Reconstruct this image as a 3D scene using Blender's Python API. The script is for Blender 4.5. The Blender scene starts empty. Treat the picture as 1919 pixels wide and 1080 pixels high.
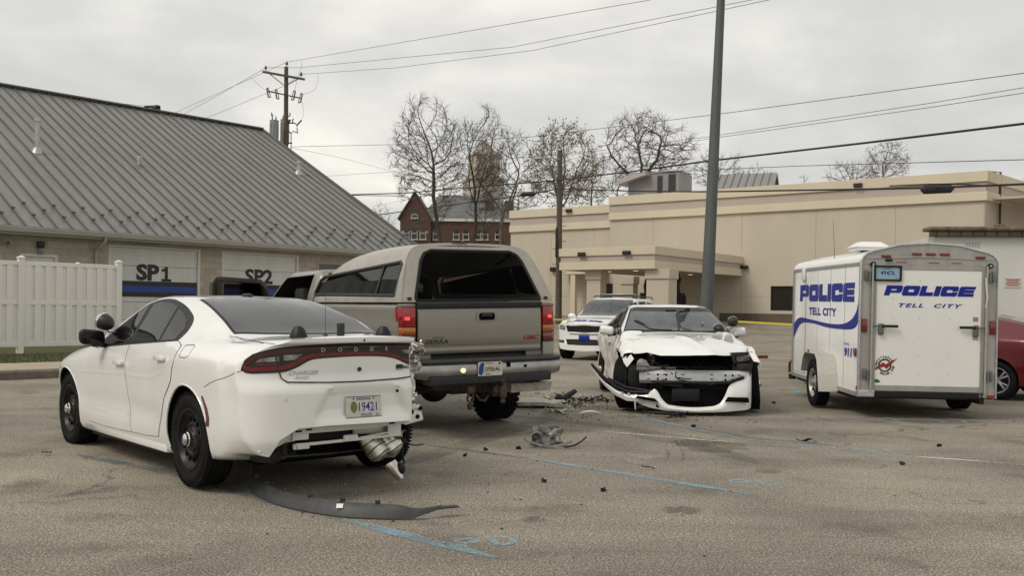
import bpy, bmesh, math, random
from mathutils import Vector, Matrix, noise
from mathutils.bvhtree import BVHTree
R = math.radians
scene = bpy.context.scene
COL = scene.collection

# ------------------------------------------------------------------ camera, sky, sun, exposure
FPX, CAMH, PYC, ROLL = 1800.0, 1.41, 579.0, R(0.75)
cam_data = bpy.data.cameras.new('camera'); cam = bpy.data.objects.new('camera', cam_data); COL.objects.link(cam)
cam_data.sensor_width = 36.0; cam_data.lens = FPX / 1919.0 * 36.0
cam_data.shift_y = (PYC - 540.0) / 1919.0
cam_data.clip_end = 3000.0; cam_data.clip_start = 0.1
cam.matrix_world = Matrix.Translation((0, 0, CAMH)) @ Matrix.Rotation(R(90), 4, 'X') @ Matrix.Rotation(ROLL, 4, 'Z')
scene.camera = cam

SUN_EL, SUN_AZ = R(38), R(-60)          # high, behind thin cloud, from the left
w = bpy.data.worlds.new('World'); scene.world = w; w.use_nodes = True
nt = w.node_tree; nt.nodes.clear()
def N(nt, t, **k):
    n = nt.nodes.new(t)
    for a, b in k.items():
        if a.startswith('_'): n.inputs[a[1:]].default_value = b
        else: setattr(n, a, b)
    return n
out = N(nt, 'ShaderNodeOutputWorld'); bg = N(nt, 'ShaderNodeBackground'); bg.inputs['Strength'].default_value = 0.10
sky = N(nt, 'ShaderNodeTexSky'); sky.sky_type = 'NISHITA'; sky.sun_disc = False
sky.sun_elevation = SUN_EL; sky.sun_rotation = SUN_AZ; sky.air_density = 1.0; sky.dust_density = 4.0
tc = N(nt, 'ShaderNodeTexCoord')
sep = N(nt, 'ShaderNodeSeparateXYZ'); nt.links.new(tc.outputs['Generated'], sep.inputs[0])
# flatten the dome so that the cloud sheets stretch towards the horizon
zmax = N(nt, 'ShaderNodeMath', operation='MAXIMUM'); zmax.inputs[1].default_value = 0.02; nt.links.new(sep.outputs['Z'], zmax.inputs[0])
zadd = N(nt, 'ShaderNodeMath', operation='ADD'); zadd.inputs[1].default_value = 0.16; nt.links.new(zmax.outputs[0], zadd.inputs[0])
dx = N(nt, 'ShaderNodeMath', operation='DIVIDE'); dy = N(nt, 'ShaderNodeMath', operation='DIVIDE')
nt.links.new(sep.outputs['X'], dx.inputs[0]); nt.links.new(zadd.outputs[0], dx.inputs[1])
nt.links.new(sep.outputs['Y'], dy.inputs[0]); nt.links.new(zadd.outputs[0], dy.inputs[1])
cmb = N(nt, 'ShaderNodeCombineXYZ'); nt.links.new(dx.outputs[0], cmb.inputs[0]); nt.links.new(dy.outputs[0], cmb.inputs[1])
n1 = N(nt, 'ShaderNodeTexNoise', _Scale=0.62, _Detail=6.0, _Roughness=0.50, _Distortion=0.8); nt.links.new(cmb.outputs[0], n1.inputs['Vector'])
n2 = N(nt, 'ShaderNodeTexNoise', _Scale=1.9, _Detail=6.0, _Roughness=0.58); nt.links.new(cmb.outputs[0], n2.inputs['Vector'])
mx = N(nt, 'ShaderNodeMath', operation='MULTIPLY_ADD'); mx.inputs[1].default_value = 0.35
nt.links.new(n2.outputs[0], mx.inputs[0]); nt.links.new(n1.outputs[0], mx.inputs[2])
cr = N(nt, 'ShaderNodeValToRGB'); e = cr.color_ramp.elements
e[0].position = 0.44; e[0].color = (5.25, 5.22, 5.10, 1); e[1].position = 0.86; e[1].color = (10.2, 9.75, 8.8, 1)
m_ = cr.color_ramp.elements.new(0.66); m_.color = (6.95, 6.88, 6.65, 1)
nt.links.new(mx.outputs[0], cr.inputs[0])
mix = N(nt, 'ShaderNodeMix', data_type='RGBA'); mix.inputs[0].default_value = 0.93
nt.links.new(sky.outputs[0], mix.inputs[6]); nt.links.new(cr.outputs[0], mix.inputs[7])
nt.links.new(mix.outputs[2], bg.inputs['Color']); nt.links.new(bg.outputs[0], out.inputs[0])

sl = bpy.data.lights.new('sun', 'SUN'); sl.energy = 1.5; sl.angle = R(22); sl.color = (1.0, 0.94, 0.85)
so = bpy.data.objects.new('sun', sl); COL.objects.link(so)
sd = Vector((math.sin(SUN_AZ) * math.cos(SUN_EL), math.cos(SUN_AZ) * math.cos(SUN_EL), math.sin(SUN_EL)))
sd = Vector((-0.55, -0.35, 0.75)).normalized()
so.rotation_euler = sd.to_track_quat('Z', 'Y').to_euler()
sky.sun_elevation = math.asin(sd.z); sky.sun_rotation = math.atan2(sd.x, sd.y)
scene.view_settings.view_transform = 'Standard'; scene.view_settings.look = 'None'
scene.view_settings.exposure = 0.12; scene.view_settings.gamma = 1.0

# ------------------------------------------------------------------ helpers
def at(px, py, Y):
    a, b = px - 960.0, py - PYC
    u = a * math.cos(ROLL) + b * math.sin(ROLL); v = -a * math.sin(ROLL) + b * math.cos(ROLL)
    return Vector((u / FPX * Y, Y, CAMH - v / FPX * Y))
def gnd(px, py, z=0.0):
    d = at(px, py, 1.0); t = (z - CAMH) / (d.z - CAMH); return Vector((d.x * t, t, z))
def meet(px, P, D, py=540):
    """point where the vertical plane through pixel column px meets the line P + t D (plan view)"""
    k = at(px, py, 1.0).x
    t = (k * P.y - P.x) / (D.x - k * D.y)
    return P + D * t, t
def sm(x):
    x = max(0.0, min(1.0, x)); return x * x * (3 - 2 * x)
def lerp(a, b, t): return a + (b - a) * t

def tag(o, label=None, cat=None, group=None, kind=None):
    if label: o['label'] = label
    if cat: o['category'] = cat
    if group: o['group'] = group
    if kind: o['kind'] = kind
    return o
def thing(name, label, cat, loc=(0, 0, 0), rz=0.0, group=None, rot=None):
    o = bpy.data.objects.new(name, None); COL.objects.link(o); o.empty_display_size = 0.2
    o.location = loc; o.rotation_euler = rot if rot else (0, 0, rz)
    return tag(o, label, cat, group)
def copy_tree(o, parent=None):
    c = o.copy(); COL.objects.link(c); c.parent = parent
    for ch in list(o.children): copy_tree(ch, c)
    return c

class B:
    """collects shapes and links them as ONE mesh object"""
    def __init__(s): s.bm = bmesh.new()
    def face(s, pts):
        try: return s.bm.faces.new([s.bm.verts.new(p) for p in pts])
        except Exception: return None
    def box(s, c, d, rot=None, bev=0.0, seg=2):
        g = bmesh.ops.create_cube(s.bm, size=1.0); vs = g['verts']
        M = Matrix.Translation(c) @ (rot.to_4x4() if rot else Matrix.Identity(4)) @ Matrix.Diagonal((d[0], d[1], d[2], 1))
        bmesh.ops.transform(s.bm, matrix=M, verts=vs)
        if bev > 0:
            ed = list({e for v in vs for e in v.link_edges})
            bmesh.ops.bevel(s.bm, geom=ed, offset=min(bev, 0.49 * min(abs(x) for x in d)), segments=seg, profile=0.5, affect='EDGES')
        return s
    def bb(s, x0, x1, y0, y1, z0, z1, bev=0.0, seg=2):
        return s.box(((x0 + x1) / 2, (y0 + y1) / 2, (z0 + z1) / 2), (abs(x1 - x0), abs(y1 - y0), abs(z1 - z0)), None, bev, seg)
    def beam(s, a, b, wd, ht, bev=0.0, up=(0, 0, 1)):
        a = Vector(a); b = Vector(b); d = b - a; L = d.length
        if L < 1e-6: return s
        x = d / L; upv = Vector(up); y = upv.cross(x)
        if y.length < 1e-5: y = Vector((0, 1, 0)).cross(x)
        y.normalize(); z = x.cross(y)
        M = Matrix((x, y, z)).transposed()
        return s.box((a + b) / 2, (L, wd, ht), M, bev)
    def tube(s, pts, r, n=8, cap=True, closed=False):
        pts = [Vector(p) for p in pts]; rs = r if isinstance(r, (list, tuple)) else [r] * len(pts)
        rings = []; m = len(pts); prev = None
        for i, p in enumerate(pts):
            if closed: d = pts[(i + 1) % m] - pts[(i - 1) % m]
            else: d = pts[min(i + 1, m - 1)] - pts[max(i - 1, 0)]
            d = d.normalized() if d.length > 1e-9 else Vector((0, 0, 1))
            if prev is None:
                a = d.orthogonal().normalized()
            else:
                a = prev - d * prev.dot(d); a = a.normalized() if a.length > 1e-6 else d.orthogonal().normalized()
            prev = a; b = d.cross(a)
            rings.append([s.bm.verts.new(p + (a * math.cos(t) + b * math.sin(t)) * rs[i]) for t in [2 * math.pi * k / n for k in range(n)]])
        for i in range(m if closed else m - 1):
            A, C = rings[i], rings[(i + 1) % m]
            for k in range(n): s.bm.faces.new((A[k], A[(k + 1) % n], C[(k + 1) % n], C[k]))
        if cap and not closed:
            if rs[0] > 1e-4: s.bm.faces.new(rings[0][::-1])
            if rs[-1] > 1e-4: s.bm.faces.new(rings[-1])
        return s
    def cyl(s, a, b, r, r2=None, n=16): return s.tube([a, b], [r, r if r2 is None else r2], n)
    def lathe(s, prof, axis='y', c=(0, 0, 0), n=48, cap=False):
        """prof: (radius, offset along axis)"""
        rings = []
        for (r, h) in prof:
            ring = []
            for k in range(n):
                t = 2 * math.pi * k / n; a, b = r * math.cos(t), r * math.sin(t)
                p = {'y': (a, h, b), 'z': (a, b, h), 'x': (h, a, b)}[axis]
                ring.append(s.bm.verts.new((p[0] + c[0], p[1] + c[1], p[2] + c[2])))
            rings.append(ring)
        for i in range(len(rings) - 1):
            for k in range(n):
                s.bm.faces.new((rings[i][k], rings[i][(k + 1) % n], rings[i + 1][(k + 1) % n], rings[i + 1][k]))
        if cap:
            s.bm.faces.new(rings[0]); s.bm.faces.new(rings[-1][::-1])
        return s
    def prism(s, poly, f0, f1):
        """poly 2d points; f0/f1 map (a,b)->3d for the two ends"""
        A = [s.bm.verts.new(f0(*p)) for p in poly]; C = [s.bm.verts.new(f1(*p)) for p in poly]; n = len(poly)
        s.bm.faces.new(A[::-1]); s.bm.faces.new(C)
        for k in range(n): s.bm.faces.new((A[k], A[(k + 1) % n], C[(k + 1) % n], C[k]))
        return s
    def grid(s, rows, close=False):
        V = [[s.bm.verts.new(p) for p in r] for r in rows]
        for i in range(len(V) - 1):
            m = len(V[i])
            for k in range(m if close else m - 1):
                q = (V[i][k], V[i][(k + 1) % m], V[i + 1][(k + 1) % m], V[i + 1][k])
                try: s.bm.faces.new(q)
                except Exception: pass
        return V
    def slab(s, rows, th):
        """open grid given a real thickness th (opposite its normal)"""
        nr, nc = len(rows), len(rows[0]); rows = [[Vector(p) for p in r] for r in rows]
        nor = [[None] * nc for _ in range(nr)]
        for i in range(nr):
            for k in range(nc):
                a = rows[min(i + 1, nr - 1)][k] - rows[max(i - 1, 0)][k]; b = rows[i][min(k + 1, nc - 1)] - rows[i][max(k - 1, 0)]
                n = b.cross(a); nor[i][k] = n.normalized() if n.length > 1e-12 else Vector((0, 0, 1))
        A = [[s.bm.verts.new(p) for p in r] for r in rows]
        C = [[s.bm.verts.new(rows[i][k] - nor[i][k] * th) for k in range(nc)] for i in range(nr)]
        for i in range(nr - 1):
            for k in range(nc - 1):
                s.bm.faces.new((A[i][k], A[i][k + 1], A[i + 1][k + 1], A[i + 1][k]))
                s.bm.faces.new((C[i][k], C[i + 1][k], C[i + 1][k + 1], C[i][k + 1]))
        for i in range(nr - 1):
            s.bm.faces.new((A[i][0], A[i + 1][0], C[i + 1][0], C[i][0])); s.bm.faces.new((A[i][-1], C[i][-1], C[i + 1][-1], A[i + 1][-1]))
        for k in range(nc - 1):
            s.bm.faces.new((A[0][k], C[0][k], C[0][k + 1], A[0][k + 1])); s.bm.faces.new((A[-1][k], A[-1][k + 1], C[-1][k + 1], C[-1][k]))
        return s
    def sphere(s, c, r, sc=(1, 1, 1), u=16, v=10, rot=None):
        g = bmesh.ops.create_uvsphere(s.bm, u_segments=u, v_segments=v, radius=r)
        M = Matrix.Translation(c) @ (rot.to_4x4() if rot else Matrix.Identity(4)) @ Matrix.Diagonal((sc[0], sc[1], sc[2], 1))
        bmesh.ops.transform(s.bm, matrix=M, verts=g['verts']); return s
    def text(s, txt, size, f, bold=0.0, shear=0.0, sx=1.0, depth=0.002, align='CENTER', space=1.0):
        """f maps (a,b,d) text plane coords to 3d; a along the line, b up, d out"""
        me = text_mesh(txt, bold, shear, depth / size, align, space)
        vs = [s.bm.verts.new(f(v.co.x * size * sx, v.co.y * size, v.co.z * size)) for v in me.vertices]
        for p in me.polygons:
            try: s.bm.faces.new([vs[i] for i in p.vertices])
            except Exception: pass
        return s
    def jitter(s, a, sc=6.0, seed=0, flt=None):
        for v in s.bm.verts:
            if flt and not flt(v.co): continue
            n = noise.noise_vector(v.co * sc + Vector((seed, seed * 1.7, 0))); v.co += n * a
        return s
    def obj(s, name, m, parent=None, smooth=35, loc=None):
        bm = s.bm
        bmesh.ops.recalc_face_normals(bm, faces=bm.faces[:])
        me = bpy.data.meshes.new(name); bm.to_mesh(me); bm.free()
        return link(name, me, m, parent, smooth, loc)
def link(name, me, m, parent=None, smooth=35, loc=None):
    if m is not None:
        for x in (m if isinstance(m, (list, tuple)) else [m]): me.materials.append(x)
    if smooth:
        for p in me.polygons: p.use_smooth = True
        me.set_sharp_from_angle(angle=R(smooth))
    o = bpy.data.objects.new(name, me); COL.objects.link(o); o.parent = parent
    if loc is not None: o.location = loc
    return o
_tm = {}
def text_mesh(txt, bold, shear, depth, align, space):
    k = (txt, bold, shear, round(depth, 4), align, space)
    if k in _tm: return _tm[k]
    c = bpy.data.curves.new('lettering', 'FONT'); c.body = txt; c.size = 1.0; c.offset = bold; c.shear = shear; c.align_x = align
    c.space_character = space; c.extrude = depth; c.resolution_u = 3; c.align_y = 'CENTER'
    o = bpy.data.objects.new('lettering', c); COL.objects.link(o)
    bpy.context.view_layer.update(); dg = bpy.context.evaluated_depsgraph_get()
    me = bpy.data.meshes.new_from_object(o.evaluated_get(dg)); bpy.data.objects.remove(o)
    _tm[k] = me; return me

# ------------------------------------------------------------------ materials
def mat(name, col, rough=0.5, metal=0.0, coat=0.0, noise_amt=0.0, nscale=20.0, bump=0.0, bscale=40.0, spec=0.5, obj_coords=True, detail=6.0, alpha=None, trans=0.0, col2=None, emit=None, es=0.0, rvar=0.0, stretch=None, ior=1.5):
    m = bpy.data.materials.new(name); m.use_nodes = True; t = m.node_tree; p = t.nodes['Principled BSDF']
    p.inputs['Base Color'].default_value = (*col, 1); p.inputs['Roughness'].default_value = rough; p.inputs['Metallic'].default_value = metal
    p.inputs['Coat Weight'].default_value = coat; p.inputs['Coat Roughness'].default_value = 0.03; p.inputs['Specular IOR Level'].default_value = spec
    p.inputs['IOR'].default_value = ior
    if trans: p.inputs['Transmission Weight'].default_value = trans
    if emit: p.inputs['Emission Color'].default_value = (*emit, 1); p.inputs['Emission Strength'].default_value = es
    if noise_amt or bump or rvar:
        c = N(t, 'ShaderNodeTexCoord'); v = c.outputs['Object' if obj_coords else 'Generated']
        if stretch:
            mp = N(t, 'ShaderNodeMapping'); mp.inputs['Scale'].default_value = stretch; t.links.new(v, mp.inputs[0]); v = mp.outputs[0]
    if noise_amt or rvar:
        n = N(t, 'ShaderNodeTexNoise', _Scale=nscale, _Detail=detail, _Roughness=0.6); t.links.new(v, n.inputs['Vector'])
    if noise_amt:
        r_ = N(t, 'ShaderNodeValToRGB'); e = r_.color_ramp.elements
        a = noise_amt; c2 = col2 or tuple(x * (1 + a) for x in col)
        e[0].position = 0.32; e[0].color = (*[x * (1 - a) for x in col], 1) if col2 is None else (*col, 1)
        e[1].position = 0.68; e[1].color = (*c2, 1)
        t.links.new(n.outputs[0], r_.inputs[0]); t.links.new(r_.outputs[0], p.inputs['Base Color'])
    if rvar:
        mr = N(t, 'ShaderNodeMapRange'); mr.inputs[3].default_value = max(0.02, rough - rvar); mr.inputs[4].default_value = rough + rvar
        t.links.new(n.outputs[0], mr.inputs[0]); t.links.new(mr.outputs[0], p.inputs['Roughness'])
    if bump:
        n2 = N(t, 'ShaderNodeTexNoise', _Scale=bscale, _Detail=4.0); t.links.new(v, n2.inputs['Vector'])
        b = N(t, 'ShaderNodeBump', _Strength=bump, _Distance=0.02); t.links.new(n2.outputs[0], b.inputs['Height']); t.links.new(b.outputs[0], p.inputs['Normal'])
    return m
M = {}
M['white_paint'] = mat('white_car_paint', (0.80, 0.797, 0.772), 0.20, coat=1.0, noise_amt=0.03, nscale=2.2)
M['white_matte'] = mat('white_primer_plastic', (0.66, 0.65, 0.62), 0.55, noise_amt=0.06, nscale=9)
M['white_sheet'] = mat('white_trailer_skin', (0.76, 0.755, 0.72), 0.28, coat=0.3, noise_amt=0.03, nscale=3, bump=.06, bscale=2.5, stretch=(1, 1, 0.5))
M['vinyl'] = mat('white_vinyl_fence', (0.74, 0.72, 0.67), 0.45, noise_amt=0.03, nscale=3, stretch=(1, 1, .3))
M['glass_dark'] = mat('tinted_car_glass', (0.005, 0.0055, 0.006), 0.03, spec=0.24)
M['glass_rear'] = mat('dusty_rear_glass', (0.040, 0.041, 0.041), 0.10, spec=0.42, noise_amt=0.25, nscale=2.5)
M['glass_front'] = mat('clear_windscreen_glass', (0.045, 0.055, 0.055), 0.06, coat=0.5, spec=0.6, noise_amt=0.5, nscale=5)
M['black_plastic'] = mat('black_plastic', (0.011, 0.011, 0.0115), 0.45, noise_amt=0.25, nscale=14, rvar=0.1, spec=0.28)
M['dark_trim'] = mat('charcoal_bumper_plastic', (0.028, 0.029, 0.031), 0.5, spec=0.35, noise_amt=0.2, nscale=10, bump=0.1, bscale=90)
M['void'] = mat('shaded_hollow_black', (0.006, 0.006, 0.006), 0.9, noise_amt=0.5, nscale=30, spec=0.05)  # near-black standing in for shade inside arches, slots, holes and the engine bay
M['rubber'] = mat('tyre_rubber', (0.0085, 0.0085, 0.009), 0.8, spec=0.18, noise_amt=0.45, nscale=16, bump=0.2, bscale=60)
M['black_steel'] = mat('black_steel_wheel', (0.006, 0.006, 0.0065), 0.35, spec=0.25, rvar=0.1, nscale=8)
M['chrome'] = mat('chrome', (0.72, 0.71, 0.69), 0.07, metal=1.0)
M['worn_chrome'] = mat('worn_chrome_bumper', (0.34, 0.335, 0.32), 0.33, metal=1.0, noise_amt=0.18, nscale=5, rvar=0.12)
M['silver'] = mat('raw_aluminium', (0.55, 0.56, 0.57), 0.38, metal=0.85, noise_amt=0.15, nscale=12, rvar=0.1)
M['crumpled'] = mat('crumpled_bare_metal', (0.62, 0.60, 0.57), 0.22, metal=0.9, noise_amt=0.2, nscale=20, bump=0.3, bscale=30)
M['galv'] = mat('galvanised_metal', (0.42, 0.42, 0.40), 0.42, metal=0.55, noise_amt=0.12, nscale=7, rvar=0.1)
M['alu_trim'] = mat('brushed_trailer_trim', (0.36, 0.35, 0.325), 0.42, metal=0.4, noise_amt=0.12, nscale=9, stretch=(1, 1, .2))
M['red_lens'] = mat('red_lamp_lens', (0.14, 0.006, 0.008), 0.12, coat=0.8, noise_amt=0.2, nscale=30)
M['dark_red'] = mat('smoked_red_lens', (0.055, 0.004, 0.006), 0.10, coat=0.8)
M['red_lit'] = mat('lit_tail_lamp', (0.20, 0.005, 0.005), 0.15, coat=0.6, emit=(1.0, 0.03, 0.02), es=0.045)
M['red_bulb'] = mat('lit_bulb_behind_lens', (0.6, 0.03, 0.02), 0.2, emit=(1.0, 0.07, 0.05), es=1.1)
M['amber'] = mat('amber_lens', (0.38, 0.10, 0.012), 0.15, coat=0.6, noise_amt=0.2, nscale=30)
M['clear_lens'] = mat('clear_lamp_lens', (0.22, 0.215, 0.205), 0.10, coat=0.8, noise_amt=0.6, nscale=22)
M['pewter'] = mat('pewter_truck_paint', (0.250, 0.234, 0.203), 0.36, metal=0.35, coat=0.5, noise_amt=0.06, nscale=2.0, rvar=0.08)
M['pewter_cap'] = mat('faded_cap_gelcoat', (0.35, 0.325, 0.28), 0.42, coat=0.25, noise_amt=0.12, nscale=3.5, rvar=0.08)
M['blue'] = mat('police_blue_vinyl', (0.010, 0.021, 0.235), 0.45, spec=0.25)
M['stripe_blue'] = mat('blue_line_paint', (0.012, 0.045, 0.24), 0.45)
M['black_paint'] = mat('black_paint', (0.014, 0.014, 0.014), 0.5)
M['plate'] = mat('plate_face', (0.55, 0.53, 0.46), 0.4, noise_amt=0.08, nscale=20)
M['plate_blue'] = mat('plate_light_blue', (0.26, 0.40, 0.46), 0.4)
M['sticker_red'] = mat('red_decal', (0.28, 0.012, 0.012), 0.4)
M['olive'] = mat('olive_plate_seal', (0.16, 0.17, 0.045), 0.5, noise_amt=0.4, nscale=90)
M['green'] = mat('green_decal', (0.04, 0.10, 0.03), 0.5, noise_amt=0.5, nscale=60)
M['red_paint'] = mat('red_car_paint', (0.120, 0.008, 0.011), 0.22, metal=0.2, coat=1.0)
M['roof_metal'] = mat('weathered_metal_roof', (0.205, 0.202, 0.186), 0.42, metal=0.35, noise_amt=0.20, nscale=1.6, stretch=(1.6, .16, .3), rvar=0.1, bump=0.05, bscale=20)
M['seam_metal'] = mat('roof_seam_metal', (0.12, 0.12, 0.11), 0.5, metal=0.3)
M['gutter'] = mat('gutter_paint', (0.40, 0.38, 0.34), 0.4, noise_amt=0.08, nscale=2)
M['door_white'] = mat('garage_door_paint', (0.58, 0.572, 0.54), 0.45, noise_amt=0.08, nscale=3, stretch=(1, 1, .2))
M['wood'] = mat('weathered_pole_wood', (0.095, 0.078, 0.058), 0.9, noise_amt=0.35, nscale=14, bump=0.5, bscale=20, stretch=(4, 4, .35))
M['bark'] = mat('tree_bark', (0.060, 0.049, 0.039), 0.9, noise_amt=0.35, nscale=6)
M['bark_pale'] = mat('pale_tree_bark', (0.13, 0.115, 0.092), 0.9, noise_amt=0.35, nscale=6)
M['twig'] = mat('tree_twigs', (0.088, 0.074, 0.062), 0.9)
M['leaf'] = mat('dry_brown_leaves', (0.20, 0.135, 0.062), 0.8, noise_amt=0.5, nscale=5)
M['pole_grey'] = mat('galvanised_pole_grey', (0.088, 0.095, 0.095), 0.6, metal=0.1, noise_amt=0.15, nscale=6, rvar=0.1, stretch=(1, 1, .2))
M['wire'] = mat('black_cable', (0.012, 0.012, 0.012), 0.7)
M['wire_thin'] = mat('bare_conductor', (0.10, 0.10, 0.10), 0.6)
M['insul'] = mat('porcelain_insulator', (0.14, 0.13, 0.12), 0.35)
M['xfmr'] = mat('transformer_can', (0.24, 0.25, 0.26), 0.45, metal=0.2, noise_amt=0.1)
M['stucco'] = mat('tan_stucco', (0.505, 0.447, 0.358), 0.85, noise_amt=0.035, nscale=0.8, stretch=(1, 1, .3), bump=0.12, bscale=30)
M['stucco_lite'] = mat('cream_stucco_band', (0.60, 0.53, 0.40), 0.85, noise_amt=0.04, nscale=0.5)
M['stucco_mauve'] = mat('mauve_stucco_band', (0.44, 0.372, 0.325), 0.85, noise_amt=0.04, nscale=0.5)
M['stucco_line'] = mat('stucco_reveal_joint', (0.40, 0.34, 0.25), 0.9)
M['brown_base'] = mat('brown_base_course', (0.12, 0.095, 0.065), 0.9, noise_amt=0.15, nscale=1)
M['hvac'] = mat('hvac_grey', (0.25, 0.235, 0.24), 0.6, noise_amt=0.1, nscale=2)
M['hvac_pale'] = mat('hvac_pale', (0.42, 0.36, 0.36), 0.6, noise_amt=0.1, nscale=2)
M['brass_window'] = mat('dark_window_glass', (0.02, 0.018, 0.015), 0.08, spec=0.7)
M['yellow_tape'] = mat('yellow_tape', (0.62, 0.50, 0.06), 0.5)
M['copper'] = mat('rusty_steel', (0.060, 0.040, 0.028), 0.8, noise_amt=0.5, nscale=25)
M['dark_metal'] = mat('dark_grimy_steel', (0.028, 0.026, 0.024), 0.6, metal=0.3, noise_amt=0.4, nscale=14)
M['muffler'] = mat('muffler_steel', (0.60, 0.57, 0.52), 0.30, metal=0.95, noise_amt=0.3, nscale=9, rvar=0.12)
M['slate'] = mat('slate_roof', (0.11, 0.112, 0.112), 0.7, noise_amt=0.2, nscale=0.8)
M['tower'] = mat('hazed_peach_stone', (0.46, 0.415, 0.37), 0.85, noise_amt=0.14, nscale=0.4)  # distance haze mixed into the stone colour, paler and nearer the sky
M['trim_white'] = mat('white_window_trim', (0.6, 0.59, 0.55), 0.6)
M['seam'] = mat('panel_gap', (0.03, 0.03, 0.03), 0.8)
M['dirty_white'] = mat('dented_scuffed_paint', (0.45, 0.43, 0.38), 0.42, coat=0.2, noise_amt=1.0, nscale=7, col2=(0.70, 0.68, 0.64), bump=0.9, bscale=6, detail=8)
M['cream_shard'] = mat('broken_panel_back', (0.33, 0.31, 0.26), 0.6, noise_amt=0.25, nscale=12)
M['lamp_on'] = mat('lit_lamp', (0.8, 0.7, 0.5), 0.3, emit=(1.0, 0.75, 0.40), es=1.0)
M['leaf_orange'] = mat('orange_leaf', (0.30, 0.12, 0.02), 0.7)
M['latch'] = mat('cast_latch_grey', (0.16, 0.16, 0.15), 0.5, metal=0.5)
M['broken_grey'] = mat('broken_grey_plastic', (0.12, 0.118, 0.112), 0.40, noise_amt=0.6, nscale=18)
M['valance'] = mat('scuffed_black_valance', (0.045, 0.045, 0.046), 0.5, spec=0.4, noise_amt=0.25, nscale=12, rvar=0.1)
M['muffler_band'] = mat('dark_muffler_crease', (0.12, 0.11, 0.10), 0.5, metal=0.8)
# ------------------------------------------------------------------ special surfaces
def mat_asphalt():
    m = bpy.data.materials.new('aged_asphalt'); m.use_nodes = True; t = m.node_tree; p = t.nodes['Principled BSDF']; L = t.links.new
    p.inputs['Roughness'].default_value = 0.86; p.inputs['Specular IOR Level'].default_value = 0.35
    c = N(t, 'ShaderNodeTexCoord'); v = c.outputs['Object']
    def noi(s, d=5.0, r=0.6, dist=0.0):
        n = N(t, 'ShaderNodeTexNoise', _Scale=s, _Detail=d, _Roughness=r, _Distortion=dist); L(v, n.inputs['Vector']); return n.outputs[0]
    def ramp(x, stops):
        r = N(t, 'ShaderNodeValToRGB'); e = r.color_ramp.elements
        e[0].position, e[0].color = stops[0][0], (*stops[0][1], 1); e[1].position, e[1].color = stops[-1][0], (*stops[-1][1], 1)
        for q in stops[1:-1]: k = e.new(q[0]); k.color = (*q[1], 1)
        L(x, r.inputs[0]); return r.outputs[0]
    def mul(a, b, f=1.0, mode='MULTIPLY'):
        x = N(t, 'ShaderNodeMix', data_type='RGBA', blend_type=mode); x.inputs[0].default_value = f if not hasattr(f, 'links') else 1
        if hasattr(f, 'links'): L(f, x.inputs[0])
        L(a, x.inputs[6])
        if isinstance(b, tuple): x.inputs[7].default_value = (*b, 1)
        else: L(b, x.inputs[7])
        return x.outputs[2]
    g = lambda x: (x, x, x)
    fine = ramp(noi(72, 4, 0.85), [(0.36, (0.048, 0.041, 0.032)), (0.46, (0.162, 0.142, 0.112)), (0.54, (0.288, 0.256, 0.202)), (0.64, (0.70, 0.645, 0.53))])
    mid = ramp(noi(19, 6, 0.85), [(0.34, g(0.72)), (0.66, g(1.24))])
    col = mul(fine, mid)
    big = ramp(noi(0.42, 6, 0.62, 0.5), [(0.30, (0.66, 0.655, 0.65)), (0.5, g(0.98)), (0.70, (1.25, 1.24, 1.20))])
    col = mul(col, big)
    pale = ramp(noi(1.7, 7, 0.7, 0.4), [(0.60, g(0.0)), (0.75, g(1.0))])
    col = mul(col, (1.22, 1.20, 1.14), pale, 'MULTIPLY')
    dark = ramp(noi(1.15, 5, 0.55), [(0.56, g(1.0)), (0.72, g(0.58))]); col = mul(col, dark)
    # long soft tyre-track streaks
    mp = N(t, 'ShaderNodeMapping'); mp.inputs['Rotation'].default_value = (0, 0, R(48)); mp.inputs['Scale'].default_value = (0.12, 1.6, 1); L(v, mp.inputs[0])
    sn = N(t, 'ShaderNodeTexNoise', _Scale=1.0, _Detail=5.0); L(mp.outputs[0], sn.inputs['Vector'])
    col = mul(col, ramp(sn.outputs[0], [(0.35, g(0.86)), (0.6, g(1.06))]))
    # cracks
    vo = N(t, 'ShaderNodeTexVoronoi', feature='DISTANCE_TO_EDGE', _Scale=0.20)
    wv = N(t, 'ShaderNodeTexNoise', _Scale=1.3, _Detail=6.0); L(v, wv.inputs['Vector'])
    ad = N(t, 'ShaderNodeVectorMath', operation='MULTIPLY_ADD'); ad.inputs[1].default_value = (1.6, 1.6, 0); L(wv.outputs['Color'], ad.inputs[0]); L(v, ad.inputs[2])
    L(ad.outputs[0], vo.inputs['Vector'])
    ck = ramp(vo.outputs['Distance'], [(0.0, g(1.0)), (0.0018, g(1.0)), (0.0040, g(0.0))])
    msk = ramp(noi(0.30, 2), [(0.46, g(0.0)), (0.54, g(0.75))])
    mm = N(t, 'ShaderNodeMath', operation='MULTIPLY'); L(ck, mm.inputs[0]); L(msk, mm.inputs[1])
    col = mul(col, (0.055, 0.048, 0.04), mm.outputs[0], 'MIX')
    L(col, p.inputs['Base Color'])
    b = N(t, 'ShaderNodeBump', _Strength=0.55, _Distance=0.006); L(noi(72, 4, 0.85), b.inputs['Height']); L(b.outputs[0], p.inputs['Normal'])
    return m
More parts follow.
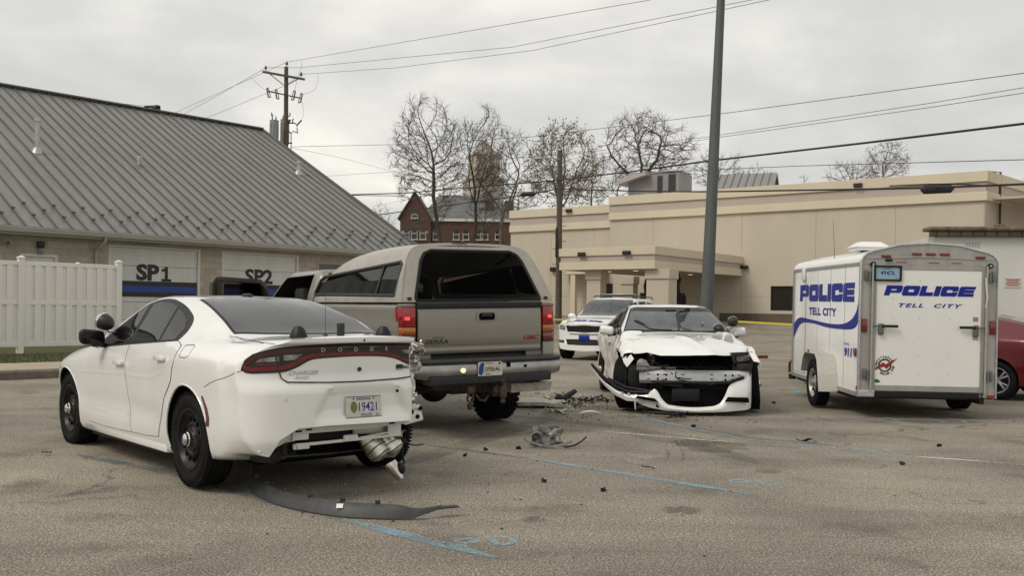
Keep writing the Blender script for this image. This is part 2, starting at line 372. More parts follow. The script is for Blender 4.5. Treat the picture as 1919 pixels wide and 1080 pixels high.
def mat_worn(name, col, thr=0.5, scale=22.0, soft=0.12, amax=1.0):
    """worn sprayed paint: opaque pigment with the ground showing through its gaps"""
    m = bpy.data.materials.new(name); m.use_nodes = True; t = m.node_tree; p = t.nodes['Principled BSDF']; L = t.links.new
    p.inputs['Base Color'].default_value = (*col, 1); p.inputs['Roughness'].default_value = 0.85
    c = N(t, 'ShaderNodeTexCoord'); n = N(t, 'ShaderNodeTexNoise', _Scale=scale, _Detail=8.0, _Roughness=0.78); L(c.outputs['Object'], n.inputs['Vector'])
    n2 = N(t, 'ShaderNodeTexNoise', _Scale=2.2, _Detail=3.0); L(c.outputs['Object'], n2.inputs['Vector'])
    a = N(t, 'ShaderNodeMath', operation='MULTIPLY_ADD'); a.inputs[1].default_value = 0.55; L(n2.outputs[0], a.inputs[0]); L(n.outputs[0], a.inputs[2])
    r = N(t, 'ShaderNodeMapRange'); r.inputs[1].default_value = thr + 0.27 - soft; r.inputs[2].default_value = thr + 0.27 + soft; L(a.outputs[0], r.inputs[0])
    k = N(t, 'ShaderNodeMath', operation='MULTIPLY'); k.inputs[1].default_value = amax; L(r.outputs[0], k.inputs[0]); L(k.outputs[0], p.inputs['Alpha']); return m
def mat_brick(name, c1, c2, mortar, bw, bh, ms=0.012, rot=(R(90), 0, 0), bump=0.3, rough=0.9):
    m = bpy.data.materials.new(name); m.use_nodes = True; t = m.node_tree; p = t.nodes['Principled BSDF']; L = t.links.new
    p.inputs['Roughness'].default_value = rough
    c = N(t, 'ShaderNodeTexCoord'); mp = N(t, 'ShaderNodeMapping'); mp.inputs['Rotation'].default_value = rot; L(c.outputs['Object'], mp.inputs[0])
    b = N(t, 'ShaderNodeTexBrick', _Scale=1.0); b.inputs['Color1'].default_value = (*c1, 1); b.inputs['Color2'].default_value = (*c2, 1); b.inputs['Mortar'].default_value = (*mortar, 1)
    b.inputs['Brick Width'].default_value = bw; b.inputs['Row Height'].default_value = bh; b.inputs['Mortar Size'].default_value = ms; L(mp.outputs[0], b.inputs['Vector'])
    n = N(t, 'ShaderNodeTexNoise', _Scale=5.0, _Detail=8.0, _Roughness=0.7); L(c.outputs['Object'], n.inputs['Vector'])
    r = N(t, 'ShaderNodeMapRange'); r.inputs[3].default_value = 0.72; r.inputs[4].default_value = 1.28; L(n.outputs[0], r.inputs[0])
    x = N(t, 'ShaderNodeMix', data_type='RGBA', blend_type='MULTIPLY'); x.inputs[0].default_value = 1; L(b.outputs['Color'], x.inputs[6]); L(r.outputs[0], x.inputs[7])
    L(x.outputs[2], p.inputs['Base Color'])
    bp = N(t, 'ShaderNodeBump', _Strength=bump, _Distance=0.01); L(b.outputs['Fac'], bp.inputs['Height']); bp.invert = True; L(bp.outputs[0], p.inputs['Normal'])
    return m
M['asphalt'] = mat_asphalt()
M['blue_line'] = mat_worn('faded_blue_line', (0.24, 0.38, 0.46), 0.49, 30, 0.14, .85)
M['blue_line_worn'] = mat_worn('nearly_gone_blue_line', (0.11, 0.16, 0.19), 0.56, 24, 0.14)
M['white_line'] = mat_worn('faded_white_line', (0.52, 0.50, 0.44), 0.47, 34, 0.10)
M['blue_chalk'] = mat_worn('sprayed_light_blue', (0.30, 0.44, 0.50), 0.49, 40, 0.14, .8)
M['stain'] = mat_worn('oil_stain', (0.060, 0.054, 0.046), 0.55, 9, 0.30, 0.55)
M['skid'] = mat_worn('rubber_skid', (0.080, 0.072, 0.062), 0.56, 30, 0.25, 0.42)
M['pale_scuff'] = mat_worn('pale_scuff', (0.36, 0.33, 0.27), 0.57, 30, 0.1)
M['rust_stain'] = mat_worn('rusty_fluid_stain', (0.13, 0.08, 0.045), 0.58, 12, 0.25, .6)
M['block'] = mat_brick('split_face_block', (0.43, 0.39, 0.315), (0.34, 0.305, 0.245), (0.30, 0.27, 0.22), 0.40, 0.20, 0.008)
M['red_brick'] = mat_brick('old_red_brick', (0.100, 0.048, 0.036), (0.074, 0.038, 0.030), (0.12, 0.08, 0.06), 0.9, 0.30, 0.02)
M['coping_brick'] = mat_brick('brown_coping_brick', (0.12, 0.085, 0.055), (0.075, 0.052, 0.035), (0.035, 0.028, 0.02), 0.24, 0.5, 0.02)
M['concrete'] = mat('pale_concrete', (0.36, 0.30, 0.215), 0.9, noise_amt=0.10, nscale=3, bump=0.15, bscale=60)
M['kerb'] = mat('dirty_kerb', (0.155, 0.132, 0.10), 0.9, noise_amt=0.3, nscale=5, bump=0.2, bscale=50)
M['lawn_soil'] = mat('mown_lawn', (0.05, 0.062, 0.018), 0.95, noise_amt=0.45, nscale=9, col2=(0.085, 0.085, 0.030))
M['grass_blade'] = mat('grass_blades', (0.055, 0.075, 0.018), 0.8, noise_amt=0.5, nscale=3, col2=(0.11, 0.105, 0.04))
M['render_white'] = mat('white_painted_blockwork', (0.60, 0.60, 0.56), 0.7, noise_amt=0.05, nscale=1.2)

# ------------------------------------------------------------------ ground
def ground_z(x, y):
    return 1.02 * sm((y - 36) / 28.0) + (1.5 * sm((y - 75) / 120.0))
b = B()
xs = [-900, -400, -200, -100, -60] + [-40 + 4 * i for i in range(23)] + [60, 80, 120, 200, 400, 900]
ys = [-60, -20, -5, 0] + [2 + 2 * i for i in range(50)] + [110, 130, 160, 200, 300, 500, 900, 1800]
b.grid([[Vector((x, y, ground_z(x, y))) for x in xs] for y in ys])
tag(b.obj('ground', M['asphalt']), kind='structure')

GA = R(47.7); g2 = Vector((math.cos(GA), math.sin(GA), 0)); gn = Vector((-math.sin(GA), math.cos(GA), 0))
K0 = gnd(50, 711.4); W0 = Vector((-12.2, 29.0, 0))
dWall = (W0 - K0).dot(gn)            # distance kerb face -> garage wall
def strip(name, n0, n1, z0, z1, m, kind='structure', t0=-40.0, t1=9.5, bev=0.0):
    b = B(); nseg = 24
    rows = []
    prof = [(n0, -0.05), (n0, z0 - bev), (n0 + bev, z0), (n1, z1), (n1, -0.05)]
    for i in range(nseg + 1):
        t = lerp(t0, t1, i / nseg); rows.append([K0 + g2 * t + gn * a + Vector((0, 0, z)) for a, z in prof])
    b.grid(rows); return tag(b.obj(name, m), kind=kind)
strip('kerb', 0.0, 0.16, 0.165, 0.17, M['kerb'], bev=0.03)
strip('pavement', 0.16, 1.75, 0.168, 0.20, M['concrete'])
strip('lawn_ground', 1.75, dWall, 0.196, 0.36, M['lawn_soil'])
random.seed(4)
b = B()
for i in range(9000):
    t = random.uniform(-4.0, 7.5); a = 1.76 + random.random() ** 1.3 * 2.2; p = K0 + g2 * t + gn * a
    p.z = 0.196 + 0.164 * (a - 1.75) / (dWall - 1.75); h = random.uniform(0.03, 0.075); an = random.uniform(0, 6.3)
    dx, dy = math.cos(an) * 0.007, math.sin(an) * 0.007; q = Vector((random.uniform(-.03, .03), random.uniform(-.03, .03), h))
    b.face([p + Vector((-dx, -dy, 0)), p + Vector((dx, dy, 0)), p + q])
tag(b.obj('grass', M['grass_blade'], smooth=0), kind='stuff')

# painted markings: thin sheets 4 mm above the asphalt
def sheet(name, pts, wd, m, z=0.004, wob=0.12, seed=0, taper=True):
    b = B(); rnd = random.Random(seed); P = [Vector((p[0], p[1], z)) for p in pts]; Q = []
    for i in range(len(P) - 1):
        k = max(2, int((P[i + 1] - P[i]).length / 0.15))
        Q += [P[i].lerp(P[i + 1], j / k) for j in range(k)]
    Q.append(P[-1]); rows = []
    for i, q in enumerate(Q):
        d = (Q[min(i + 1, len(Q) - 1)] - Q[max(i - 1, 0)]).normalized(); n = Vector((-d.y, d.x, 0))
        e = 1.0 if not taper else min(1.0, 0.35 + 0.65 * min(i, len(Q) - 1 - i) / 3.0)
        rows.append([q - n * wd / 2 * e * (1 + rnd.uniform(-wob, wob)), q + n * wd / 2 * e * (1 + rnd.uniform(-wob, wob))])
    b.grid(rows); return tag(b.obj(name, m, smooth=0), kind='structure')
G2 = lambda *l: [gnd(*p) for p in l]
sheet('parking_line_blue', G2((145, 853), (330, 889), (470, 930), (640, 975)), 0.13, M['blue_line_worn'], seed=1)
sheet('parking_line_blue', G2((640, 975), (790, 1012), (930, 1047)), 0.115, M['blue_line'], seed=2)
sheet('parking_line_blue', G2((800, 835), (900, 848), (990, 860)), 0.10, M['blue_line_worn'], seed=3)
sheet('parking_line_blue', G2((990, 860), (1190, 893), (1410, 928)), 0.095, M['blue_line'], seed=4)
sheet('parking_line_blue', G2((1180, 778), (1300, 805), (1400, 825), (1480, 832), (1620, 848)), 0.08, M['blue_line'], seed=5)
sheet('parking_line_white', G2((1650, 852), (1800, 863), (1930, 873)), 0.075, M['white_line'], seed=6)
sheet('parking_line_white', G2((960, 795), (1250, 820), (1400, 832)), 0.07, M['white_line'], seed=7)
sheet('parking_line_blue', G2((1390, 770), (1600, 790), (1860, 815)), 0.06, M['blue_line'], seed=8)
sheet('parking_line_white', G2((1420, 733), (1520, 741)), 0.07, M['white_line'], seed=9)
sheet('parking_line_blue', G2((1483, 724), (1506, 744)), 0.09, M['blue_line'], seed=10)
sheet('parking_line_blue', G2((1800, 762), (1850, 768)), 0.12, M['blue_line'], seed=12)
sheet('scuff_mark', G2((960, 835), (1000, 826), (1027, 820)), 0.04, M['pale_scuff'], seed=11)
for k, l in enumerate([((1180, 815), (1320, 838), (1420, 870)), ((950, 780), (1150, 800), (1330, 830), (1500, 840)), ((1280, 800), (1400, 822), (1560, 836)), ((760, 870), (980, 800), (1060, 770))]):
    sheet('skid_mark', G2(*l), 0.30, M['skid'], 0.002, seed=20 + k)
for k in range(5):
    x0 = 1232 + 14 * k
    sheet('tyre_scrub_mark', G2((x0, 838), (x0 + 8, 852), (x0 + 2, 868)), 0.035, M['skid'] if k % 2 else M['pale_scuff'], 0.003, seed=30 + k)
def blot(name, px, py, rx, ry, m, seed=0, z=0.003):
    c = gnd(px, py); b = B(); rnd = random.Random(seed); ring = []
    for k in range(28):
        t = 2 * math.pi * k / 28; e = 1 + rnd.uniform(-.25, .25)
        ring.append(c + Vector((math.cos(t) * rx * e, math.sin(t) * ry * e, z)))
    b.grid([[c + (r - c) * f + Vector((0, 0, 0 if f else z)) for r in ring + [ring[0]]] for f in (0.02, 0.5, 1.0)])
    tag(b.obj(name, m, smooth=0), kind='structure')
blot('oil_stain', 1280, 957, 0.14, 0.13, M['stain'], 1); blot('oil_stain', 1000, 975, 0.07, 0.1, M['stain'], 2)
blot('fluid_stain', 1225, 782, 0.5, 0.12, M['rust_stain'], 3); blot('oil_stain', 1130, 765, 0.5, 0.35, M['stain'], 4)
blot('fluid_stain', 1440, 884, 0.12, 0.1, M['rust_stain'], 5); blot('oil_stain', 1330, 835, 0.35, 0.5, M['stain'], 6)
blot('pale_patch', 1105, 930, 0.25, 0.22, M['pale_scuff'], 7); blot('pale_patch', 1215, 862, 0.3, 0.3, M['pale_scuff'], 8)
blot('oil_stain', 1750, 790, 0.6, 0.3, M['stain'], 9)
# sprayed P D stall letters
def letters(txt, c, size, ang, m):
    b = B(); a = R(ang); ux = Vector((math.cos(a), math.sin(a), 0)); uy = Vector((-math.sin(a), math.cos(a), 0))
    for i, ch in enumerate(txt):
        o = c + ux * size * 1.05 * i
        st = {'P': [[(0, 0), (0, 1)], [(0, 1), (.5, 1), (.62, .78), (.5, .52), (0, .5)]], 'D': [[(0, 0), (0, 1), (.4, .97), (.62, .6), (.55, .2), (.3, .02), (0, 0)]]}[ch]
        for s_ in st:
            P = [o + ux * size * p[0] + uy * size * p[1] + Vector((0, 0, .004)) for p in s_]
            rows = []
            for k, q in enumerate(P):
                d = (P[min(k + 1, len(P) - 1)] - P[max(k - 1, 0)]).normalized(); n = Vector((-d.y, d.x, 0)) * 0.022
                rows.append([q - n, q + n])
            b.grid(rows)
    return tag(b.obj('stall_letters', m, smooth=0), kind='structure')
letters('PD', gnd(872, 1028), 0.20, 20, M['blue_chalk']); letters('PD', gnd(1380, 910), 0.22, 0, M['blue_chalk'])
letters('PD', gnd(1622, 852), 0.30, 0, M['blue_chalk']); letters('PD', gnd(1690, 792), 0.55, 0, M['blue_chalk'])

# ------------------------------------------------------------------ garage building
ga = thing('garage_building', 'tan block garage with grey standing-seam metal roof and white roll-up doors SP1 and SP2', 'garage', tuple(W0), GA)
GZ = 0.35
def roof_hit(px, py):
    d = at(px, py, 1.0) - Vector((0, 0, CAMH)); o = Vector((0, 0, CAMH)) - W0
    cg, sg = math.cos(-GA), math.sin(-GA)
    rt = lambda v: Vector((v.x * cg - v.y * sg, v.x * sg + v.y * cg, v.z))
    o, d = rt(o), rt(d); k = (9.8 - 3.52) / 11.7   # z = 3.52 + (y+.5)k
    t = (3.52 + (o.y + .5) * k - o.z) / (d.z - d.y * k); return o + d * t
KR = (9.8 - 3.52) / 11.7; RY1 = 11.2; X0, X1 = -30.0, 12.5
doors = [(0.0, 3.05, 3.20), (3.82, 6.87, 3.20)]
b = B()
segs = [(X0 + .3, -2.52), (-1.5, 0.0), (3.05, 3.82), (6.87, 7.7), (8.9, X1 - .35)]
for a0, a1 in segs: b.bb(a0, a1, 0, 0.25, 0.2, 3.35)
b.bb(-2.52, -1.5, 0, 0.25, 2.80, 3.35); b.bb(0, 3.05, 0, .25, 3.2, 3.35); b.bb(3.82, 6.87, 0, .25, 3.2, 3.35); b.bb(7.7, 8.9, 0, .25, 3.0, 3.35)
b.bb(X0 + .3, X1 - .35, .25, .30, 0.2, 3.35)
b.bb(X1 - .6, X1 - .35, .30, 22.0, 0.2, 3.4); b.bb(X0 + .3, X0 + .55, .30, 22.0, .2, 3.4)
b.prism([(0.0, 3.4), (22.0, 3.4), (11.2, 9.55)], lambda y, z: (X1 - .35, y, z), lambda y, z: (X1 - .6, y, z))
b.obj('wall', M['block'], ga, smooth=0)
rf = B()
rf.slab([[Vector((X0 + (X1 - X0) * i / 12, -.5, 3.52)) for i in range(13)], [Vector((X0 + (X1 - X0) * i / 12, RY1, 9.8)) for i in range(13)]], 0.10)
rf.slab([[Vector((X0, RY1, 9.8)), Vector((X1, RY1, 9.8))], [Vector((X0, 22.9, 3.52)), Vector((X1, 22.9, 3.52))]], 0.10)
roof = rf.obj('roof', M['roof_metal'], ga, smooth=0)
b = B(); sp = 0.43; n = int((X1 - X0) / sp)
for i in range(n + 1):
    x = X1 - .02 - i * sp
    b.beam((x, -.5, 3.52 + .022), (x, RY1, 9.8 + .022), 0.030, 0.055)
b.obj('roof_seam', M['seam_metal'], roof, smooth=0)
b = B()
b.beam((X0, RY1, 9.85), (X1 + .03, RY1, 9.85), 0.36, 0.07, .01); b.beam((X1 + .02, -.52, 3.56), (X1 + .02, RY1, 9.84), .09, .12, .01)
b.obj('ridge_cap', M['seam_metal'], roof, smooth=0)
b = B()
for i in range(n + 1):
    x = X1 - .02 - i * sp
    for dd in ((0.62, 1.35) if i % 2 == 0 else (0.98,)):
        y = -.5 + dd; z = 3.52 + dd * KR + .05
        b.beam((x - .065, y, z + .03), (x + .065, y, z + .03), .04, .055, .012); b.beam((x, y - .09, z), (x, y + .02, z + .05), .03, .04)
b.obj('snow_guard', M['seam_metal'], roof, smooth=0)
b = B()
prof = [(-.50, 3.50), (-.52, 3.36), (-.66, 3.37), (-.70, 3.49), (-.685, 3.505), (-.70, 3.52), (-.64, 3.50)]
b.slab([[Vector((x, a, z)) for a, z in prof] for x in (X0, X1)], 0.006)
b.bb(X0, X1, -.5, -.46, 3.30, 3.51); b.bb(X0, X1, -.46, 0.0, 3.345, 3.36)
b.obj('gutter', M['gutter'], ga, smooth=20)
b = B(); b.tube([(-.36, -.60, 3.36), (-.36, -.56, 3.24), (-.40, -.12, 3.02), (-.40, -.06, 2.9), (-.40, -.06, .45)], .045, 10)
b.obj('downspout', M['gutter'], ga)
for k, (a0, a1, zt) in enumerate(doors):
    b = B(); nh = 5; hh = (zt - GZ - .06) / nh
    for i in range(nh):
        z = GZ + .0 + i * hh
        b.bb(a0 + .09, a1 - .09, .075, .12, z + .006, z + hh - .004, .008)
        for q in range(2): b.bb(a0 + .12, a1 - .12, .070, .08, z + hh * (.30 + .38 * q), z + hh * (.32 + .38 * q))
    d = b.obj('garage_door', M['door_white'], ga, smooth=0); tag(d, ['garage door lettered SP1 with black and blue stripe', 'garage door lettered SP2'][k])
    b = B(); b.bb(a0, a0 + .09, .01, .14, GZ, zt); b.bb(a1 - .09, a1, .01, .14, GZ, zt); b.bb(a0 + .09, a1 - .09, .01, .14, zt - .06, zt)
    b.obj('door_frame', M['trim_white'], d, smooth=0)
    b = B(); cx = (a0 + a1) / 2 - .06
    b.text('SP' if k == 0 else 'SP2', .66, lambda u, v, w: (cx + u - (.19 if k == 0 else 0), .066 - w, 2.37 + v), bold=.045 if k == 0 else .034, sx=1.12, depth=.003)
    if k == 0: b.prism([(.27, -.235), (.60, -.235), (.60, -.155), (.485, -.155), (.485, .235), (.40, .235), (.36, .17), (.275, .15), (.275, .075), (.385, .085), (.385, -.155), (.27, -.155)], lambda u, v: (cx + u, .066, 2.365 + v), lambda u, v: (cx + u, .064, 2.365 + v))
    b.obj('lettering', M['black_paint'], d, smooth=0)
    b = B(); b.bb(a0 + .10, a1 - .10, .064, .073, 1.97, 2.12); b.bb(a0 + .10, a1 - .10, .064, .073, 1.63, 1.775); b.obj('black_stripe', M['black_paint'], d, smooth=0)
    b = B(); b.bb(a0 + .10, a1 - .10, .062, .073, 1.777, 1.968); b.obj('blue_stripe', M['stripe_blue'], d, smooth=0)
b = B(); b.bb(-2.44, -1.58, .05, .10, GZ, 2.72); dd = b.obj('side_door', M['door_white'], ga, smooth=0)
b = B(); b.bb(-2.52, -2.44, -.01, .12, GZ, 2.80); b.bb(-1.58, -1.5, -.01, .12, GZ, 2.80); b.bb(-2.44, -1.58, -.01, .12, 2.72, 2.80); b.obj('door_frame', M['trim_white'], dd, smooth=0)
b = B(); b.bb(7.75, 8.85, .10, .14, .9, 2.95); wd = b.obj('window', M['brass_window'], ga, smooth=0)
b = B(); b.bb(7.7, 7.75, .02, .2, .9, 3.0); b.bb(8.85, 8.9, .02, .2, .9, 3.0); b.bb(7.75, 8.85, .02, .2, 2.95, 3.0); b.bb(7.7, 8.9, -.03, .2, .8, .9); b.obj('frame', M['gutter'], wd, smooth=0)
b = B(); b.bb(7.7, 8.9, 0.003, .25, .2, .8); b.obj('wall_panel', M['block'], ga, smooth=0)
lx = -2.0
b = B(); b.bb(lx - .10, lx + .10, -.10, 0, 2.98, 3.16, .02); b.lathe([(.05, 2.93), (.075, 2.98)], 'z', (lx, -.07, 0), 14, True); l_ = b.obj('wall_lamp', M['dark_trim'], ga)
b = B(); b.lathe([(.06, 2.80), (.075, 2.84), (.078, 2.95), (.06, 2.975)], 'z', (lx, -.07, 0), 16, True); b.obj('lamp_glass', M['clear_lens'], l_)
b = B(); b.tube([(-3.4, -.02, 2.95), (-3.3, -.12, 3.1), (-3.1, -.2, 3.14), (-2.98, -.2, 3.10)], .016, 8); b.lathe([(.02, 3.12), (.08, 3.02), (.05, 2.92)], 'z', (-2.95, -.2, 0), 14, True); b.obj('gooseneck_lamp', M['chrome'], ga)
for nm, px, py, hh, rr in (('roof_vent', 70, 284, 1.0, .085), ('roof_vent', 560, 325, .42, .09)):
    p = roof_hit(px, py); b = B()
    b.lathe([(rr * 2.6, -.10), (rr * 1.25, .12), (rr, .14), (rr, hh), (rr * 1.35, hh), (rr * 1.35, hh + .10), (0.001, hh + .13)], 'z', (p.x, p.y, p.z), 16, True)
    b.obj(nm, M['galv'], roof)
p = roof_hit(262, 309); b = B(); b.box((p.x, p.y, p.z + .14), (.13, .16, .36), None, .02); b.obj('roof_vent', M['gutter'], roof)

# ------------------------------------------------------------------ white vinyl fence
FZ = 0.36
FP = Vector((at(39, 560, 1).x * 22.0, 22.0, 0)); FP = meet(39, K0 + gn * 4.5, g2)[0]
def vinyl_run(name, label, P, ang, n, first=True, L=2.27, H=2.03, posts=True):
    t = thing(name, label, 'fence', (P.x, P.y, FZ), ang)
    for i in range(n + 1):
        if i == 0 and not first: continue
        x = i * L; b = B(); b.bb(x - .064, x + .064, -.064, .064, -.25, H + .02, .006); b.bb(x - .078, x + .078, -.078, .078, H + .02, H + .045, .004)
        b.prism([(x - .07, -.07), (x + .07, -.07), (x + .07, .07), (x - .07, .07)], lambda a, c: (a, c, H + .045), lambda a, c: (x + (a - x) * .12, c * .12, H + .085))
        b.obj('post', M['vinyl'], t, smooth=0)
    for i in range(n):
        x0 = i * L + .064; x1 = (i + 1) * L - .064
        for z in (.09, (H) / 2 + .03, H - .09):
            b = B(); b.bb(x0, x1, -.03, .03, z - .05, z + .05, .006); b.obj('rail', M['vinyl'], t, smooth=0)
        b = B(); m_ = 9; wq = (x1 - x0) / m_
        for k in range(m_):       # wider boards in front, narrow ones set back between
            a = x0 + k * wq
            b.bb(a + .0, a + wq * .60, -.026, -.006, .14, H - .14, .003) if k else b.bb(a, a + wq * .7, -.026, -.006, .14, H - .14, .003)
            b.bb(a + wq * .50, a + wq * 1.08 - .004, .006, .024, .14, H - .14, .003)
        b.obj('panel', M['vinyl'], t, smooth=0)
    return t
vinyl_run('vinyl_fence', 'white vinyl board fence along the grass strip in front of the tan garage', FP - g2 * 2.27 * 2, GA, 3)
vinyl_run('vinyl_fence', 'return side of the white vinyl enclosure, set back behind the front fence', FP + g2 * 2.27, GA + R(90), 1, False, 2.3)

# ------------------------------------------------------------------ beige store
BA = math.atan2(.606, -.796); A0 = Vector((at(1845, 500, 1).x * 48.0, 48.0, 0)); dF = Vector((-.796, .606, 0)); nF = Vector((.606, .796, 0))
st = thing('store_building', 'long beige stucco store with mauve parapet band and drive-through canopy', 'store', tuple(A0), R(180) + BA)
def fx(px): return -meet(px, A0, dF)[1]
ZT = at(1845, 321.5, 48).z; ZL = ZT - .45; xB = fx(1142); xL = fx(952); GB = 0.9
def wallband(bld, x0, x1, y, z0, z1, pr): bld.bb(x0, x1, y - pr, y, z0, z1)
openings = [(fx(1443.5), fx(1443.5) + 2.3, at(1445, 582, 1), None)]
wx0 = fx(1444.5); wY = meet(1444.5, A0, dF)[0].y; wz0, wz1 = at(1445, 582.5, wY).z, at(1445, 536.5, wY).z
b = B(); yb = 0.35
# tall section with window hole, low section, side wall
b.bb(xB, wx0, 0, yb, GB - .3, ZT); b.bb(wx0, wx0 + 2.5, 0, yb, GB - .3, wz0); b.bb(wx0, wx0 + 2.5, 0, yb, wz1, ZT); b.bb(wx0 + 2.5, 0, 0, yb, GB - .3, ZT)
b.bb(xL, xB, .25, yb + .25, GB - .3, ZL)
sa = R(8)       # the end wall is not square to the front
sdx, sdy = math.sin(R(52.7 - 45)), math.cos(R(52.7 - 45))
b.prism([(.002, 0), (sdx * 40, sdy * 40), (sdx * 40 - .4, sdy * 40), (-.3, yb + .002), (.002, yb + .002)], lambda x, y: (x, y, GB - .3), lambda x, y: (x, y, ZT))
b.bb(xL, xL + .35, .6, 30, GB - .3, ZL); b.bb(xL, 4.0, .6, 30, ZL - .9, ZL - .8)
b.obj('wall', M['stucco'], st, smooth=0)
def pband(name, z0, z1, pr, m):
    b = B(); b.bb(xB - .04, 0.0 + pr * .9, -pr, -.002, ZT - z0, ZT - z1, .02); b.bb(xL - .04, xB - .042, .25 - pr, .248, ZL - z0, ZL - z1, .02)
    b.prism([(.003, -.0), (pr, -pr * .2), (pr + sdx * 40, sdy * 40), (.003 + sdx * 40, sdy * 40)], lambda x, y: (x, y, ZT - z0), lambda x, y: (x, y, ZT - z1))
    b.bb(xB - .04, xB - .003, -.0, .24, ZT - z0, ZT - z1)
    b.obj(name, m, st, smooth=0)
pband('parapet_cap', .50, -.04, .16, M['stucco_lite']); pband('parapet_band', 1.0, .502, .06, M['stucco_mauve']); pband('parapet_moulding', 1.45, 1.002, .14, M['stucco_lite'])
b = B()
for px in (1223, 1389, 1528, 1677, 1843): x = fx(px); b.bb(x - .02, x + .02, -.004, .002, GB, ZT - 1.46)
for px in (1028, 1108): x = fx(px); b.bb(x - .02, x + .02, .246, .252, GB, ZL - 1.46)
b.bb(xB, wx0 - .3, -.004, .002, 2.28, 2.32); b.bb(xL, xB, .246, .252, 2.28, 2.32)
b.obj('reveal_joint', M['stucco_line'], st, smooth=0)
b = B(); b.bb(fx(1350), 0, -.05, -.003, GB - .3, GB + .42); b.obj('base_course', M['brown_base'], st, smooth=0)
b = B(); b.bb(wx0 + .05, wx0 + 2.45, .10, .14, wz0 + .05, wz1 - .05); wd = b.obj('window', M['brass_window'], st, smooth=0)
b = B()
for q in ((wx0, wx0 + .05, wz0, wz1), (wx0 + 2.45, wx0 + 2.5, wz0, wz1), (wx0 + .05, wx0 + 2.45, wz0, wz0 + .05), (wx0 + .05, wx0 + 2.45, wz1 - .05, wz1), (wx0 + 1.22, wx0 + 1.28, wz0 + .05, wz1 - .05)):
    b.bb(q[0], q[1], .04, .16, q[2], q[3])
b.obj('frame', M['dark_trim'], wd, smooth=0)
for px, py in ((1064, 395), (1608, 348)):
    P = meet(px, A0, dF)[0]; z = at(px, py, P.y).z; x = fx(px); b = B(); y_ = .25 if px < 1142 else 0
    b.bb(x - .22, x + .22, y_ - .30, y_ - .165, z - .11, z + .11, .01); b.obj('vent_box', M['black_paint'], st, smooth=0)
P = meet(1034, A0, dF)[0]; b = B(); x = fx(1034); z = at(1034, 505, P.y).z; b.bb(x - .16, x + .16, -.05, .25, z - .15, z + .15, .04); b.obj('wall_lamp', M['dark_metal'], st)
P = meet(1396, A0, dF)[0]; b = B(); x = fx(1396); z = at(1396, 501, P.y).z; b.bb(x - .22, x + .22, -.25, 0, z - .1, z + .1, .04); b.obj('wall_lamp', M['dark_metal'], st)
# canopy: right end meets the wall at px 1390, outer corner at px 1226
cw, cd = None, None
xw = fx(1390); Pw = A0 - dF * xw
Pc, tt = meet(1226, Pw, -nF); D = tt; xcL = None
zc1, zc0 = at(1226, 461, Pc.y).z, at(1226, 503.5, Pc.y).z
Pl, t2 = meet(1050, Pc, dF); LC = t2
b = B(); b.bb(xw - LC, xw, -D, -.003, zc0, zc0 + .33); b.bb(xw - LC + .5, xw - .5, -D + .5, -.5, zc0 + .33, zc1 - .3); cp = b.obj('canopy', M['stucco'], st, smooth=0); tag(cp, 'drive-through canopy')
H_ = zc1 - zc0
for nm, f0, f1, pr, m in (('fascia_moulding', 0.0, .36, .05, M['stucco_lite']), ('fascia_band', .362, .64, .0, M['stucco_mauve']), ('fascia_cap', .642, 1.0, .07, M['stucco_lite'])):
    b = B(); b.bb(xw - LC - pr, xw + pr, -D - pr, -D + .25, zc0 - .01 + H_ * f0, zc0 + H_ * f1, .015); b.bb(xw - .25, xw + pr, -D + .252, -.003, zc0 - .01 + H_ * f0, zc0 + H_ * f1)
    b.bb(xw - LC - pr, xw - LC + .25, -D + .252, -.003, zc0 - .01 + H_ * f0, zc0 + H_ * f1); b.obj(nm, m, cp, smooth=0)
for px, Yo in ((1240, -D + .7), (1118, -D + .7), (1180, -1.4)):
    Pq, tq = meet(px, Pw + nF * Yo, dF); x = xw - tq; hw = .62 if px == 1240 else .42
    b = B(); b.bb(x - hw, x + hw, Yo - hw * .7, Yo + hw * .7, GB - .3, zc0 - .02); b.bb(x - hw - .07, x + hw + .07, Yo - hw * .7 - .07, Yo + hw * .7 + .07, zc0 - .5, zc0 - .015, .02)
    b.obj('column', M['stucco'], cp, smooth=0)
for px, py in ((1092, 477), (1176, 474)):
    Pq, tq = meet(px, Pw - nF * D, dF); x = xw - tq; z = at(px, py, Pq.y).z; b = B(); b.bb(x - .22, x + .22, -D - .22, -D - .075, z - .1, z + .1, .03); b.obj('canopy_lamp', M['dark_metal'], cp)
for k, (fx_, fy_) in enumerate(((.12, .3), (.35, .25), (.62, .3), (.12, .7), (.4, .8), (.75, .75))):
    b = B(); b.lathe([(.0005, zc0 - .012), (.13, zc0 - .012), (.13, zc0)], 'z', (xw - LC * fx_, -D * fy_, 0), 14); b.obj('downlight', M['lamp_on'], cp)
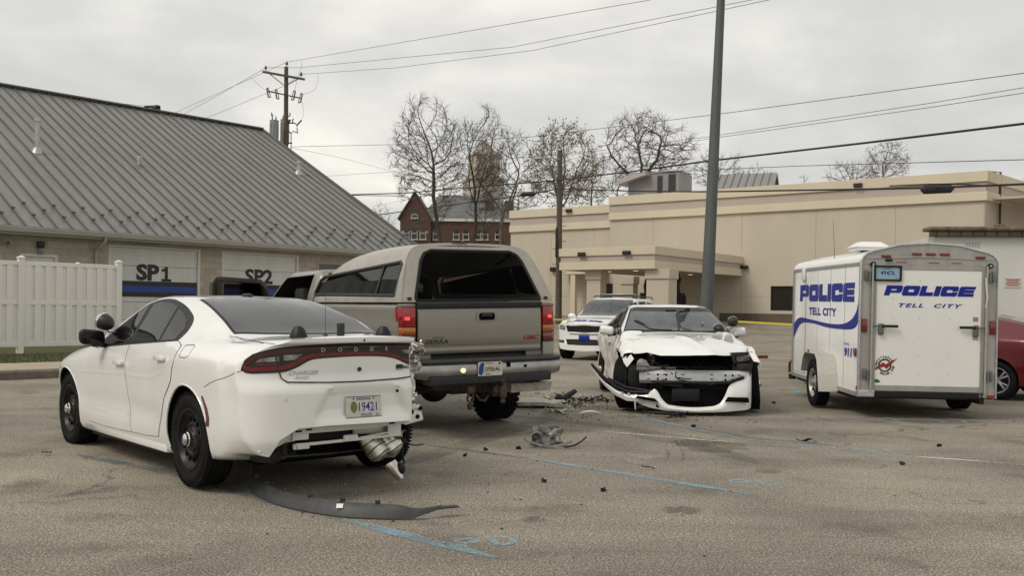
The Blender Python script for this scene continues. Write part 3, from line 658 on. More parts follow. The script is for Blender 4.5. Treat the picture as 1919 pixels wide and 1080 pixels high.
# drive-through lane machines and pipes
for px in (1212, 1272):
    Pq, tq = meet(px, Pw - nF * (D * .45), dF); x = xw - tq; yy = -D * .45; b = B()
    b.tube([(x, yy, GB - .2), (x, yy, zc0)], .07, 10); b.bb(x - .3, x + .3, yy - .25, yy + .25, GB + .5, GB + 1.5, .04); b.bb(x + .1, x + .45, yy - .1, yy + .1, GB + .9, GB + 1.35, .03)
    b.tube([(x, yy - .02, zc0 - 1.1), (x - .02, yy - .1, zc0 - .7), (x + .06, yy, zc0 - .25)], .12, 10)
    t_ = b.obj('teller_tube', M['dark_metal'], cp)
Pq, tq = meet(1137, A0, dF); x = -tq; b = B(); b.bb(x - .55, x + .45, -.03, -.004, GB, 3.1); b.obj('doorway', M['brass_window'], st, smooth=0)
Pq, tq = meet(1112, A0, dF); x = -tq; b = B(); b.bb(x - 2.2, x + 1.1, -.9, -.004, 3.7, 4.2); b.bb(x - 1.2, x - .85, -.85, -.6, GB - .2, 3.7); b.obj('entrance_lintel', M['stucco_lite'], st, smooth=0)
# rain pipe at the corner on the side wall
P = Vector((sdx * 1.9, sdy * 1.9, 0)); b = B(); b.tube([(P.x + .1, P.y - .1, GB), (P.x + .1, P.y - .1, ZT + .16), (P.x - .5, P.y - .75, ZT + .16)], .055, 8); b.obj('standpipe', M['copper'], st)
# roof-top air handler
hY = 63.0
hv = thing('air_handler', 'grey air handling unit on the roof of the beige store', 'air handler', (at(1240, 360, hY).x, hY, ZT - .8), BA + R(180))
b = B(); b.bb(-2.0, .55, -.9, .9, .1, 2.55, .03); b.bb(.55, 1.75, -.9, .9, .1, 2.5, .03); b.bb(-2.1, 1.8, -1, 1, -.3, .1); b.obj('cabinet', M['hvac'], hv, smooth=0)
b = B(); b.prism([(-2.5, 2.25), (-.35, 2.65), (-.35, 2.4), (-2.5, 1.9)], lambda x, z: (x, -1.5, z), lambda x, z: (x, .9, z)); b.bb(-2.0, 1.7, -.95, .95, 2.55, 2.63); b.obj('hood', M['hvac_pale'], hv, smooth=0)
b = B(); b.bb(.2, .55, -.93, -.901, .3, 2.35); b.bb(1.0, 1.5, -.93, -.901, .3, 2.4); b.obj('louvre', M['brass_window'], hv, smooth=0)
b = B(); b.bb(-1.9, 1.6, -.88, .88, -.8, -.3); b.tube([(.9, -1.05, 0), (.9, -1.05, 1.1), (.6, -1.05, 1.1)], .05, 8); b.obj('kerb_frame', M['galv'], hv)
# seamed metal roof behind the store
Y_ = 92.0; pr_ = thing('hall_building', 'building with seamed metal gable roof showing behind the beige store', 'building', (at(1352, 350, Y_).x, Y_, 0), R(-20))
k = 20.0; zr = at(1345, 327, Y_).z; ze = at(1345, 365, Y_).z
b = B(); b.slab([[Vector((0, -5, ze - .4)), Vector((5.2, -5, ze - .4))], [Vector((0, 0, zr)), Vector((5.2, 0, zr))], [Vector((0, 5, ze - .4)), Vector((5.2, 5, ze - .4))]], .15)
rr = b.obj('roof', mat('pale_seamed_roof', (0.24, 0.235, 0.225), .5, metal=.2), pr_, smooth=0)
b = B()
for i in range(8): b.beam((i * .66, -5, ze - .36), (i * .66, 0, zr + .04), .06, .08)
b.obj('roof_seam', M['seam_metal'], rr, smooth=0)
b = B(); b.prism([(-4.6, 0), (-4.6, ze - .2), (0, zr - .25), (4.6, ze - .2), (4.6, 0)], lambda y, z: (.3, y, z), lambda y, z: (5.0, y, z)); b.obj('wall', M['slate'], pr_, smooth=0)

# ------------------------------------------------------------------ white shed wall with brown coping, right
sh = thing('service_building', 'white painted service building with brown brick coping behind the trailer', 'shed', (at(1750, 600, 20).x, 20.0, 0), R(-6))
zt_ = at(1750, 442, 20).z
b = B(); b.bb(0, 8.0, 0, 5.0, -.2, zt_); b.obj('wall', M['render_white'], sh, smooth=0)
b = B(); b.bb(-.12, 8.1, -.12, -.0, zt_ - .02, zt_ + .10, .015); b.bb(-.02, 8.1, -.04, .3, zt_ + .0, zt_ + .06); b.obj('coping', M['coping_brick'], sh, smooth=0)
b = B(); b.bb(-.16, 8.1, -.17, .32, zt_ + .10, zt_ + .185, .03); b.bb(1.18, 1.36, -.1, .05, zt_ + .185, zt_ + .24, .01); b.obj('coping_cap', mat('brown_coping_cap', (.16, .125, .085), .85, noise_amt=.4, nscale=8), sh, smooth=0)
b = B()
for x in (.62, 2.6): 
    for i in range(5): b.bb(x + i * .06, x + i * .06 + .035, -.006, 0.0, zt_ - .24, zt_ - .13)
b.obj('air_vent', mat('vent_grey', (.42, .42, .41), .8), sh, smooth=0)
b = B(); b.bb(1.40, 1.72, -.012, -.0, 1.98, 2.18); sg = b.obj('notice', M['plate'], sh, smooth=0)
b = B()
for i, z in enumerate((2.15, 2.11, 2.07, 2.03)): b.bb(1.42 + .02 * (i % 2), 1.70 - .03 * (i % 2), -.015, -.011, z - .010, z + .008)
b.obj('notice_text', M['sticker_red'], sg, smooth=0)
# ------------------------------------------------------------------ bare trees beyond the store
import numpy as np
def tube_fast(V, F, pts, rs, n):
    base = len(V); m = len(pts); prev = None
    for i, p in enumerate(pts):
        d = (pts[min(i + 1, m - 1)] - pts[max(i - 1, 0)]).normalized()
        a = d.orthogonal().normalized() if prev is None else (prev - d * prev.dot(d)).normalized(); prev = a; c = d.cross(a)
        for k in range(n):
            t = 2 * math.pi * k / n; V.append(p + (a * math.cos(t) + c * math.sin(t)) * rs[i])
    for i in range(m - 1):
        for k in range(n):
            F.append((base + i * n + k, base + i * n + (k + 1) % n, base + (i + 1) * n + (k + 1) % n, base + (i + 1) * n + k))
def tree(label, px, crown, Y, seed, mt, n_att=1500, step=.36, jit=.10, up=.05, leaves=0, twigs=4, rleaf=.0155, fork=None, egg=1.0, tw=(.35, .9), group='bare trees behind the store'):
    """limbs grown into a crown given as (left px, right px, top px, bottom px); twigs sprout from every thin limb"""
    P = at(px, 600, Y); z0 = ground_z(P.x, Y); x0, x1 = at(crown[0], 400, Y).x - P.x, at(crown[1], 400, Y).x - P.x; zt, zb = at(px, crown[2], Y).z - z0, at(px, crown[3], Y).z - z0
    t = thing('bare_tree', label, 'tree', (P.x, Y, z0), 0, group); rg = np.random.RandomState(seed); rnd = random.Random(seed)
    u = rg.uniform(-1, 1, (n_att * 5, 3)); q = (u ** 2).sum(1); u = u[(q < 1) & (q > .02)][:int(n_att * 1.75)]
    wz = 1 - (1 - egg) * u[:, 2]                         # egg > 1 makes the crown wider at the top
    A = np.stack([(x0 + x1) / 2 + u[:, 0] * (x1 - x0) / 2 * wz, u[:, 1] * (x1 - x0) / 2 * wz, (zt + zb) / 2 + u[:, 2] * (zt - zb) / 2], 1)
    A += rg.normal(0, .12, A.shape)
    keep = [noise.noise(Vector(a) * .42 + Vector((seed * 1.3, 0, 0))) > -.16 for a in A]; A = A[np.array(keep)]      # gaps and clumps
    nodes = []; par = []
    hf = zb + (zt - zb) * .08; k = max(3, int(hf / step))
    for i in range(k + 1): nodes.append([(x0 + x1) / 2 * .35 * (i / k) ** 2 + .05 * math.sin(i * .7 + seed), .04 * math.cos(i), hf * i / k - .2]); par.append(i - 1)
    if fork is None:                                     # a leader runs on through the crown
        for i in range(int((zt - zb) * .45 / step)):
            l = nodes[-1]; nodes.append([l[0] + rnd.uniform(-.06, .06) + ((x0 + x1) / 2 - l[0]) * .05, l[1] + rnd.uniform(-.06, .06), l[2] + step]); par.append(len(nodes) - 2)
    else:
        root = len(nodes) - 1
        for fx_, fz in fork:
            pr_ = root; d = Vector((fx_, rnd.uniform(-.3, .3), 1)).normalized(); c = Vector(nodes[root])
            for i in range(int(fz / step)):
                d = (d + Vector((rnd.uniform(-.18, .18), rnd.uniform(-.18, .18), .05)) * (1 + jit * 4)).normalized(); c = c + d * step; nodes.append(list(c)); par.append(pr_); pr_ = len(nodes) - 1
    Nd = np.array(nodes); D = np.linalg.norm(A[:, None] - Nd[None], axis=2); near = D.argmin(1); dist = D.min(1); alive = np.ones(len(A), bool)
    for it in range(140):
        ids = np.where(alive & (dist < 6.5))[0]
        if len(ids) == 0 or len(Nd) > 7000: break
        v = A[ids] - Nd[near[ids]]; v /= np.linalg.norm(v, axis=1)[:, None] + 1e-9; S_ = np.zeros_like(Nd); np.add.at(S_, near[ids], v); src = np.unique(near[ids]); S_ = S_[src]; S_ /= np.linalg.norm(S_, axis=1)[:, None] + 1e-9
        S_ += rg.normal(0, jit, S_.shape); S_[:, 2] += up + .16; S_ /= np.linalg.norm(S_, axis=1)[:, None] + 1e-9
        new = Nd[src] + S_ * step; b0 = len(Nd); cnt = np.bincount(np.array(par[1:] + list(src)), minlength=len(Nd)); bad = np.where(cnt >= 4)[0]; alive[np.isin(near, bad)] = False; Nd = np.vstack([Nd, new]); par += list(src)
        D = np.linalg.norm(A[:, None] - new[None], axis=2); m_ = D.min(1); am = D.argmin(1); up_ = m_ < dist; near[up_] = b0 + am[up_]; dist[up_] = m_[up_]; alive &= dist > step * 1.35
    n = len(Nd); kids = [[] for _ in range(n)]
    for i in range(1, n): kids[par[i]].append(i)
    rad = np.zeros(n)
    for i in range(n - 1, -1, -1): rad[i] = rleaf if not kids[i] else (sum(rad[c] ** 2.35 for c in kids[i])) ** (1 / 2.35)
    T = ([], []); C = ([], []); tips = []; stack = [(0, None)]
    pos = [Vector(p) for p in Nd]
    while stack:
        i, p0 = stack.pop(); ch = [] if p0 is None else [p0]; rs = [] if p0 is None else [rad[i]]
        while True:
            ch.append(i); rs.append(rad[i])
            if not kids[i]: tips.append(pos[i]); break
            ks = sorted(kids[i], key=lambda c: -rad[c])
            for c in ks[1:]: stack.append((c, i))
            i = ks[0]
        if len(ch) > 1:
            r0 = rs[0]; g_ = T if r0 > .055 else C; tube_fast(g_[0], g_[1], [pos[c] for c in ch], [float(x) for x in rs], 7 if r0 > .12 else 5 if r0 > .05 else 3)
    for i in range(n):
        if rad[i] < .034 and par[i] >= 0:
            d0 = (pos[i] - pos[par[i]]).normalized()
            for _ in range(twigs):
                d = (d0 + Vector((rnd.gauss(0, .55), rnd.gauss(0, .55), rnd.gauss(.12, .45)))).normalized(); L = rnd.uniform(*tw); m = pos[i] + d * L * .5; e_ = m + (d + Vector((rnd.gauss(0, .25), rnd.gauss(0, .25), rnd.gauss(.1, .2)))).normalized() * L * .5
                tube_fast(C[0], C[1], [pos[i], m, e_], [.0125, .009, .004], 3)
                if rnd.random() < .5: tips.append(e_)
    for nm, (V, F), m in (('trunk', T, mt), ('crown', C, M['twig'] if mt is M['bark'] else mt)):
        me = bpy.data.meshes.new(nm); me.from_pydata(V, [], F); link(nm, me, m, t, 60)
    if leaves:
        bb = B()
        for _ in range(leaves):
            p = rnd.choice(tips) + Vector([rnd.gauss(0, .12) for _ in range(3)]); s = rnd.uniform(.05, .10)
            a = Vector([rnd.gauss(0, 1) for _ in range(3)]).normalized(); c = a.orthogonal().normalized()
            bb.face([p - a * s - c * s * .6, p + a * s - c * s * .5, p + a * s * .9 + c * s * .7, p - a * s * .8 + c * s * .6])
        bb.obj('leaves', M['leaf'], t, smooth=0)
    return t
tree('tall oval bare tree with straight dark trunk left of the pale tower', 828, (728, 872, 176, 425), 78, 3, M['bark'], 2300, egg=.86, up=.16)
tree('bare tree standing directly in front of the pale tower', 886, (852, 948, 192, 400), 80, 12, M['bark'], 1700, egg=.95, fork=[(-.35, 4), (.1, 5), (.35, 4)], up=.08)
tree('slender pale-twigged tree with leaning forked trunk beside the store end', 935, (884, 1012, 242, 410), 79, 23, M['bark_pale'], 1200, fork=[(-.8, 4), (.25, 4), (.8, 3.5)], up=.05)
tree('tree still holding dry brown leaves behind the wooden street pole', 1052, (990, 1118, 230, 400), 82, 31, M['bark_pale'], 1500, leaves=2000, up=.12, fork=[(-.3, 4), (.05, 5), (.3, 4)])
tree('big gnarled bare tree with spreading limbs behind the air handler', 1182, (1118, 1302, 208, 352), 80, 44, M['bark'], 1000, step=.42, jit=.30, up=-.10, rleaf=.020, fork=[(-.7, 4.5), (.1, 3.5), (1.1, 5.0)], tw=(.4, 1.1))
tree('low bare tree right of the grey light pole above the store roof', 1345, (1295, 1400, 280, 360), 96, 51, M['bark'], 700, step=.45)
tree('bushy low bare tree beside the seamed metal gable roof', 1408, (1370, 1452, 316, 365), 100, 58, M['bark'], 500, step=.45)
tree('small upright bare tree with reddish twigs above the store roof, right', 1650, (1612, 1702, 264, 350), 92, 63, M['bark_pale'], 700, leaves=260, up=.1)
tree('spreading low bare tree just left of the small upright tree', 1592, (1542, 1640, 306, 360), 96, 71, M['bark'], 600, step=.45)
tree('tiny far bare treetop in the gap over the middle of the store roof', 1502, (1486, 1518, 326, 370), 120, 77, M['bark_pale'], 250, step=.5)
tree('far bare tree in the gap right of the garage roof', 722, (692, 745, 380, 450), 100, 84, M['bark_pale'], 500, step=.45)
tree('bare scrubby tree at the left end of the store wall', 968, (930, 1010, 320, 430), 88, 91, M['bark'], 700, step=.42)
tree('bare scrubby tree partly hidden behind the leafy tree', 1105, (1070, 1150, 290, 390), 92, 97, M['bark_pale'], 700, step=.42, leaves=350)
tree('bare tree cut off by the right edge of the photo', 1925, (1895, 1960, 312, 400), 95, 103, M['bark'], 400, step=.45)
tree('bare scrubby tree under the gnarled tree near the air handler', 1150, (1110, 1215, 318, 385), 90, 109, M['bark'], 600, step=.42)
tree('bare scrubby tree in front of the slate roofed brick building', 908, (870, 948, 366, 445), 96, 113, M['bark'], 500, step=.45)

# ------------------------------------------------------------------ brick building and tower
Yb = 116.0; cb = thing('brick_building', 'red brick hall with slate roof, gable and arched windows behind the trees', 'building', (at(748, 600, Yb).x, Yb, 0), 0)
s_ = FPX / Yb; zw = at(780, 409, Yb).z; zp = at(776, 362, Yb).z; x1 = (962 - 748) / s_; xg = (805 - 748) / s_
b = B(); b.bb(xg, x1, .6, 14, 0, zw, 0); b.prism([(0, 0), (xg, 0), (xg, zw), (xg * .47, zp), (0, zw)], lambda x, z: (x, 0, z), lambda x, z: (x, 10, z)); wl = b.obj('wall', M['red_brick'], cb, smooth=0)
b = B(); zr = at(860, 366, Yb + 8).z
b.slab([[Vector((xg - 1.5, .4, zw)), Vector((x1 + .2, .4, zw))], [Vector((xg + .5, 8, zr)), Vector((x1 - 2.2, 8, zr))], [Vector((xg - 1.5, 15, zw)), Vector((x1 + .2, 15, zw))]], .15)
b.slab([[Vector((-.25, -.25, zw - .2)), Vector((-.25, 10, zw - .2))], [Vector((xg * .47, -.25, zp + .12)), Vector((xg * .47, 10, zp + .12))], [Vector((xg + .2, -.25, zw - .2)), Vector((xg + .2, 10, zw - .2))]], .15)
b.obj('roof', M['slate'], cb, smooth=0)
b = B(); b.bb(xg, x1 + .1, .35, .598, zw - .28, zw + .05); b.obj('cornice', M['trim_white'], cb, smooth=0)
b = B()
for px in (905, 943): x = (px - 748) / s_; b = B(); b.bb(x, x + 1.1, 3, 4, zw, zw + 2.6); b.obj('chimney', M['red_brick'], cb, smooth=0)
def archwin(x, z0, z1, wd, y, par):
    b = B(); P = [(x - wd / 2, z0), (x + wd / 2, z0)] + [(x + wd / 2 * math.cos(t), z1 - wd / 2 + wd / 2 * math.sin(t)) for t in [math.pi * k / 8 for k in range(9)]]
    b.prism(P, lambda a, c: (a, y - .06, c), lambda a, c: (a, y - .02, c)); o = b.obj('window', M['brass_window'], par, smooth=0)
    b = B(); b.bb(x - wd / 2 - .02, x - wd / 2 + .07, y - .10, y - .062, z0, z1 - wd / 2); b.bb(x + wd / 2 - .07, x + wd / 2 + .02, y - .10, y - .062, z0, z1 - wd / 2)
    b.bb(x - wd / 2 - .08, x + wd / 2 + .08, y - .16, y - .02, z0 - .16, z0 - .002); b.bb(x - wd / 2 + .102, x + wd / 2 - .102, y - .1, y - .062, (z0 + z1) / 2 - .05, (z0 + z1) / 2 + .05)
    b.obj('frame', M['gutter'], o, smooth=0)
for px in (760, 775, 791, 815): archwin((px - 748) / s_, at(px, 448, Yb).z, at(px, 427, Yb).z, .75, 0 if px < 805 else .6, cb)
for px in (853, 871, 893, 907, 932): archwin((px - 748) / s_, at(px, 448, Yb).z, at(px, 430, Yb).z, .75, .6, cb)
archwin((775 - 748) / s_, at(775, 408, Yb).z, at(775, 396, Yb).z, .8, 0, cb)
b = B()
for px in (760, 775, 791): x = (px - 748) / s_; z = at(px, 428, Yb).z; b.bb(x - .62, x + .62, -.05, -.003, z - .55, z - .38)
b.obj('stone_string_course', M['stucco_mauve'], cb, smooth=0)
Yt = 150.0; tw = thing('church_tower', 'pale peach stone tower behind the bare trees', 'tower', (at(903, 600, Yt).x, Yt, 0), R(20)); k = Yt / FPX
z = lambda y: at(903, y, Yt).z
b = B(); b.bb(-2.55, 2.55, -2.55, 2.55, 0, z(336), .1); b.bb(-2.0, 2.0, -2.0, 2.0, z(336), z(292), .08); b.bb(-2.75, 2.75, -2.75, 2.75, z(341), z(336), .05); b.bb(-2.2, 2.2, -2.2, 2.2, z(294), z(290), .05)
b.obj('shaft', M['tower'], tw, smooth=0)
b = B(); b.lathe([(1.8, z(290)), (1.7, z(282)), (1.3, z(274)), (.6, z(268)), (.05, z(262))], 'z', (0, 0, 0), 8); b.obj('spire', mat('tower_roof', (.40, .36, .32), .8), tw, smooth=0)  # spire takes the same haze-paled tone as the shaft
for a in range(4):
    b = B(); q = Matrix.Rotation(a * math.pi / 2, 3, 'Z')
    for xx in (-.8, .8): b.box(q @ Vector((xx, -2.0, (z(292) + z(330)) / 2)), (.6, .1, 3.0), q)
    b.obj('belfry_opening', mat('belfry_shadow_louvre', (.33, .28, .23), .9) if a == 0 else bpy.data.materials['belfry_shadow_louvre'], tw, smooth=0)

# ------------------------------------------------------------------ poles
# grey tapered light pole behind the damaged sedan
p0 = gnd(1322, 674); p0 = Vector((at(1322.5, 600, 19.5).x, 19.5, 0)); p1 = at(1351.5, 0, 19.6)
lp = thing('light_pole', 'tall grey tapered steel light pole leaning slightly, behind the damaged sedan', 'light pole', tuple(p0))
dv = (p1 - at(1325, 575, 19.5)) / (p1.z - at(1325, 575, 19.5).z); base = at(1325, 575, 19.5) - dv * at(1325, 575, 19.5).z - p0; top = base + dv * 10.0
b = B(); b.tube([base.lerp(top, i / 6) for i in range(7)], [lerp(.142, .066, i / 6) for i in range(7)], 20); b.obj('shaft', M['pole_grey'], lp)
b = B(); b.bb(-.22 + base.x, .22 + base.x, -.22, .22, 0, .03, .01); b.lathe([(.30, -.1), (.30, .02)], 'z', (base.x, 0, 0), 20, True); b.obj('base_plate', M['galv'], lp)
b = B(); b.tube([top, top + Vector((1.2, 0, .25))], .04, 8); b.box(top + Vector((1.5, 0, .27)), (.8, .34, .12), None, .04); b.obj('lamp_head', M['pole_grey'], lp)
# wooden street pole
Yw = 52.0; q0 = at(1047, 600, Yw); zg = ground_z(q0.x, Yw); wp = thing('utility_pole', 'plain wooden street pole with climbing pegs in front of the beige store', 'utility pole', (q0.x, Yw, zg))
b = B(); tp = at(1050, 282, Yw); b.tube([(0, 0, -.2), (tp.x - q0.x, 0, tp.z - zg)], [.19, .135], 12); b.obj('pole', M['wood'], wp)
b = B()
for i in range(13):
    zz = 2.8 + i * .42; sd_ = -1 if i % 2 else 1; b.tube([(0, 0, zz), (sd_ * .34, 0, zz), (sd_ * .34, 0, zz + .05)], .016, 5)
b.obj('climbing_peg', M['dark_metal'], wp)
b = B(); b.tube([(0, -.1, tp.z - zg - .5), (-.7, -.3, tp.z - zg - .45), (-1.0, -.4, tp.z - zg - .5)], .03, 6); b.sphere((-1.2, -.45, tp.z - zg - .52), .18, (1.5, .9, .5)); b.obj('street_lamp_head', M['galv'], wp)
b = B(); b.tube([(-.17, -.12, 3.6), (-.17, -.12, 5.2)], .06, 6); b.box((-.16, -.16, 4.4), (.14, .12, .5), None, .02); b.obj('conduit', M['dark_metal'], wp)
# power pole with transformer behind the garage
Yp = 60.0; q0 = at(536, 500, Yp); up = thing('utility_pole', 'tall wooden power pole with crossarm, cutouts and transformer behind the garage roof', 'utility pole', (q0.x, Yp, 0))
def L_(px, py): v = at(px, py, Yp); return Vector((v.x - q0.x, 0, v.z))
b = B(); tz = L_(537, 125).z; b.tube([(0, 0, 0), (L_(537, 125).x, 0, tz)], [.20, .125], 12); b.obj('pole', M['wood'], up)
b = B(); a0, a1 = L_(494, 135.5), L_(573, 150); b.beam(a0 + Vector((0, -.2, 0)), a1 + Vector((0, -.2, 0)), .11, .13, .01); ca = b.obj('crossarm', M['wood'], up, smooth=0)
b = B(); b.beam(L_(508, 140) + Vector((0, -.17, 0)), L_(533, 160) + Vector((0, -.17, 0)), .03, .05); b.beam(L_(560, 149) + Vector((0, -.17, 0)), L_(540, 160) + Vector((0, -.17, 0)), .03, .05); b.obj('arm_brace', M['dark_metal'], up, smooth=0)
def insul(c, par):
    b = B(); b.lathe([(.02, 0), (.02, .12), (.09, .13), (.10, .17), (.05, .19), (.085, .21), (.085, .25), (.05, .28), (.05, .33), (.001, .34)], 'z', tuple(c), 10); b.obj('insulator', M['insul'], par)
for px, py in ((500, 136), (566, 148)): insul(L_(px, py) + Vector((0, -.2, .05)), ca)
insul(L_(538, 125), up)
b = B(); b.beam(L_(503, 172) + Vector((0, -.25, 0)), L_(568, 186) + Vector((0, -.25, 0)), .06, .07); arm2 = b.obj('equipment_arm', M['dark_metal'], up, smooth=0)
for px, py in ((508, 176), (524, 179), (552, 181), (565, 186)):
    c = L_(px, py) + Vector((0, -.4, 0)); b = B(); sg = 1 if px < 537 else -1
    b.tube([c + Vector((-.05 * sg, 0, .28)), c + Vector((.09 * sg, 0, -.28))], .028, 6); b.tube([c + Vector((-.15 * sg, 0, .26)), c + Vector((-.05 * sg, 0, -.28))], .05, 8)
    b.tube([c + Vector((-.16 * sg, 0, .27)), c + Vector((-.04 * sg, 0, .29))], .035, 6); b.tube([c + Vector((-.05 * sg, 0, -.28)), c + Vector((.1 * sg, 0, -.29))], .035, 6); b.obj('cutout_fuse', M['insul'], arm2)
for px, y0, y1, dy in ((518, 229, 272, -.55), (531, 222, 268, .4)):
    c0, c1 = L_(px, y1), L_(px, y0); b = B(); rr = .27
    b.lathe([(.001, c0.z), (rr, c0.z), (rr, c1.z - .05), (rr * 1.05, c1.z - .05), (rr * 1.05, c1.z), (.001, c1.z + .06)], 'z', (c0.x, dy, 0), 18)
    for a in range(0, 360, 30): x = c0.x + math.cos(R(a)) * rr; y = dy + math.sin(R(a)) * rr; b.beam((x, y, c0.z + .15), (x, y, c1.z - .2), .02, .05)
    tr_ = b.obj('transformer', M['xfmr'], up)
    b = B()
    for ox in (-.12, .1): b.lathe([(.04, c1.z), (.06, c1.z + .06), (.035, c1.z + .1), (.055, c1.z + .16), (.03, c1.z + .2), (.015, c1.z + .32)], 'z', (c0.x + ox, dy, 0), 8)
    b.obj('bushing', M['insul'], tr_)
b = B(); b.tube([L_(540, 231), L_(549, 230), L_(556, 232)], .035, 6); b.tube([L_(556, 236), L_(561, 230), L_(566, 225)], .05, 6); b.tube([L_(541, 230), L_(545, 224)], .06, 6); b.tube([L_(548, 232), L_(550, 222)], .04, 6)
b.tube([L_(546, 282), L_(546, 250), L_(550, 246), L_(556, 248), L_(558, 250), L_(557, 238)], .03, 6); b.tube([L_(546, 250), L_(541, 246)], .04, 6); b.tube([L_(540, 268), L_(548, 268)], .04, 6); b.obj('cable_riser', M['dark_metal'], up)
b = B(); b.tube([L_(510, 218), L_(509, 210), L_(512, 217)], .04, 5); b.tube([L_(540, 218), L_(544, 217), L_(544, 211)], .04, 5); b.obj('lightning_arrester', M['insul'], up)
# far pole top showing over the garage ridge
Yq = 75.0; q1 = at(290, 400, Yq); fp = thing('utility_pole', 'far pole top just showing above the garage roof ridge', 'utility pole', (q1.x, Yq, 0))
def L2(px, py): v = at(px, py, Yq); return Vector((v.x - q1.x, 0, v.z))
b = B(); b.tube([(0, 0, 0), L2(290, 199)], [.2, .14], 10); b.obj('pole', M['wood'], fp)
b = B(); b.beam(L2(262, 207), L2(301, 203), .12, .16); b.beam(L2(272, 200), L2(300, 199), .3, .12); b.tube([L2(285, 205), L2(296, 200)], .2, 8); b.obj('crossarm', M['dark_metal'], fp, smooth=0)

# ------------------------------------------------------------------ overhead lines
def wire(name, label, pts, r, m, group='overhead lines', sag=0.0):
    P = [at(*p) for p in pts]; Q = []
    for i in range(len(P) - 1):
        for j in range(8): Q.append(P[i].lerp(P[i + 1], j / 8) + Vector((0, 0, -sag * 4 * (j / 8) * (1 - j / 8))))
    Q.append(P[-1])
    if pts[-1][0] > 1400: Q.append(P[-1] + (P[-1] - P[-2]).normalized() * 22)       # runs on past the edge of the photo
    b = B(); o = Q[0].copy(); b.tube([q - o for q in Q], r, 5, cap=False)
    ob = b.obj(name, m, None, loc=o); tag(ob, label, 'cable', group); return ob
th = M['wire_thin']; bl = M['wire']
wire('power_line', 'thin upper wire from the power pole top, highest at the right', [(538, 116, 60), (1215, 0, 38), (1420, -42, 34)], .012, th)
wire('power_line', 'thin wire crossing from the pole crossarm to the sky top, middle of three', [(500, 126, 60), (560, 126.5, 58), (960, 88, 46), (1385, 4, 37), (1500, -18, 35)], .012, th)
wire('power_line', 'thin wire from the crossarm right insulator, lowest of the three to the top edge', [(566, 139, 60), (740, 127, 54), (1000, 94, 46), (1438, 0, 36), (1500, -14, 35)], .012, th)
wire('power_line', 'thin wire running down left from the power pole top', [(538, 116, 60), (318, 216, 80), (270, 238, 84)], .013, th)
wire('power_line', 'thin wire running down left from the crossarm left insulator', [(500, 126, 60), (420, 172, 68), (330, 222, 78)], .013, th)
wire('power_line', 'thin wire running down left below the crossarm', [(566, 139, 60), (530, 162, 62), (378, 225, 76), (350, 238, 80)], .013, th)
wire('power_line', 'thin horizontal wire at mid height right of the power pole', [(546, 275, 60), (780, 270, 58), (1000, 256, 50), (1345, 214, 40), (1925, 136, 28)], .013, th)
wire('power_line', 'upper of two thin parallel wires rising to the right edge', [(612, 330, 70), (752, 321, 62), (960, 297, 52), (1110, 284, 46), (1322, 257, 38), (1744, 193, 29), (1925, 163, 26)], .010, th)
wire('power_line', 'lower of two thin parallel wires rising to the right edge', [(1060, 300, 50), (1150, 284, 45), (1322, 261, 38), (1744, 201, 29), (1925, 173, 26)], .010, th)
wire('power_line', 'thin straight wire just above the store parapet at the right', [(1000, 332, 60), (1218, 323, 45), (1500, 311, 36), (1925, 299, 27)], .012, bl)
wire('power_line', 'thin slack wire descending from the power pole toward the brick hall', [(548, 277, 60), (640, 296, 70), (740, 322, 90)], .010, th)
wire('power_line', 'faint thin wire over the garage ridge', [(120, 183, 60), (262, 197, 72), (288, 200, 75)], .012, th)
wire('power_line', 'thin wire descending left from the street pole toward the garage', [(706, 386, 80), (800, 366, 68), (960, 345, 58), (1044, 322, 52)], .010, th)
wire('cable', 'thick black cable rising to the right edge above the store', [(655, 365, 62), (760, 362, 60), (827, 356, 58), (1045, 338, 51.8), (1195, 320, 42), (1326, 302, 36), (1620, 268, 29), (1925, 231, 24)], .034, bl)
wire('cable', 'thick black cable crossing the parapet of the store at the right', [(1050, 354, 51.8), (1195, 358.5, 44), (1330, 359.5, 38), (1600, 355, 30), (1750, 352, 26), (1925, 345, 23)], .030, bl)
wire('cable', 'black cable from the street pole down left past the brick hall', [(707, 403, 70), (884, 379, 60), (990, 365, 55), (1044, 354, 52)], .034, bl)
wire('cable', 'black cable loop with a dead end left of the brick hall', [(655, 366, 62), (738, 367, 60), (752, 369, 60), (760, 364, 60)], .022, bl)
for px, py, Y, label in ((990, 365, 55, 'black splice box hanging on the cable left of the street pole'), (1757, 356, 26, 'black splice box hanging on the cable over the store wall')):
    p = at(px, py, Y); b = B(); b.tube([(-.45, 0, 0), (-.35, 0, 0), (.35, 0, .04), (.45, 0, .05)], [.03, .12, .12, .03], 10)
    b.tube([(-1.3, 0, .09), (-.3, 0, .15), (.4, 0, .17), (1.4, 0, .13)], .018, 5)
    o = b.obj('splice_box', bl, None, loc=p); tag(o, label, 'splice box')
# droppers from the primaries to the fuses
def drop(label, pts):
    P = [at(*p) for p in pts]; o = P[0].copy(); b = B(); b.tube([q - o for q in P], .009, 4, cap=False); ob = b.obj('jumper_wire', th, None, loc=o); tag(ob, label, 'jumper wire', 'jumpers on the power pole')
drop('looping jumper wire hanging right of the power pole', [(596, 138, 59), (597, 150, 59.2), (592, 166, 59.5), (582, 173, 59.7), (567, 177, 59.8)])
drop('looping jumper wire hanging left of the power pole', [(471, 145, 62), (484, 158, 61), (494, 166, 60), (506, 170, 59.8)])
drop('jumper wire under the right half of the crossarm', [(566, 115, 59), (566, 125, 59), (560, 138, 59.5), (555, 160, 59.7), (552, 176, 59.8)])
drop('lower jumper wire from the fuses to the riser', [(566, 190, 59.7), (570, 205, 59.8), (568, 220, 59.9), (562, 228, 60)])
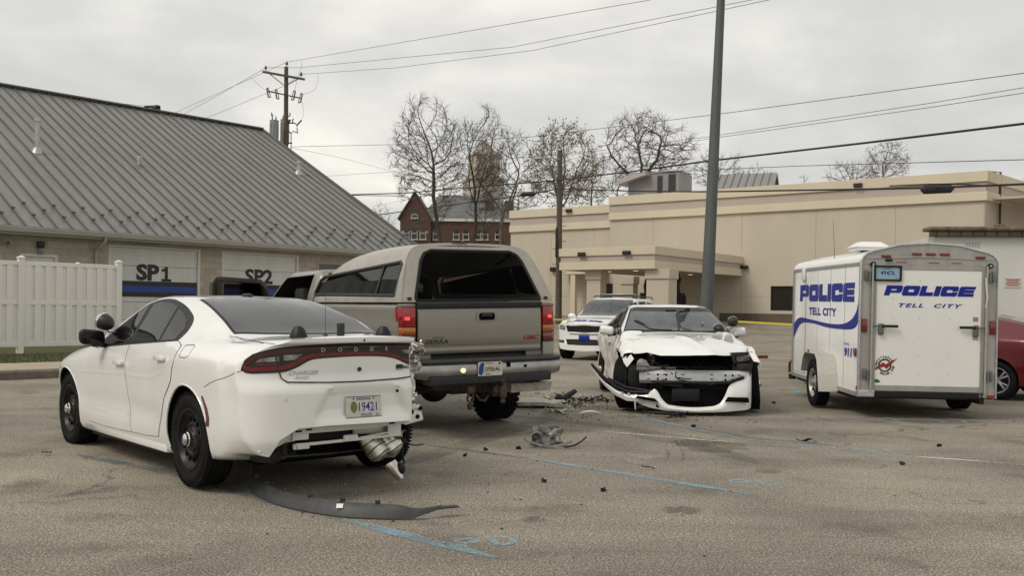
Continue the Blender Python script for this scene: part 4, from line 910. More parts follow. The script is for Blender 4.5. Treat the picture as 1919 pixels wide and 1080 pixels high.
# yellow tape in front of the store
b = B(); P = [at(1030, 599, 40), at(1062, 600, 40)]; Q = [at(1380, 603, 36), at(1483, 608.5, 33), at(1640, 617, 30)]
for S_ in (P, Q):
    b.slab([[p + Vector((0, 0, .035)) for p in S_], [p - Vector((0, 0, .035)) for p in S_]], .004)
tp_ = b.obj('barrier_tape', M['yellow_tape'], None, smooth=0); tag(tp_, 'yellow barrier tape strung across the far side of the lot', 'barrier tape')
# ------------------------------------------------------------------ car body tools
def pch(tab):
    xs = [t[0] for t in tab]; ys = [t[1] for t in tab]; n = len(xs); d = [(ys[i + 1] - ys[i]) / (xs[i + 1] - xs[i]) for i in range(n - 1)]
    m = [d[0]] + [0 if d[i - 1] * d[i] <= 0 else 2 * d[i - 1] * d[i] / (d[i - 1] + d[i]) for i in range(1, n - 1)] + [d[-1]]
    def f(x):
        if x <= xs[0]: return ys[0]
        if x >= xs[-1]: return ys[-1]
        i = 0
        while x > xs[i + 1]: i += 1
        h = xs[i + 1] - xs[i]; t = (x - xs[i]) / h
        return (2*t**3 - 3*t*t + 1)*ys[i] + (t**3 - 2*t*t + t)*h*m[i] + (-2*t**3 + 3*t*t)*ys[i+1] + (t**3 - t*t)*h*m[i+1]
    return f
def crom(P, k, ten=0.42):
    out = []
    for i in range(len(P) - 1):
        p0 = P[max(i - 1, 0)]; p1 = P[i]; p2 = P[i + 1]; p3 = P[min(i + 2, len(P) - 1)]
        L = math.dist(p1, p2) + 1e-9; l0 = math.dist(p0, p1) + 1e-9; l2 = math.dist(p2, p3) + 1e-9
        for j in range(k):
            t = j / k; r = []
            for a in range(2):
                m1 = ((p2[a] - p1[a]) + (p1[a] - p0[a]) * L / l0) * .5 if i > 0 else (p2[a] - p1[a])
                m2 = ((p2[a] - p1[a]) + (p3[a] - p2[a]) * L / l2) * .5 if i < len(P) - 2 else (p2[a] - p1[a])
                m1 *= ten * 2; m2 *= ten * 2
                r.append((2*t**3 - 3*t*t + 1)*p1[a] + (t**3 - 2*t*t + t)*m1 + (-2*t**3 + 3*t*t)*p2[a] + (t**3 - t*t)*m2)
            out.append(tuple(r))
    out.append(P[-1]); return out
class Shell:
    """closed car body lofted along its length; x forward from the rear axle, y left"""
    def __init__(s, T, x0, x1, warp, dfn=None, ncap=84, nst=110):
        F = {k: pch(v) for k, v in T.items()}; s.F = F
        st = [lerp(x0, x1, .5 - .5 * math.cos(math.pi * (i / nst))) * .5 + lerp(x0, x1, i / nst) * .5 for i in range(nst + 1)]
        bm = bmesh.new(); rings = []; profs = []
        for x in st:
            f = lambda k: F[k](x)
            zu = f('zb') - .03; yb = f('yb')
            P = [(0, zu - .03), (yb - .14, zu), (yb, f('zb')), (f('yl'), f('zl')), (f('ym'), f('zm')), (f('ys'), f('zs')), (f('yw'), f('zw'))]
            yg = lerp(f('yw'), f('yr'), .5) + f('bg'); zg = lerp(f('zw'), f('zr'), .5)
            P += [(yg, zg), (f('yr'), f('zr')), (f('yr') * .55, lerp(f('zr'), f('zt'), .74)), (0, f('zt'))]
            Q = crom(P, 7); profs.append(Q)
            ring = [(x, y, z) for y, z in Q] + [(x, -y, z) for y, z in Q[1:-1][::-1]]
            rings.append(ring)
        fn = lambda p: Vector(dfn(Vector(warp(*p))) if dfn else warp(*p))
        V = [[bm.verts.new(fn(p)) for p in r] for r in rings]; n = len(V[0])
        for i in range(len(V) - 1):
            for k in range(n): bm.faces.new((V[i][k], V[i][(k + 1) % n], V[i + 1][(k + 1) % n], V[i + 1][k]))
        for x, Q in ((st[0], profs[0]), (st[-1], profs[-1])):
            rows = [[fn((x, lerp(-y, y, j / ncap), z)) for j in range(ncap + 1)] for y, z in Q]
            VV = [[bm.verts.new(p) for p in r] for r in rows]
            for i in range(len(VV) - 1):
                for j in range(ncap): bm.faces.new((VV[i][j], VV[i][j + 1], VV[i + 1][j + 1], VV[i + 1][j]))
        bmesh.ops.remove_doubles(bm, verts=bm.verts[:], dist=2e-4)
        bmesh.ops.dissolve_degenerate(bm, edges=bm.edges[:], dist=1e-4)
        bmesh.ops.recalc_face_normals(bm, faces=bm.faces[:])
        s.bm = bm; bm.normal_update(); s.bvh = BVHTree.FromBMesh(bm)
    def hit(s, mode, a, b):
        """side+/side-: (x,z) ; rear/front: (y,z) ; top: (x,y)"""
        o, d = {'L': (Vector((a, 4, b)), Vector((0, -1, 0))), 'R': (Vector((a, -4, b)), Vector((0, 1, 0))), 'rear': (Vector((-6, a, b)), Vector((1, 0, 0))),
                'front': (Vector((9, a, b)), Vector((-1, 0, 0))), 'top': (Vector((a, b, 5)), Vector((0, 0, -1)))}[mode]
        l, n, i, dist = s.bvh.ray_cast(o, d)
        if l is None or n.dot(d) > -0.02:
            q = {'L': Vector((a, .9, b)), 'R': Vector((a, -.9, b)), 'rear': Vector((-1, a, b)), 'front': Vector((3.9, a, b)), 'top': Vector((a, b, 1.2))}[mode]
            if l is None: l, n, i, dist = s.bvh.find_nearest(q)
        return l, n
    def ribbon(s, bld, mode, A, C, off=.003, n=6, seg=.05, skirt=.006, smooth=True):
        A = resample(A, C, seg, smooth); A, C = A
        rows = []
        for j in range(n + 1):
            r = []
            for p, q in zip(A, C):
                t = j / n; l, nn = s.hit(mode, lerp(p[0], q[0], t), lerp(p[1], q[1], t)); r.append(l + nn * off)
            rows.append(r)
        V = bld.grid(rows)
        if skirt:       # turned-in edge gives the panel its thickness
            N_ = lambda j, k: s.hit(mode, lerp(A[k][0], C[k][0], j / n), lerp(A[k][1], C[k][1], j / n))[1]
            m = len(A); loop = [(0, k) for k in range(m)] + [(j, m - 1) for j in range(1, n + 1)] + [(n, k) for k in range(m - 2, -1, -1)] + [(j, 0) for j in range(n - 1, 0, -1)]
            inn = [bld.bm.verts.new(V[j][k].co - N_(j, k) * skirt) for j, k in loop]
            for i in range(len(loop)):
                a, c = loop[i], loop[(i + 1) % len(loop)]
                try: bld.bm.faces.new((V[a[0]][a[1]], V[c[0]][c[1]], inn[(i + 1) % len(loop)], inn[i]))
                except Exception: pass
        return bld
    def line(s, bld, mode, P, w=.006, off=.0012, seg=.05, smooth=True):
        P = dens(P, seg, smooth); L_ = []; R_ = []
        for i, p in enumerate(P):
            a = P[max(i - 1, 0)]; c = P[min(i + 1, len(P) - 1)]; dx, dz = c[0] - a[0], c[1] - a[1]; l = math.hypot(dx, dz) or 1
            L_.append((p[0] - dz / l * w / 2, p[1] + dx / l * w / 2)); R_.append((p[0] + dz / l * w / 2, p[1] - dx / l * w / 2))
        rows = [[s.hit(mode, *p)[0] + s.hit(mode, *p)[1] * off for p in q] for q in (L_, R_)]
        bld.grid(rows); return bld
    def decal(s, bld, mode, txt, size, c, off=.004, bold=0, shear=0, sx=1, flip=False, space=1.0):
        me = text_mesh(txt, bold, shear, .0, 'CENTER', space); vs = []
        for v in me.vertices:
            a = v.co.x * size * sx * (-1 if flip else 1) + c[0]; b_ = v.co.y * size + c[1]
            l, n = s.hit(mode, a, b_); vs.append(bld.bm.verts.new(l + n * off))
        for p in me.polygons:
            try: bld.bm.faces.new([vs[i] for i in p.vertices])
            except Exception: pass
        return bld
def dens(P, seg, smooth=True):
    P = [tuple(p) for p in P]
    if len(P) > 2 and smooth: P = crom(P, 5, .46)
    out = []
    for i in range(len(P) - 1):
        k = max(1, int(math.ceil(math.dist(P[i], P[i + 1]) / seg)))
        for j in range(k): out.append((lerp(P[i][0], P[i + 1][0], j / k), lerp(P[i][1], P[i + 1][1], j / k)))
    out.append(P[-1]); return out
def bylen(P, n):
    L = [0.0]
    for i in range(len(P) - 1): L.append(L[-1] + math.dist(P[i], P[i + 1]))
    out = []; i = 0
    for k in range(n):
        t = L[-1] * k / (n - 1)
        while i < len(L) - 2 and L[i + 1] < t: i += 1
        u = (t - L[i]) / ((L[i + 1] - L[i]) or 1); out.append((lerp(P[i][0], P[i + 1][0], u), lerp(P[i][1], P[i + 1][1], u)))
    return out
def resample(A, C, seg, smooth):
    A = dens(A, seg / 2, smooth); C = dens(C, seg / 2, smooth)
    ln = lambda P: sum(math.dist(P[i], P[i + 1]) for i in range(len(P) - 1))
    n = max(3, int(max(ln(A), ln(C)) / seg) + 1); return bylen(A, n), bylen(C, n)
def boolean(bm, cutters, mats, name, parent, smooth=46, dfn=None):
    """solid body minus cutters; the cut walls take the second material"""
    me = bpy.data.meshes.new(name); bm.to_mesh(me)
    for m in mats: me.materials.append(m)
    o = bpy.data.objects.new(name, me); COL.objects.link(o); cs = []
    for cb in cutters:
        bmesh.ops.recalc_face_normals(cb.bm, faces=cb.bm.faces[:]); cm = bpy.data.meshes.new('cut'); cb.bm.to_mesh(cm); cb.bm.free()
        for m in mats: cm.materials.append(m)
        for p in cm.polygons: p.material_index = 1
        co = bpy.data.objects.new('cut', cm); COL.objects.link(co); cs.append(co)
        md = o.modifiers.new('b', 'BOOLEAN'); md.operation = 'DIFFERENCE'; md.solver = 'EXACT'; md.object = co; md.material_mode = 'INDEX'
    bpy.context.view_layer.update(); dg = bpy.context.evaluated_depsgraph_get()
    m2 = bpy.data.meshes.new_from_object(o.evaluated_get(dg)); m2.name = name
    for c in cs: bpy.data.objects.remove(c)
    bpy.data.objects.remove(o)
    if dfn:
        for v in m2.vertices: v.co = dfn(v.co.copy())
    m2.materials.clear() if not len(m2.polygons) else None
    return link(name, m2, None, parent, smooth)

# ------------------------------------------------------------------ wheels
def make_wheel(parent, x, y, r, w, kind, z=None, steer=0.0, camber=0.0, name='wheel'):
    sgn = 1 if y > 0 else -1; z = r if z is None else z
    rot = Matrix.Translation((x, y, z)) @ Matrix.Rotation(steer, 4, 'Z') @ Matrix.Rotation(camber, 4, 'X') @ Matrix.Diagonal((1, sgn, 1, 1))
    rr = {'truck': r * .56, 'trailer': r * .60}.get(kind, r * .645); h = w / 2
    def fin(b, nm, m, par, sm_=35):
        for v in b.bm.verts: v.co = rot @ v.co
        return b.obj(nm, m, par, smooth=sm_)
    b = B(); prof = [(rr - .01, -h * .78), (rr + .012, -h * .86), (rr + (r - rr) * .5, -h), (r - .035, -h * .93), (r - .012, -h * .80)]
    nt_ = 5; tw_ = h * 1.5 / nt_
    for i in range(nt_):
        a = -h * .75 + i * tw_; prof += [(r, a + .003), (r, a + tw_ - .006), (r - .009, a + tw_ - .005), (r - .009, a + tw_ + .002)]
    prof = prof[:-2] + [(r - .012, h * .80), (r - .035, h * .93), (rr + (r - rr) * .62, h), (rr + (r - rr) * .55, h * 1.012), (rr + (r - rr) * .35, h * .985), (rr + .012, h * .86), (rr - .01, h * .78)]
    b.lathe(prof, 'y', n=56); 
    if kind == 'truck':
        rnd = random.Random(3)
        for k in range(34):
            t = 2 * math.pi * k / 34
            for q in range(5):
                tt = t + (q % 2) * math.pi / 34; yy = -h * .76 + q * h * .38; M3 = Matrix.Rotation(-tt, 3, 'Y')
                b.box(M3 @ Vector((r + .004, yy, 0)), (.026, h * .30, r * .125), M3, .004, 1)
    else:
        for k in range(72):       # shallow shoulder sipes
            M3 = Matrix.Rotation(-2 * math.pi * k / 72, 3, 'Y'); b.box(M3 @ Vector((r - .010, h * .84, 0)), (.022, h * .16, r * .035), M3, 0); b.box(M3 @ Vector((r - .011, -h * .84, 0)), (.022, h * .16, r * .035), M3, 0)
    t_ = bpy.data.objects.new(name, None); COL.objects.link(t_); t_.parent = parent
    fin(b, 'tyre', M['rubber'], t_)
    b = B()
    if kind == 'police':
        f = h * .62
        b.lathe([(rr - .002, -h * .8), (rr - .03, -h * .6), (rr - .045, 0), (rr - .035, f * .9), (rr - .004, h * .80), (rr + .006, h * .86), (rr + .004, h * .90), (rr - .010, h * .88), (rr - .022, f + .012), (rr - .045, f - .012), (rr - .060, f - .016), (rr - .085, f + .004), (.115, f + .016), (.10, f + .004), (.085, f - .004), (.0005, f - .004)], 'y', n=56)
        o = fin(b, 'rim', M['black_steel'], t_)
        b = B()
        for k in range(14):
            a = 2 * math.pi * k / 14; M3 = Matrix.Rotation(-a, 3, 'Y'); b.box(M3 @ Vector((.155, f + .0085, 0)), (.040, .012, .030), M3, .009, 2)
        fin(b, 'dark_vent_pad', M['void'], t_)  # black pads on the disc imitate the shade inside its vent holes
        b = B()
        for k in range(5):
            a = 2 * math.pi * (k + .25) / 5; b.tube([(math.cos(a) * .088, f, math.sin(a) * .088), (math.cos(a) * .088, f + .022, math.sin(a) * .088)], .010, 6)
        fin(b, 'lug_nut', M['dark_metal'], t_)
        b = B(); b.lathe([(.058, f - .004), (.060, f + .02), (.056, f + .045), (.047, f + .052), (.045, f + .066), (.030, f + .078), (.0005, f + .084)], 'y', n=32); fin(b, 'centre_cap', M['chrome'], t_)
        b = B(); b.lathe([(.098, f + .006), (.090, f + .016), (.060, f + .012), (.058, f - .002)], 'y', n=36); fin(b, 'cap_ring', M['dark_metal'], t_)
    elif kind == 'alloy':
        f = h * .70
        b.lathe([(rr - .002, -h * .8), (rr - .04, -h * .5), (rr - .05, 0), (rr - .03, f * .9), (rr - .004, h * .80), (rr + .006, h * .88), (rr - .012, h * .86), (rr - .02, f * .8), (rr - .04, f * .5)], 'y', n=48)
        o = fin(b, 'rim', M['black_steel'], t_); b = B()
        for k in range(5):
            for q in (-.20, .20):
                a = 2 * math.pi * k / 5 + q; a2 = 2 * math.pi * k / 5 + q * .45
                b.beam((math.cos(a2) * .04, f * .75, math.sin(a2) * .04), (math.cos(a) * (rr - .012), f * .98, math.sin(a) * (rr - .012)), .030, .034, .006, up=(0, 1, 0))
        b.lathe([(.055, f * .7), (.055, f * .9), (.0005, f * .93)], 'y', n=20); b.lathe([(rr - .016, h * .80), (rr - .002, h * .89), (rr + .006, h * .885)], 'y', n=48); fin(b, 'spoke', M['silver'], t_)
        b = B(); b.lathe([(.0005, 0), (rr - .05, 0)], 'y', n=32); fin(b, 'brake_disc', M['dark_metal'], t_)
    else:
        f = h * .45
        b.lathe([(rr - .002, -h * .8), (rr - .04, -h * .4), (rr - .045, f * .6), (rr - .006, h * .80), (rr + .004, h * .9), (rr - .010, h * .86), (rr - .025, f + .01), (rr - .055, f - .02), (.10, f + .0), (.085, f + .015), (.05, f + .012), (.048, f + .06), (.0005, f + .065)], 'y', n=40)
        o = fin(b, 'rim', M['galv'] if kind == 'trailer' else M['silver'], t_)
        b = B()
        for k in range(8 if kind == 'trailer' else 6):
            a = 2 * math.pi * k / (8 if kind == 'trailer' else 6); M3 = Matrix.Rotation(-a, 3, 'Y'); b.box(M3 @ Vector(((rr - .055 + .1) * .56, f + .001, 0)), (.045, .03, .032), M3, .012)
        fin(b, 'dark_vent_pad', M['void'], t_)  # dark pads again in place of the shaded vent holes
    return t_

# ------------------------------------------------------------------ police sedan
SED = dict(
 yb=[(-1.06,.78),(-.6,.87),(0,.875),(1.5,.885),(3.0,.88),(3.6,.82),(3.98,.62)], zb=[(-1.06,.34),(-.75,.33),(-.45,.27),(0,.23),(.4,.215),(3.0,.205),(3.98,.21)],
 yl=[(-1.06,.86),(-.6,.905),(0,.925),(1.5,.918),(3.05,.925),(3.6,.865),(3.98,.66)], zl=[(-1.06,.44),(-.4,.40),(.4,.34),(3,.34),(3.98,.33)],
 ym=[(-1.06,.885),(-.6,.925),(0,.945),(.9,.928),(1.5,.915),(2.3,.925),(3.05,.948),(3.6,.88),(3.98,.68)], zm=[(-1.06,.72),(.2,.70),(1.4,.62),(3.05,.62),(3.98,.50)],
 ys=[(-1.06,.885),(-.75,.912),(-.3,.938),(.15,.948),(.8,.918),(1.5,.912),(2.4,.925),(3.05,.945),(3.5,.89),(3.8,.80),(3.98,.64)], zs=[(-1.06,.97),(-.3,.98),(.3,.965),(1.3,.90),(2.5,.86),(3.1,.84),(3.6,.74),(3.98,.60)],
 yw=[(-1.06,.74),(-.8,.79),(-.3,.845),(0,.862),(.5,.845),(1.3,.85),(2.2,.868),(2.6,.87),(3.0,.85),(3.5,.78),(3.98,.56)], zw=[(-1.06,1.085),(-.5,1.10),(0,1.105),(.5,1.10),(1.3,1.065),(2.2,1.01),(2.6,.985),(3.0,.945),(3.6,.84),(3.98,.68)],
 bg=[(-1.06,.0),(-.4,.0),(.3,.016),(1.6,.016),(2.3,.012),(2.6,0),(3.98,0)],
 yr=[(-1.06,.58),(-.5,.64),(-.25,.66),(.1,.635),(.6,.595),(1.4,.585),(1.65,.60),(2.1,.715),(2.48,.81),(2.62,.775),(3,.63),(3.98,.42)],
 zr=[(-1.06,1.14),(-.5,1.13),(-.28,1.155),(.1,1.275),(.6,1.40),(1.0,1.452),(1.4,1.458),(1.65,1.432),(2.0,1.285),(2.3,1.135),(2.48,1.055),(2.62,1.025),(3.0,.985),(3.6,.885),(3.98,.73)],
 zt=[(-1.06,1.158),(-.98,1.170),(-.7,1.158),(-.40,1.156),(-.28,1.175),(0,1.275),(.4,1.395),(.75,1.462),(1.1,1.492),(1.4,1.497),(1.7,1.470),(1.9,1.405),(2.3,1.232),(2.60,1.095),(2.72,1.065),(3.0,1.035),(3.4,.970),(3.75,.880),(3.98,.76)])
def sed_warp(x, y, z):
    w = sm((-.50 - x) / .50); a = abs(y) / .9
    if w > 0:
        k = .11 * a ** 3 + .12 * a ** 9
        prof = .034 * sm((z - .80) / .05) * (1 - sm((z - 1.09) / .03)) - .012 * sm((z - 1.10) / .03) + .05 * sm((.44 - z) / .16) + .015 * sm((.60 - z) / .08) * 0
        rec = .034 * sm((.30 + (.80 - z) * .55 - abs(y)) / .05) * sm((z - .545) / .05) * (1 - sm((z - .775) / .025))
        prof += .020 * sm((z - .795) / .02) * (1 - sm((z - .80) / .02)) * 0
        x += w * (k + prof + rec)
    w = sm((x - 3.30) / .60)
    if w > 0: x -= w * (.34 * a ** 2.6 - .02 * sm((.5 - z) / .2))
    # crease running along the doors and a tuck above the sill
    if 0.3 < x < 2.9 and z < .9: 
        s_ = sm((x - .3) / .5) * sm((2.9 - x) / .5); y *= 1 - .018 * s_ * math.exp(-((z - .50) / .09) ** 2)
    return (x, y, z)
def crush_rear(p):
    # right rear corner torn and pushed in
    if p.y < -.42 and p.x < .15:
        k = sm((.15 - p.x) / 1.1); lim = lerp(1.0, .16, k)
        n = noise.noise_vector(p * 7.0) * .022 * k * sm((-.46 - p.y) / .1)
        p.y = -.42 + (p.y + .42) * lim; p += n; p.x += .10 * k * sm((-.42 - p.y) / .12)
    return p
def sedan_windows(S, t, sides, glass):
    for sd, sg in sides:
        b = B(); S.ribbon(b, sd, [(2.36,.995),(1.8,1.028),(1.26,1.052),(.8,1.078),(.42,1.095)], [(2.33,1.01),(2.14,1.125),(1.9,1.262),(1.62,1.402),(1.38,1.447),(1.1,1.445),(.84,1.408),(.60,1.345),(.40,1.26),(.34,1.17),(.40,1.10)], .0035, 8)
        fr = b.obj('window_frame', M['black_plastic'], t)
        b = B(); S.ribbon(b, sd, [(2.28,1.020),(1.8,1.047),(1.50,1.060)], [(2.25,1.032),(2.08,1.135),(1.87,1.252),(1.63,1.376),(1.56,1.394)], .0062, 8, smooth=False); b.obj('front_side_glass', glass, fr)
        b = B(); S.ribbon(b, sd, [(1.43,1.064),(1.1,1.080),(.80,1.094)], [(1.46,1.408),(1.30,1.418),(1.05,1.408),(.87,1.376)], .0062, 8, smooth=False); b.obj('rear_side_glass', glass, fr)
        b = B(); S.ribbon(b, sd, [(.755,1.096),(.6,1.104),(.46,1.112)], [(.825,1.362),(.66,1.318),(.50,1.255),(.425,1.195)], .0062, 6, smooth=False); b.obj('quarter_glass', glass, fr)
def sedan_doors(S, t, sides, paint=None):
    paint = paint or M['white_paint']
    for sd, sg in sides:
        for nm, A, C, hx, hz in (('front_door', [(2.38,.30),(2.0,.292),(1.6,.296),(1.225,.305)], [(2.56,.86),(2.35,.985),(1.9,1.015),(1.465,1.042)], 1.53, .885),
                         ('rear_door', [(1.213,.306),(.85,.312),(.58,.33),(.50,.50),(.42,.66),(.26,.80)], [(1.452,1.043),(1.1,1.062),(.7,1.083),(.36,1.10),(.22,1.07),(.20,.95)], .49, .965)):
            b = B(); S.ribbon(b, sd, A, C, .0048, 18, .035, smooth=False); d = b.obj(nm, paint, t)
            lp_ = A + C[::-1] + [A[0]]
            b = B(); S.line(b, sd, lp_, .0075, .0030, .03, smooth=False); b.obj('door_gap', M['seam'], d, smooth=0)
            l, n = S.hit(sd, hx, hz)
            b = B(); b.box(l + Vector((0, sg * .030, 0)), (.215, .026, .038), None, .012); b.box(l + Vector((.085, sg * .014, 0)), (.03, .03, .03), None, .006); b.box(l + Vector((-.085, sg * .014, 0)), (.03, .03, .03), None, .006); b.obj('door_handle', paint, d)
            b = B(); S.ribbon(b, sd, [(hx + .06, hz - .045), (hx - .06, hz - .045)], [(hx + .06, hz + .01), (hx - .06, hz + .01)], .0045, 2, skirt=0, smooth=False); b.obj('handle_cup_shade', M['white_matte'] if paint is M['white_paint'] else paint, d)  # flat patch, darker on white doors, for the shaded recess behind the handle
def sedan_mirror(t, sg, shell_mat, dz=0.0):
    b = B(); c = Vector((2.06, sg * 1.005, 1.085 + dz)); b.box(c, (.125, .245, .160), None, .056, 4)
    for v in b.bm.verts:
        q = v.co - c; k_ = sm((q.x + .06) / .12); v.co.y = c.y + q.y * (1 - .22 * k_); v.co.z = c.z + q.z * (1 - .25 * k_) + .012 * q.y * sg / .12
    m_ = b.obj('door_mirror', shell_mat, t)
    b = B(); b.box(c + Vector((-.0595, 0, 0)), (.010, .185, .110), None, .004); b.obj('mirror_glass', M['glass_dark'], m_)
    b = B(); b.beam((2.08, sg * .87, 1.02), (2.06, sg * .97, 1.03 + dz), .06, .045, .012); b.box((2.06, sg * .97, 1.012 + dz), (.06, .05, .03), None, .01); b.obj('mirror_arm', M['black_plastic'], m_)
def spotlight(t, c, face, chrome=True):
    b = B(); f = Vector(face).normalized(); c = Vector(c); a = f.to_track_quat('Z', 'Y').to_matrix()
    prof = [(.0005, -.085), (.035, -.08), (.062, -.05), (.076, -.01), (.078, .03), (.074, .045)]; rows = []
    g = B(); g.lathe(prof, 'z', n=24)
    for v in g.bm.verts: v.co = a @ v.co + c
    s_ = g.obj('spotlight', M['black_paint'], t)
    g = B(); g.lathe([(.080, .025), (.083, .045), (.076, .055), (.070, .048)], 'z', n=24)
    for v in g.bm.verts: v.co = a @ v.co + c
    g.obj('spotlight_bezel', M['chrome'], s_)
    g = B(); g.lathe([(.072, .048), (.04, .056), (.0005, .058)], 'z', n=20)
    for v in g.bm.verts: v.co = a @ v.co + c
    g.obj('spotlight_lens', M['clear_lens'], s_)
    g = B(); sg = 1 if c.y > 0 else -1; g.tube([c + Vector((0, 0, -.06)), c + Vector((0, -sg * .05, -.09)), Vector((c.x - .02, sg * .80, c.z - .10))], .014, 8); g.obj('spotlight_bracket', M['chrome'], s_)
def plate_at(t, f, w_=.305, h_=.155, face=None, name='licence_plate'):
    """f(a,b,d) -> local 3d, a to the viewer's right"""
    b = B(); b.prism([(-w_/2,-h_/2+.01),(-w_/2+.01,-h_/2),(w_/2-.01,-h_/2),(w_/2,-h_/2+.01),(w_/2,h_/2-.01),(w_/2-.01,h_/2),(-w_/2+.01,h_/2),(-w_/2,h_/2-.01)], lambda a, c: f(a, c, 0), lambda a, c: f(a, c, .004))
    p = b.obj(name, face or M['plate'], t, smooth=0); return p

def police_sedan_near():
    t = thing('police_sedan', 'white police sedan with black steel wheels and torn right rear corner, seen from behind', 'car', (-1.76, 7.911, 0.0), 0)
    t.rotation_euler = (0, R(.55), R(130.4)); t.location.z = .018
    S = Shell(SED, -1.06, 3.98, sed_warp, crush_rear)
    cut = []
    for ax in (0, 3.052):
        for sg in (1, -1):
            c = B(); c.lathe([(.395, 0), (.395, 1.0)], 'y', (ax, sg * .62 if sg > 0 else -1.62, .385), 56, True)
            if not (ax == 0 and sg < 0): cut.append(c)
            else: c.bm.free()
    # bumper underside cut where the lower valance has been torn off
    c = B(); c.prism([(.80,.10),(.66,.44),(.53,.515),(.30,.522),(-.80,.505),(-.80,.10)], lambda y, z: (-1.4, y, z), lambda y, z: (-.70, y, z)); cut.append(c)
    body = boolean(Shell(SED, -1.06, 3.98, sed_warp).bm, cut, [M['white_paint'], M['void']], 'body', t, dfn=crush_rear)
    L1 = (('L', 1), ('R', -1))
    sedan_windows(S, t, L1, M['glass_dark']); sedan_doors(S, t, (('L', 1),)); sedan_doors(S, t, (('R', -1),))
    # wheel arch lips
    for ax in (0, 3.052):
        b = B(); pts = []
        for k in range(0, 25):
            a = math.pi * (1.10 - 1.20 * k / 24); x, z = ax + .398 * math.cos(a), .385 + .398 * math.sin(a)
            if z > .25: l, n = S.hit('L', x, z); pts.append(l + Vector((0, -.004, 0)))
        b.tube(pts, .009, 6); b.obj('arch_lip', M['white_paint'], t)
    b = B(); S.ribbon(b, 'top', [(-.33 + .10 * (abs(y) / .64) ** 2, y) for y in (.65,.4,0,-.4,-.62)], [(.80 - .06 * (abs(y) / .5) ** 2, y) for y in (.53,.3,0,-.3,-.53)], .003, 10); fr = b.obj('rear_window_seal', M['black_plastic'], t)
    b = B(); S.ribbon(b, 'top', [(-.31 + .10 * (abs(y) / .64) ** 2, y) for y in (.63,.4,0,-.4,-.60)], [(.78 - .06 * (abs(y) / .5) ** 2, y) for y in (.51,.3,0,-.3,-.51)], .0062, 12); b.obj('rear_window', M['glass_rear'], fr)
    b = B(); S.ribbon(b, 'top', [(2.60 - .17 * (abs(y) / .74) ** 2, y) for y in (.72,.4,0,-.4,-.72)], [(1.74 - .07 * (abs(y) / .5) ** 2, y) for y in (.57,.3,0,-.3,-.57)], .006, 12); b.obj('windscreen', M['glass_dark'], t)
    # tail lamp racetrack
    UP = [(.872,.940),(.852,1.005),(.80,1.048),(.68,1.084),(.29,1.112),(0,1.117),(-.29,1.112),(-.475,1.106)]
    LO = [(.872,.930),(.855,.912),(.75,.908),(.605,.918),(.52,.95),(.43,.995),(.25,1.010),(.0,1.015),(-.20,1.005),(-.30,.985),(-.40,.945),(-.475,.935)]
    b = B(); S.ribbon(b, 'rear', UP, LO, .004, 6, .03); tl = b.obj('tail_lamp_panel', M['black_paint'], t)
    sh = lambda P, d: [(y, z + d) for y, z in P]
    b = B(); S.ribbon(b, 'rear', [(.862,.950),(.85,.928),(.74,.924),(.61,.934),(.53,.965),(.44,1.008),(.25,1.022),(0,1.026),(-.19,1.017),(-.29,.998),(-.40,.962),(-.47,.950)], [(.858,.962),(.845,.955),(.74,.952),(.63,.960),(.565,.985),(.46,1.032),(.25,1.046),(0,1.050),(-.17,1.042),(-.27,1.025),(-.37,.992),(-.47,.978)], .0065, 2, .03, .004); b.obj('red_light_band', M['red_lens'], tl)
    b = B(); S.ribbon(b, 'rear', [(.858,.962),(.840,1.005),(.79,1.040),(.68,1.066),(.29,1.094),(0,1.099),(-.29,1.094),(-.47,1.088)], [(.845,.958),(.815,.992),(.77,1.018),(.67,1.040),(.55,1.052),(.29,1.078),(-.2,1.080),(-.47,1.066)], .0065, 2, .03, .004); b.obj('upper_red_band', M['dark_red'], tl)
    b = B(); S.ribbon(b, 'rear', [(.80,.985),(.74,.988),(.655,.990)], [(.775,1.008),(.72,1.018),(.655,1.026)], .0068, 2, .03, .003); S.ribbon(b, 'rear', [(.625,.998),(.60,.995),(.54,1.003)], [(.625,1.035),(.56,1.036),(.49,1.040)], .0068, 2, .03, .003)
    S.ribbon(b, 'rear', [(-.37,1.03),(-.46,1.02)], [(-.34,1.056),(-.46,1.055)], .0068, 2, .03, .003); b.obj('reversing_lamp', M['clear_lens'], tl)
    b = B(); S.ribbon(b, 'rear', [(.80,.962),(.655,.962)], [(.80,.975),(.655,.978)], .0068, 1, .03, .003); b.obj('fog_strip', M['red_lens'], tl)
    b = B()
    for ch, y in zip('DODGE', (.335, .20, .066, -.068, -.20)): S.decal(b, 'rear', ch, .040, (y, 1.066), .0085, .012, 0, 1.15, True)
    b.obj('lettering', M['chrome'], tl, smooth=0)
    # boot lid
    LU = [(.690,1.135),(.4,1.150),(0,1.155),(-.3,1.150),(-.475,1.140)]
    LD = [(.60,.843),(.3,.836),(0,.834),(-.3,.842),(-.475,.856)]
    b = B(); S.ribbon(b, 'rear', [(.60,.910),(.52,.943),(.43,.988),(.25,1.003),(.0,1.008),(-.20,.998),(-.30,.978),(-.40,.938),(-.47,.925)], LD, .0028, 6, .03); lid = b.obj('boot_lid', M['white_paint'], t)
    b = B(); S.line(b, 'rear', [(.700,1.150),(.688,1.08),(.672,1.0),(.655,.92),(.640,.870),(.60,.842),(.3,.830),(0,.828),(-.3,.836),(-.475,.850)], .010, .0075, smooth=False)
    S.line(b, 'top', [(-.955,.675),(-.8,.68),(-.6,.68),(-.30,.665)], .006, .0016); b.obj('lid_gap', M['seam'], lid, smooth=0)
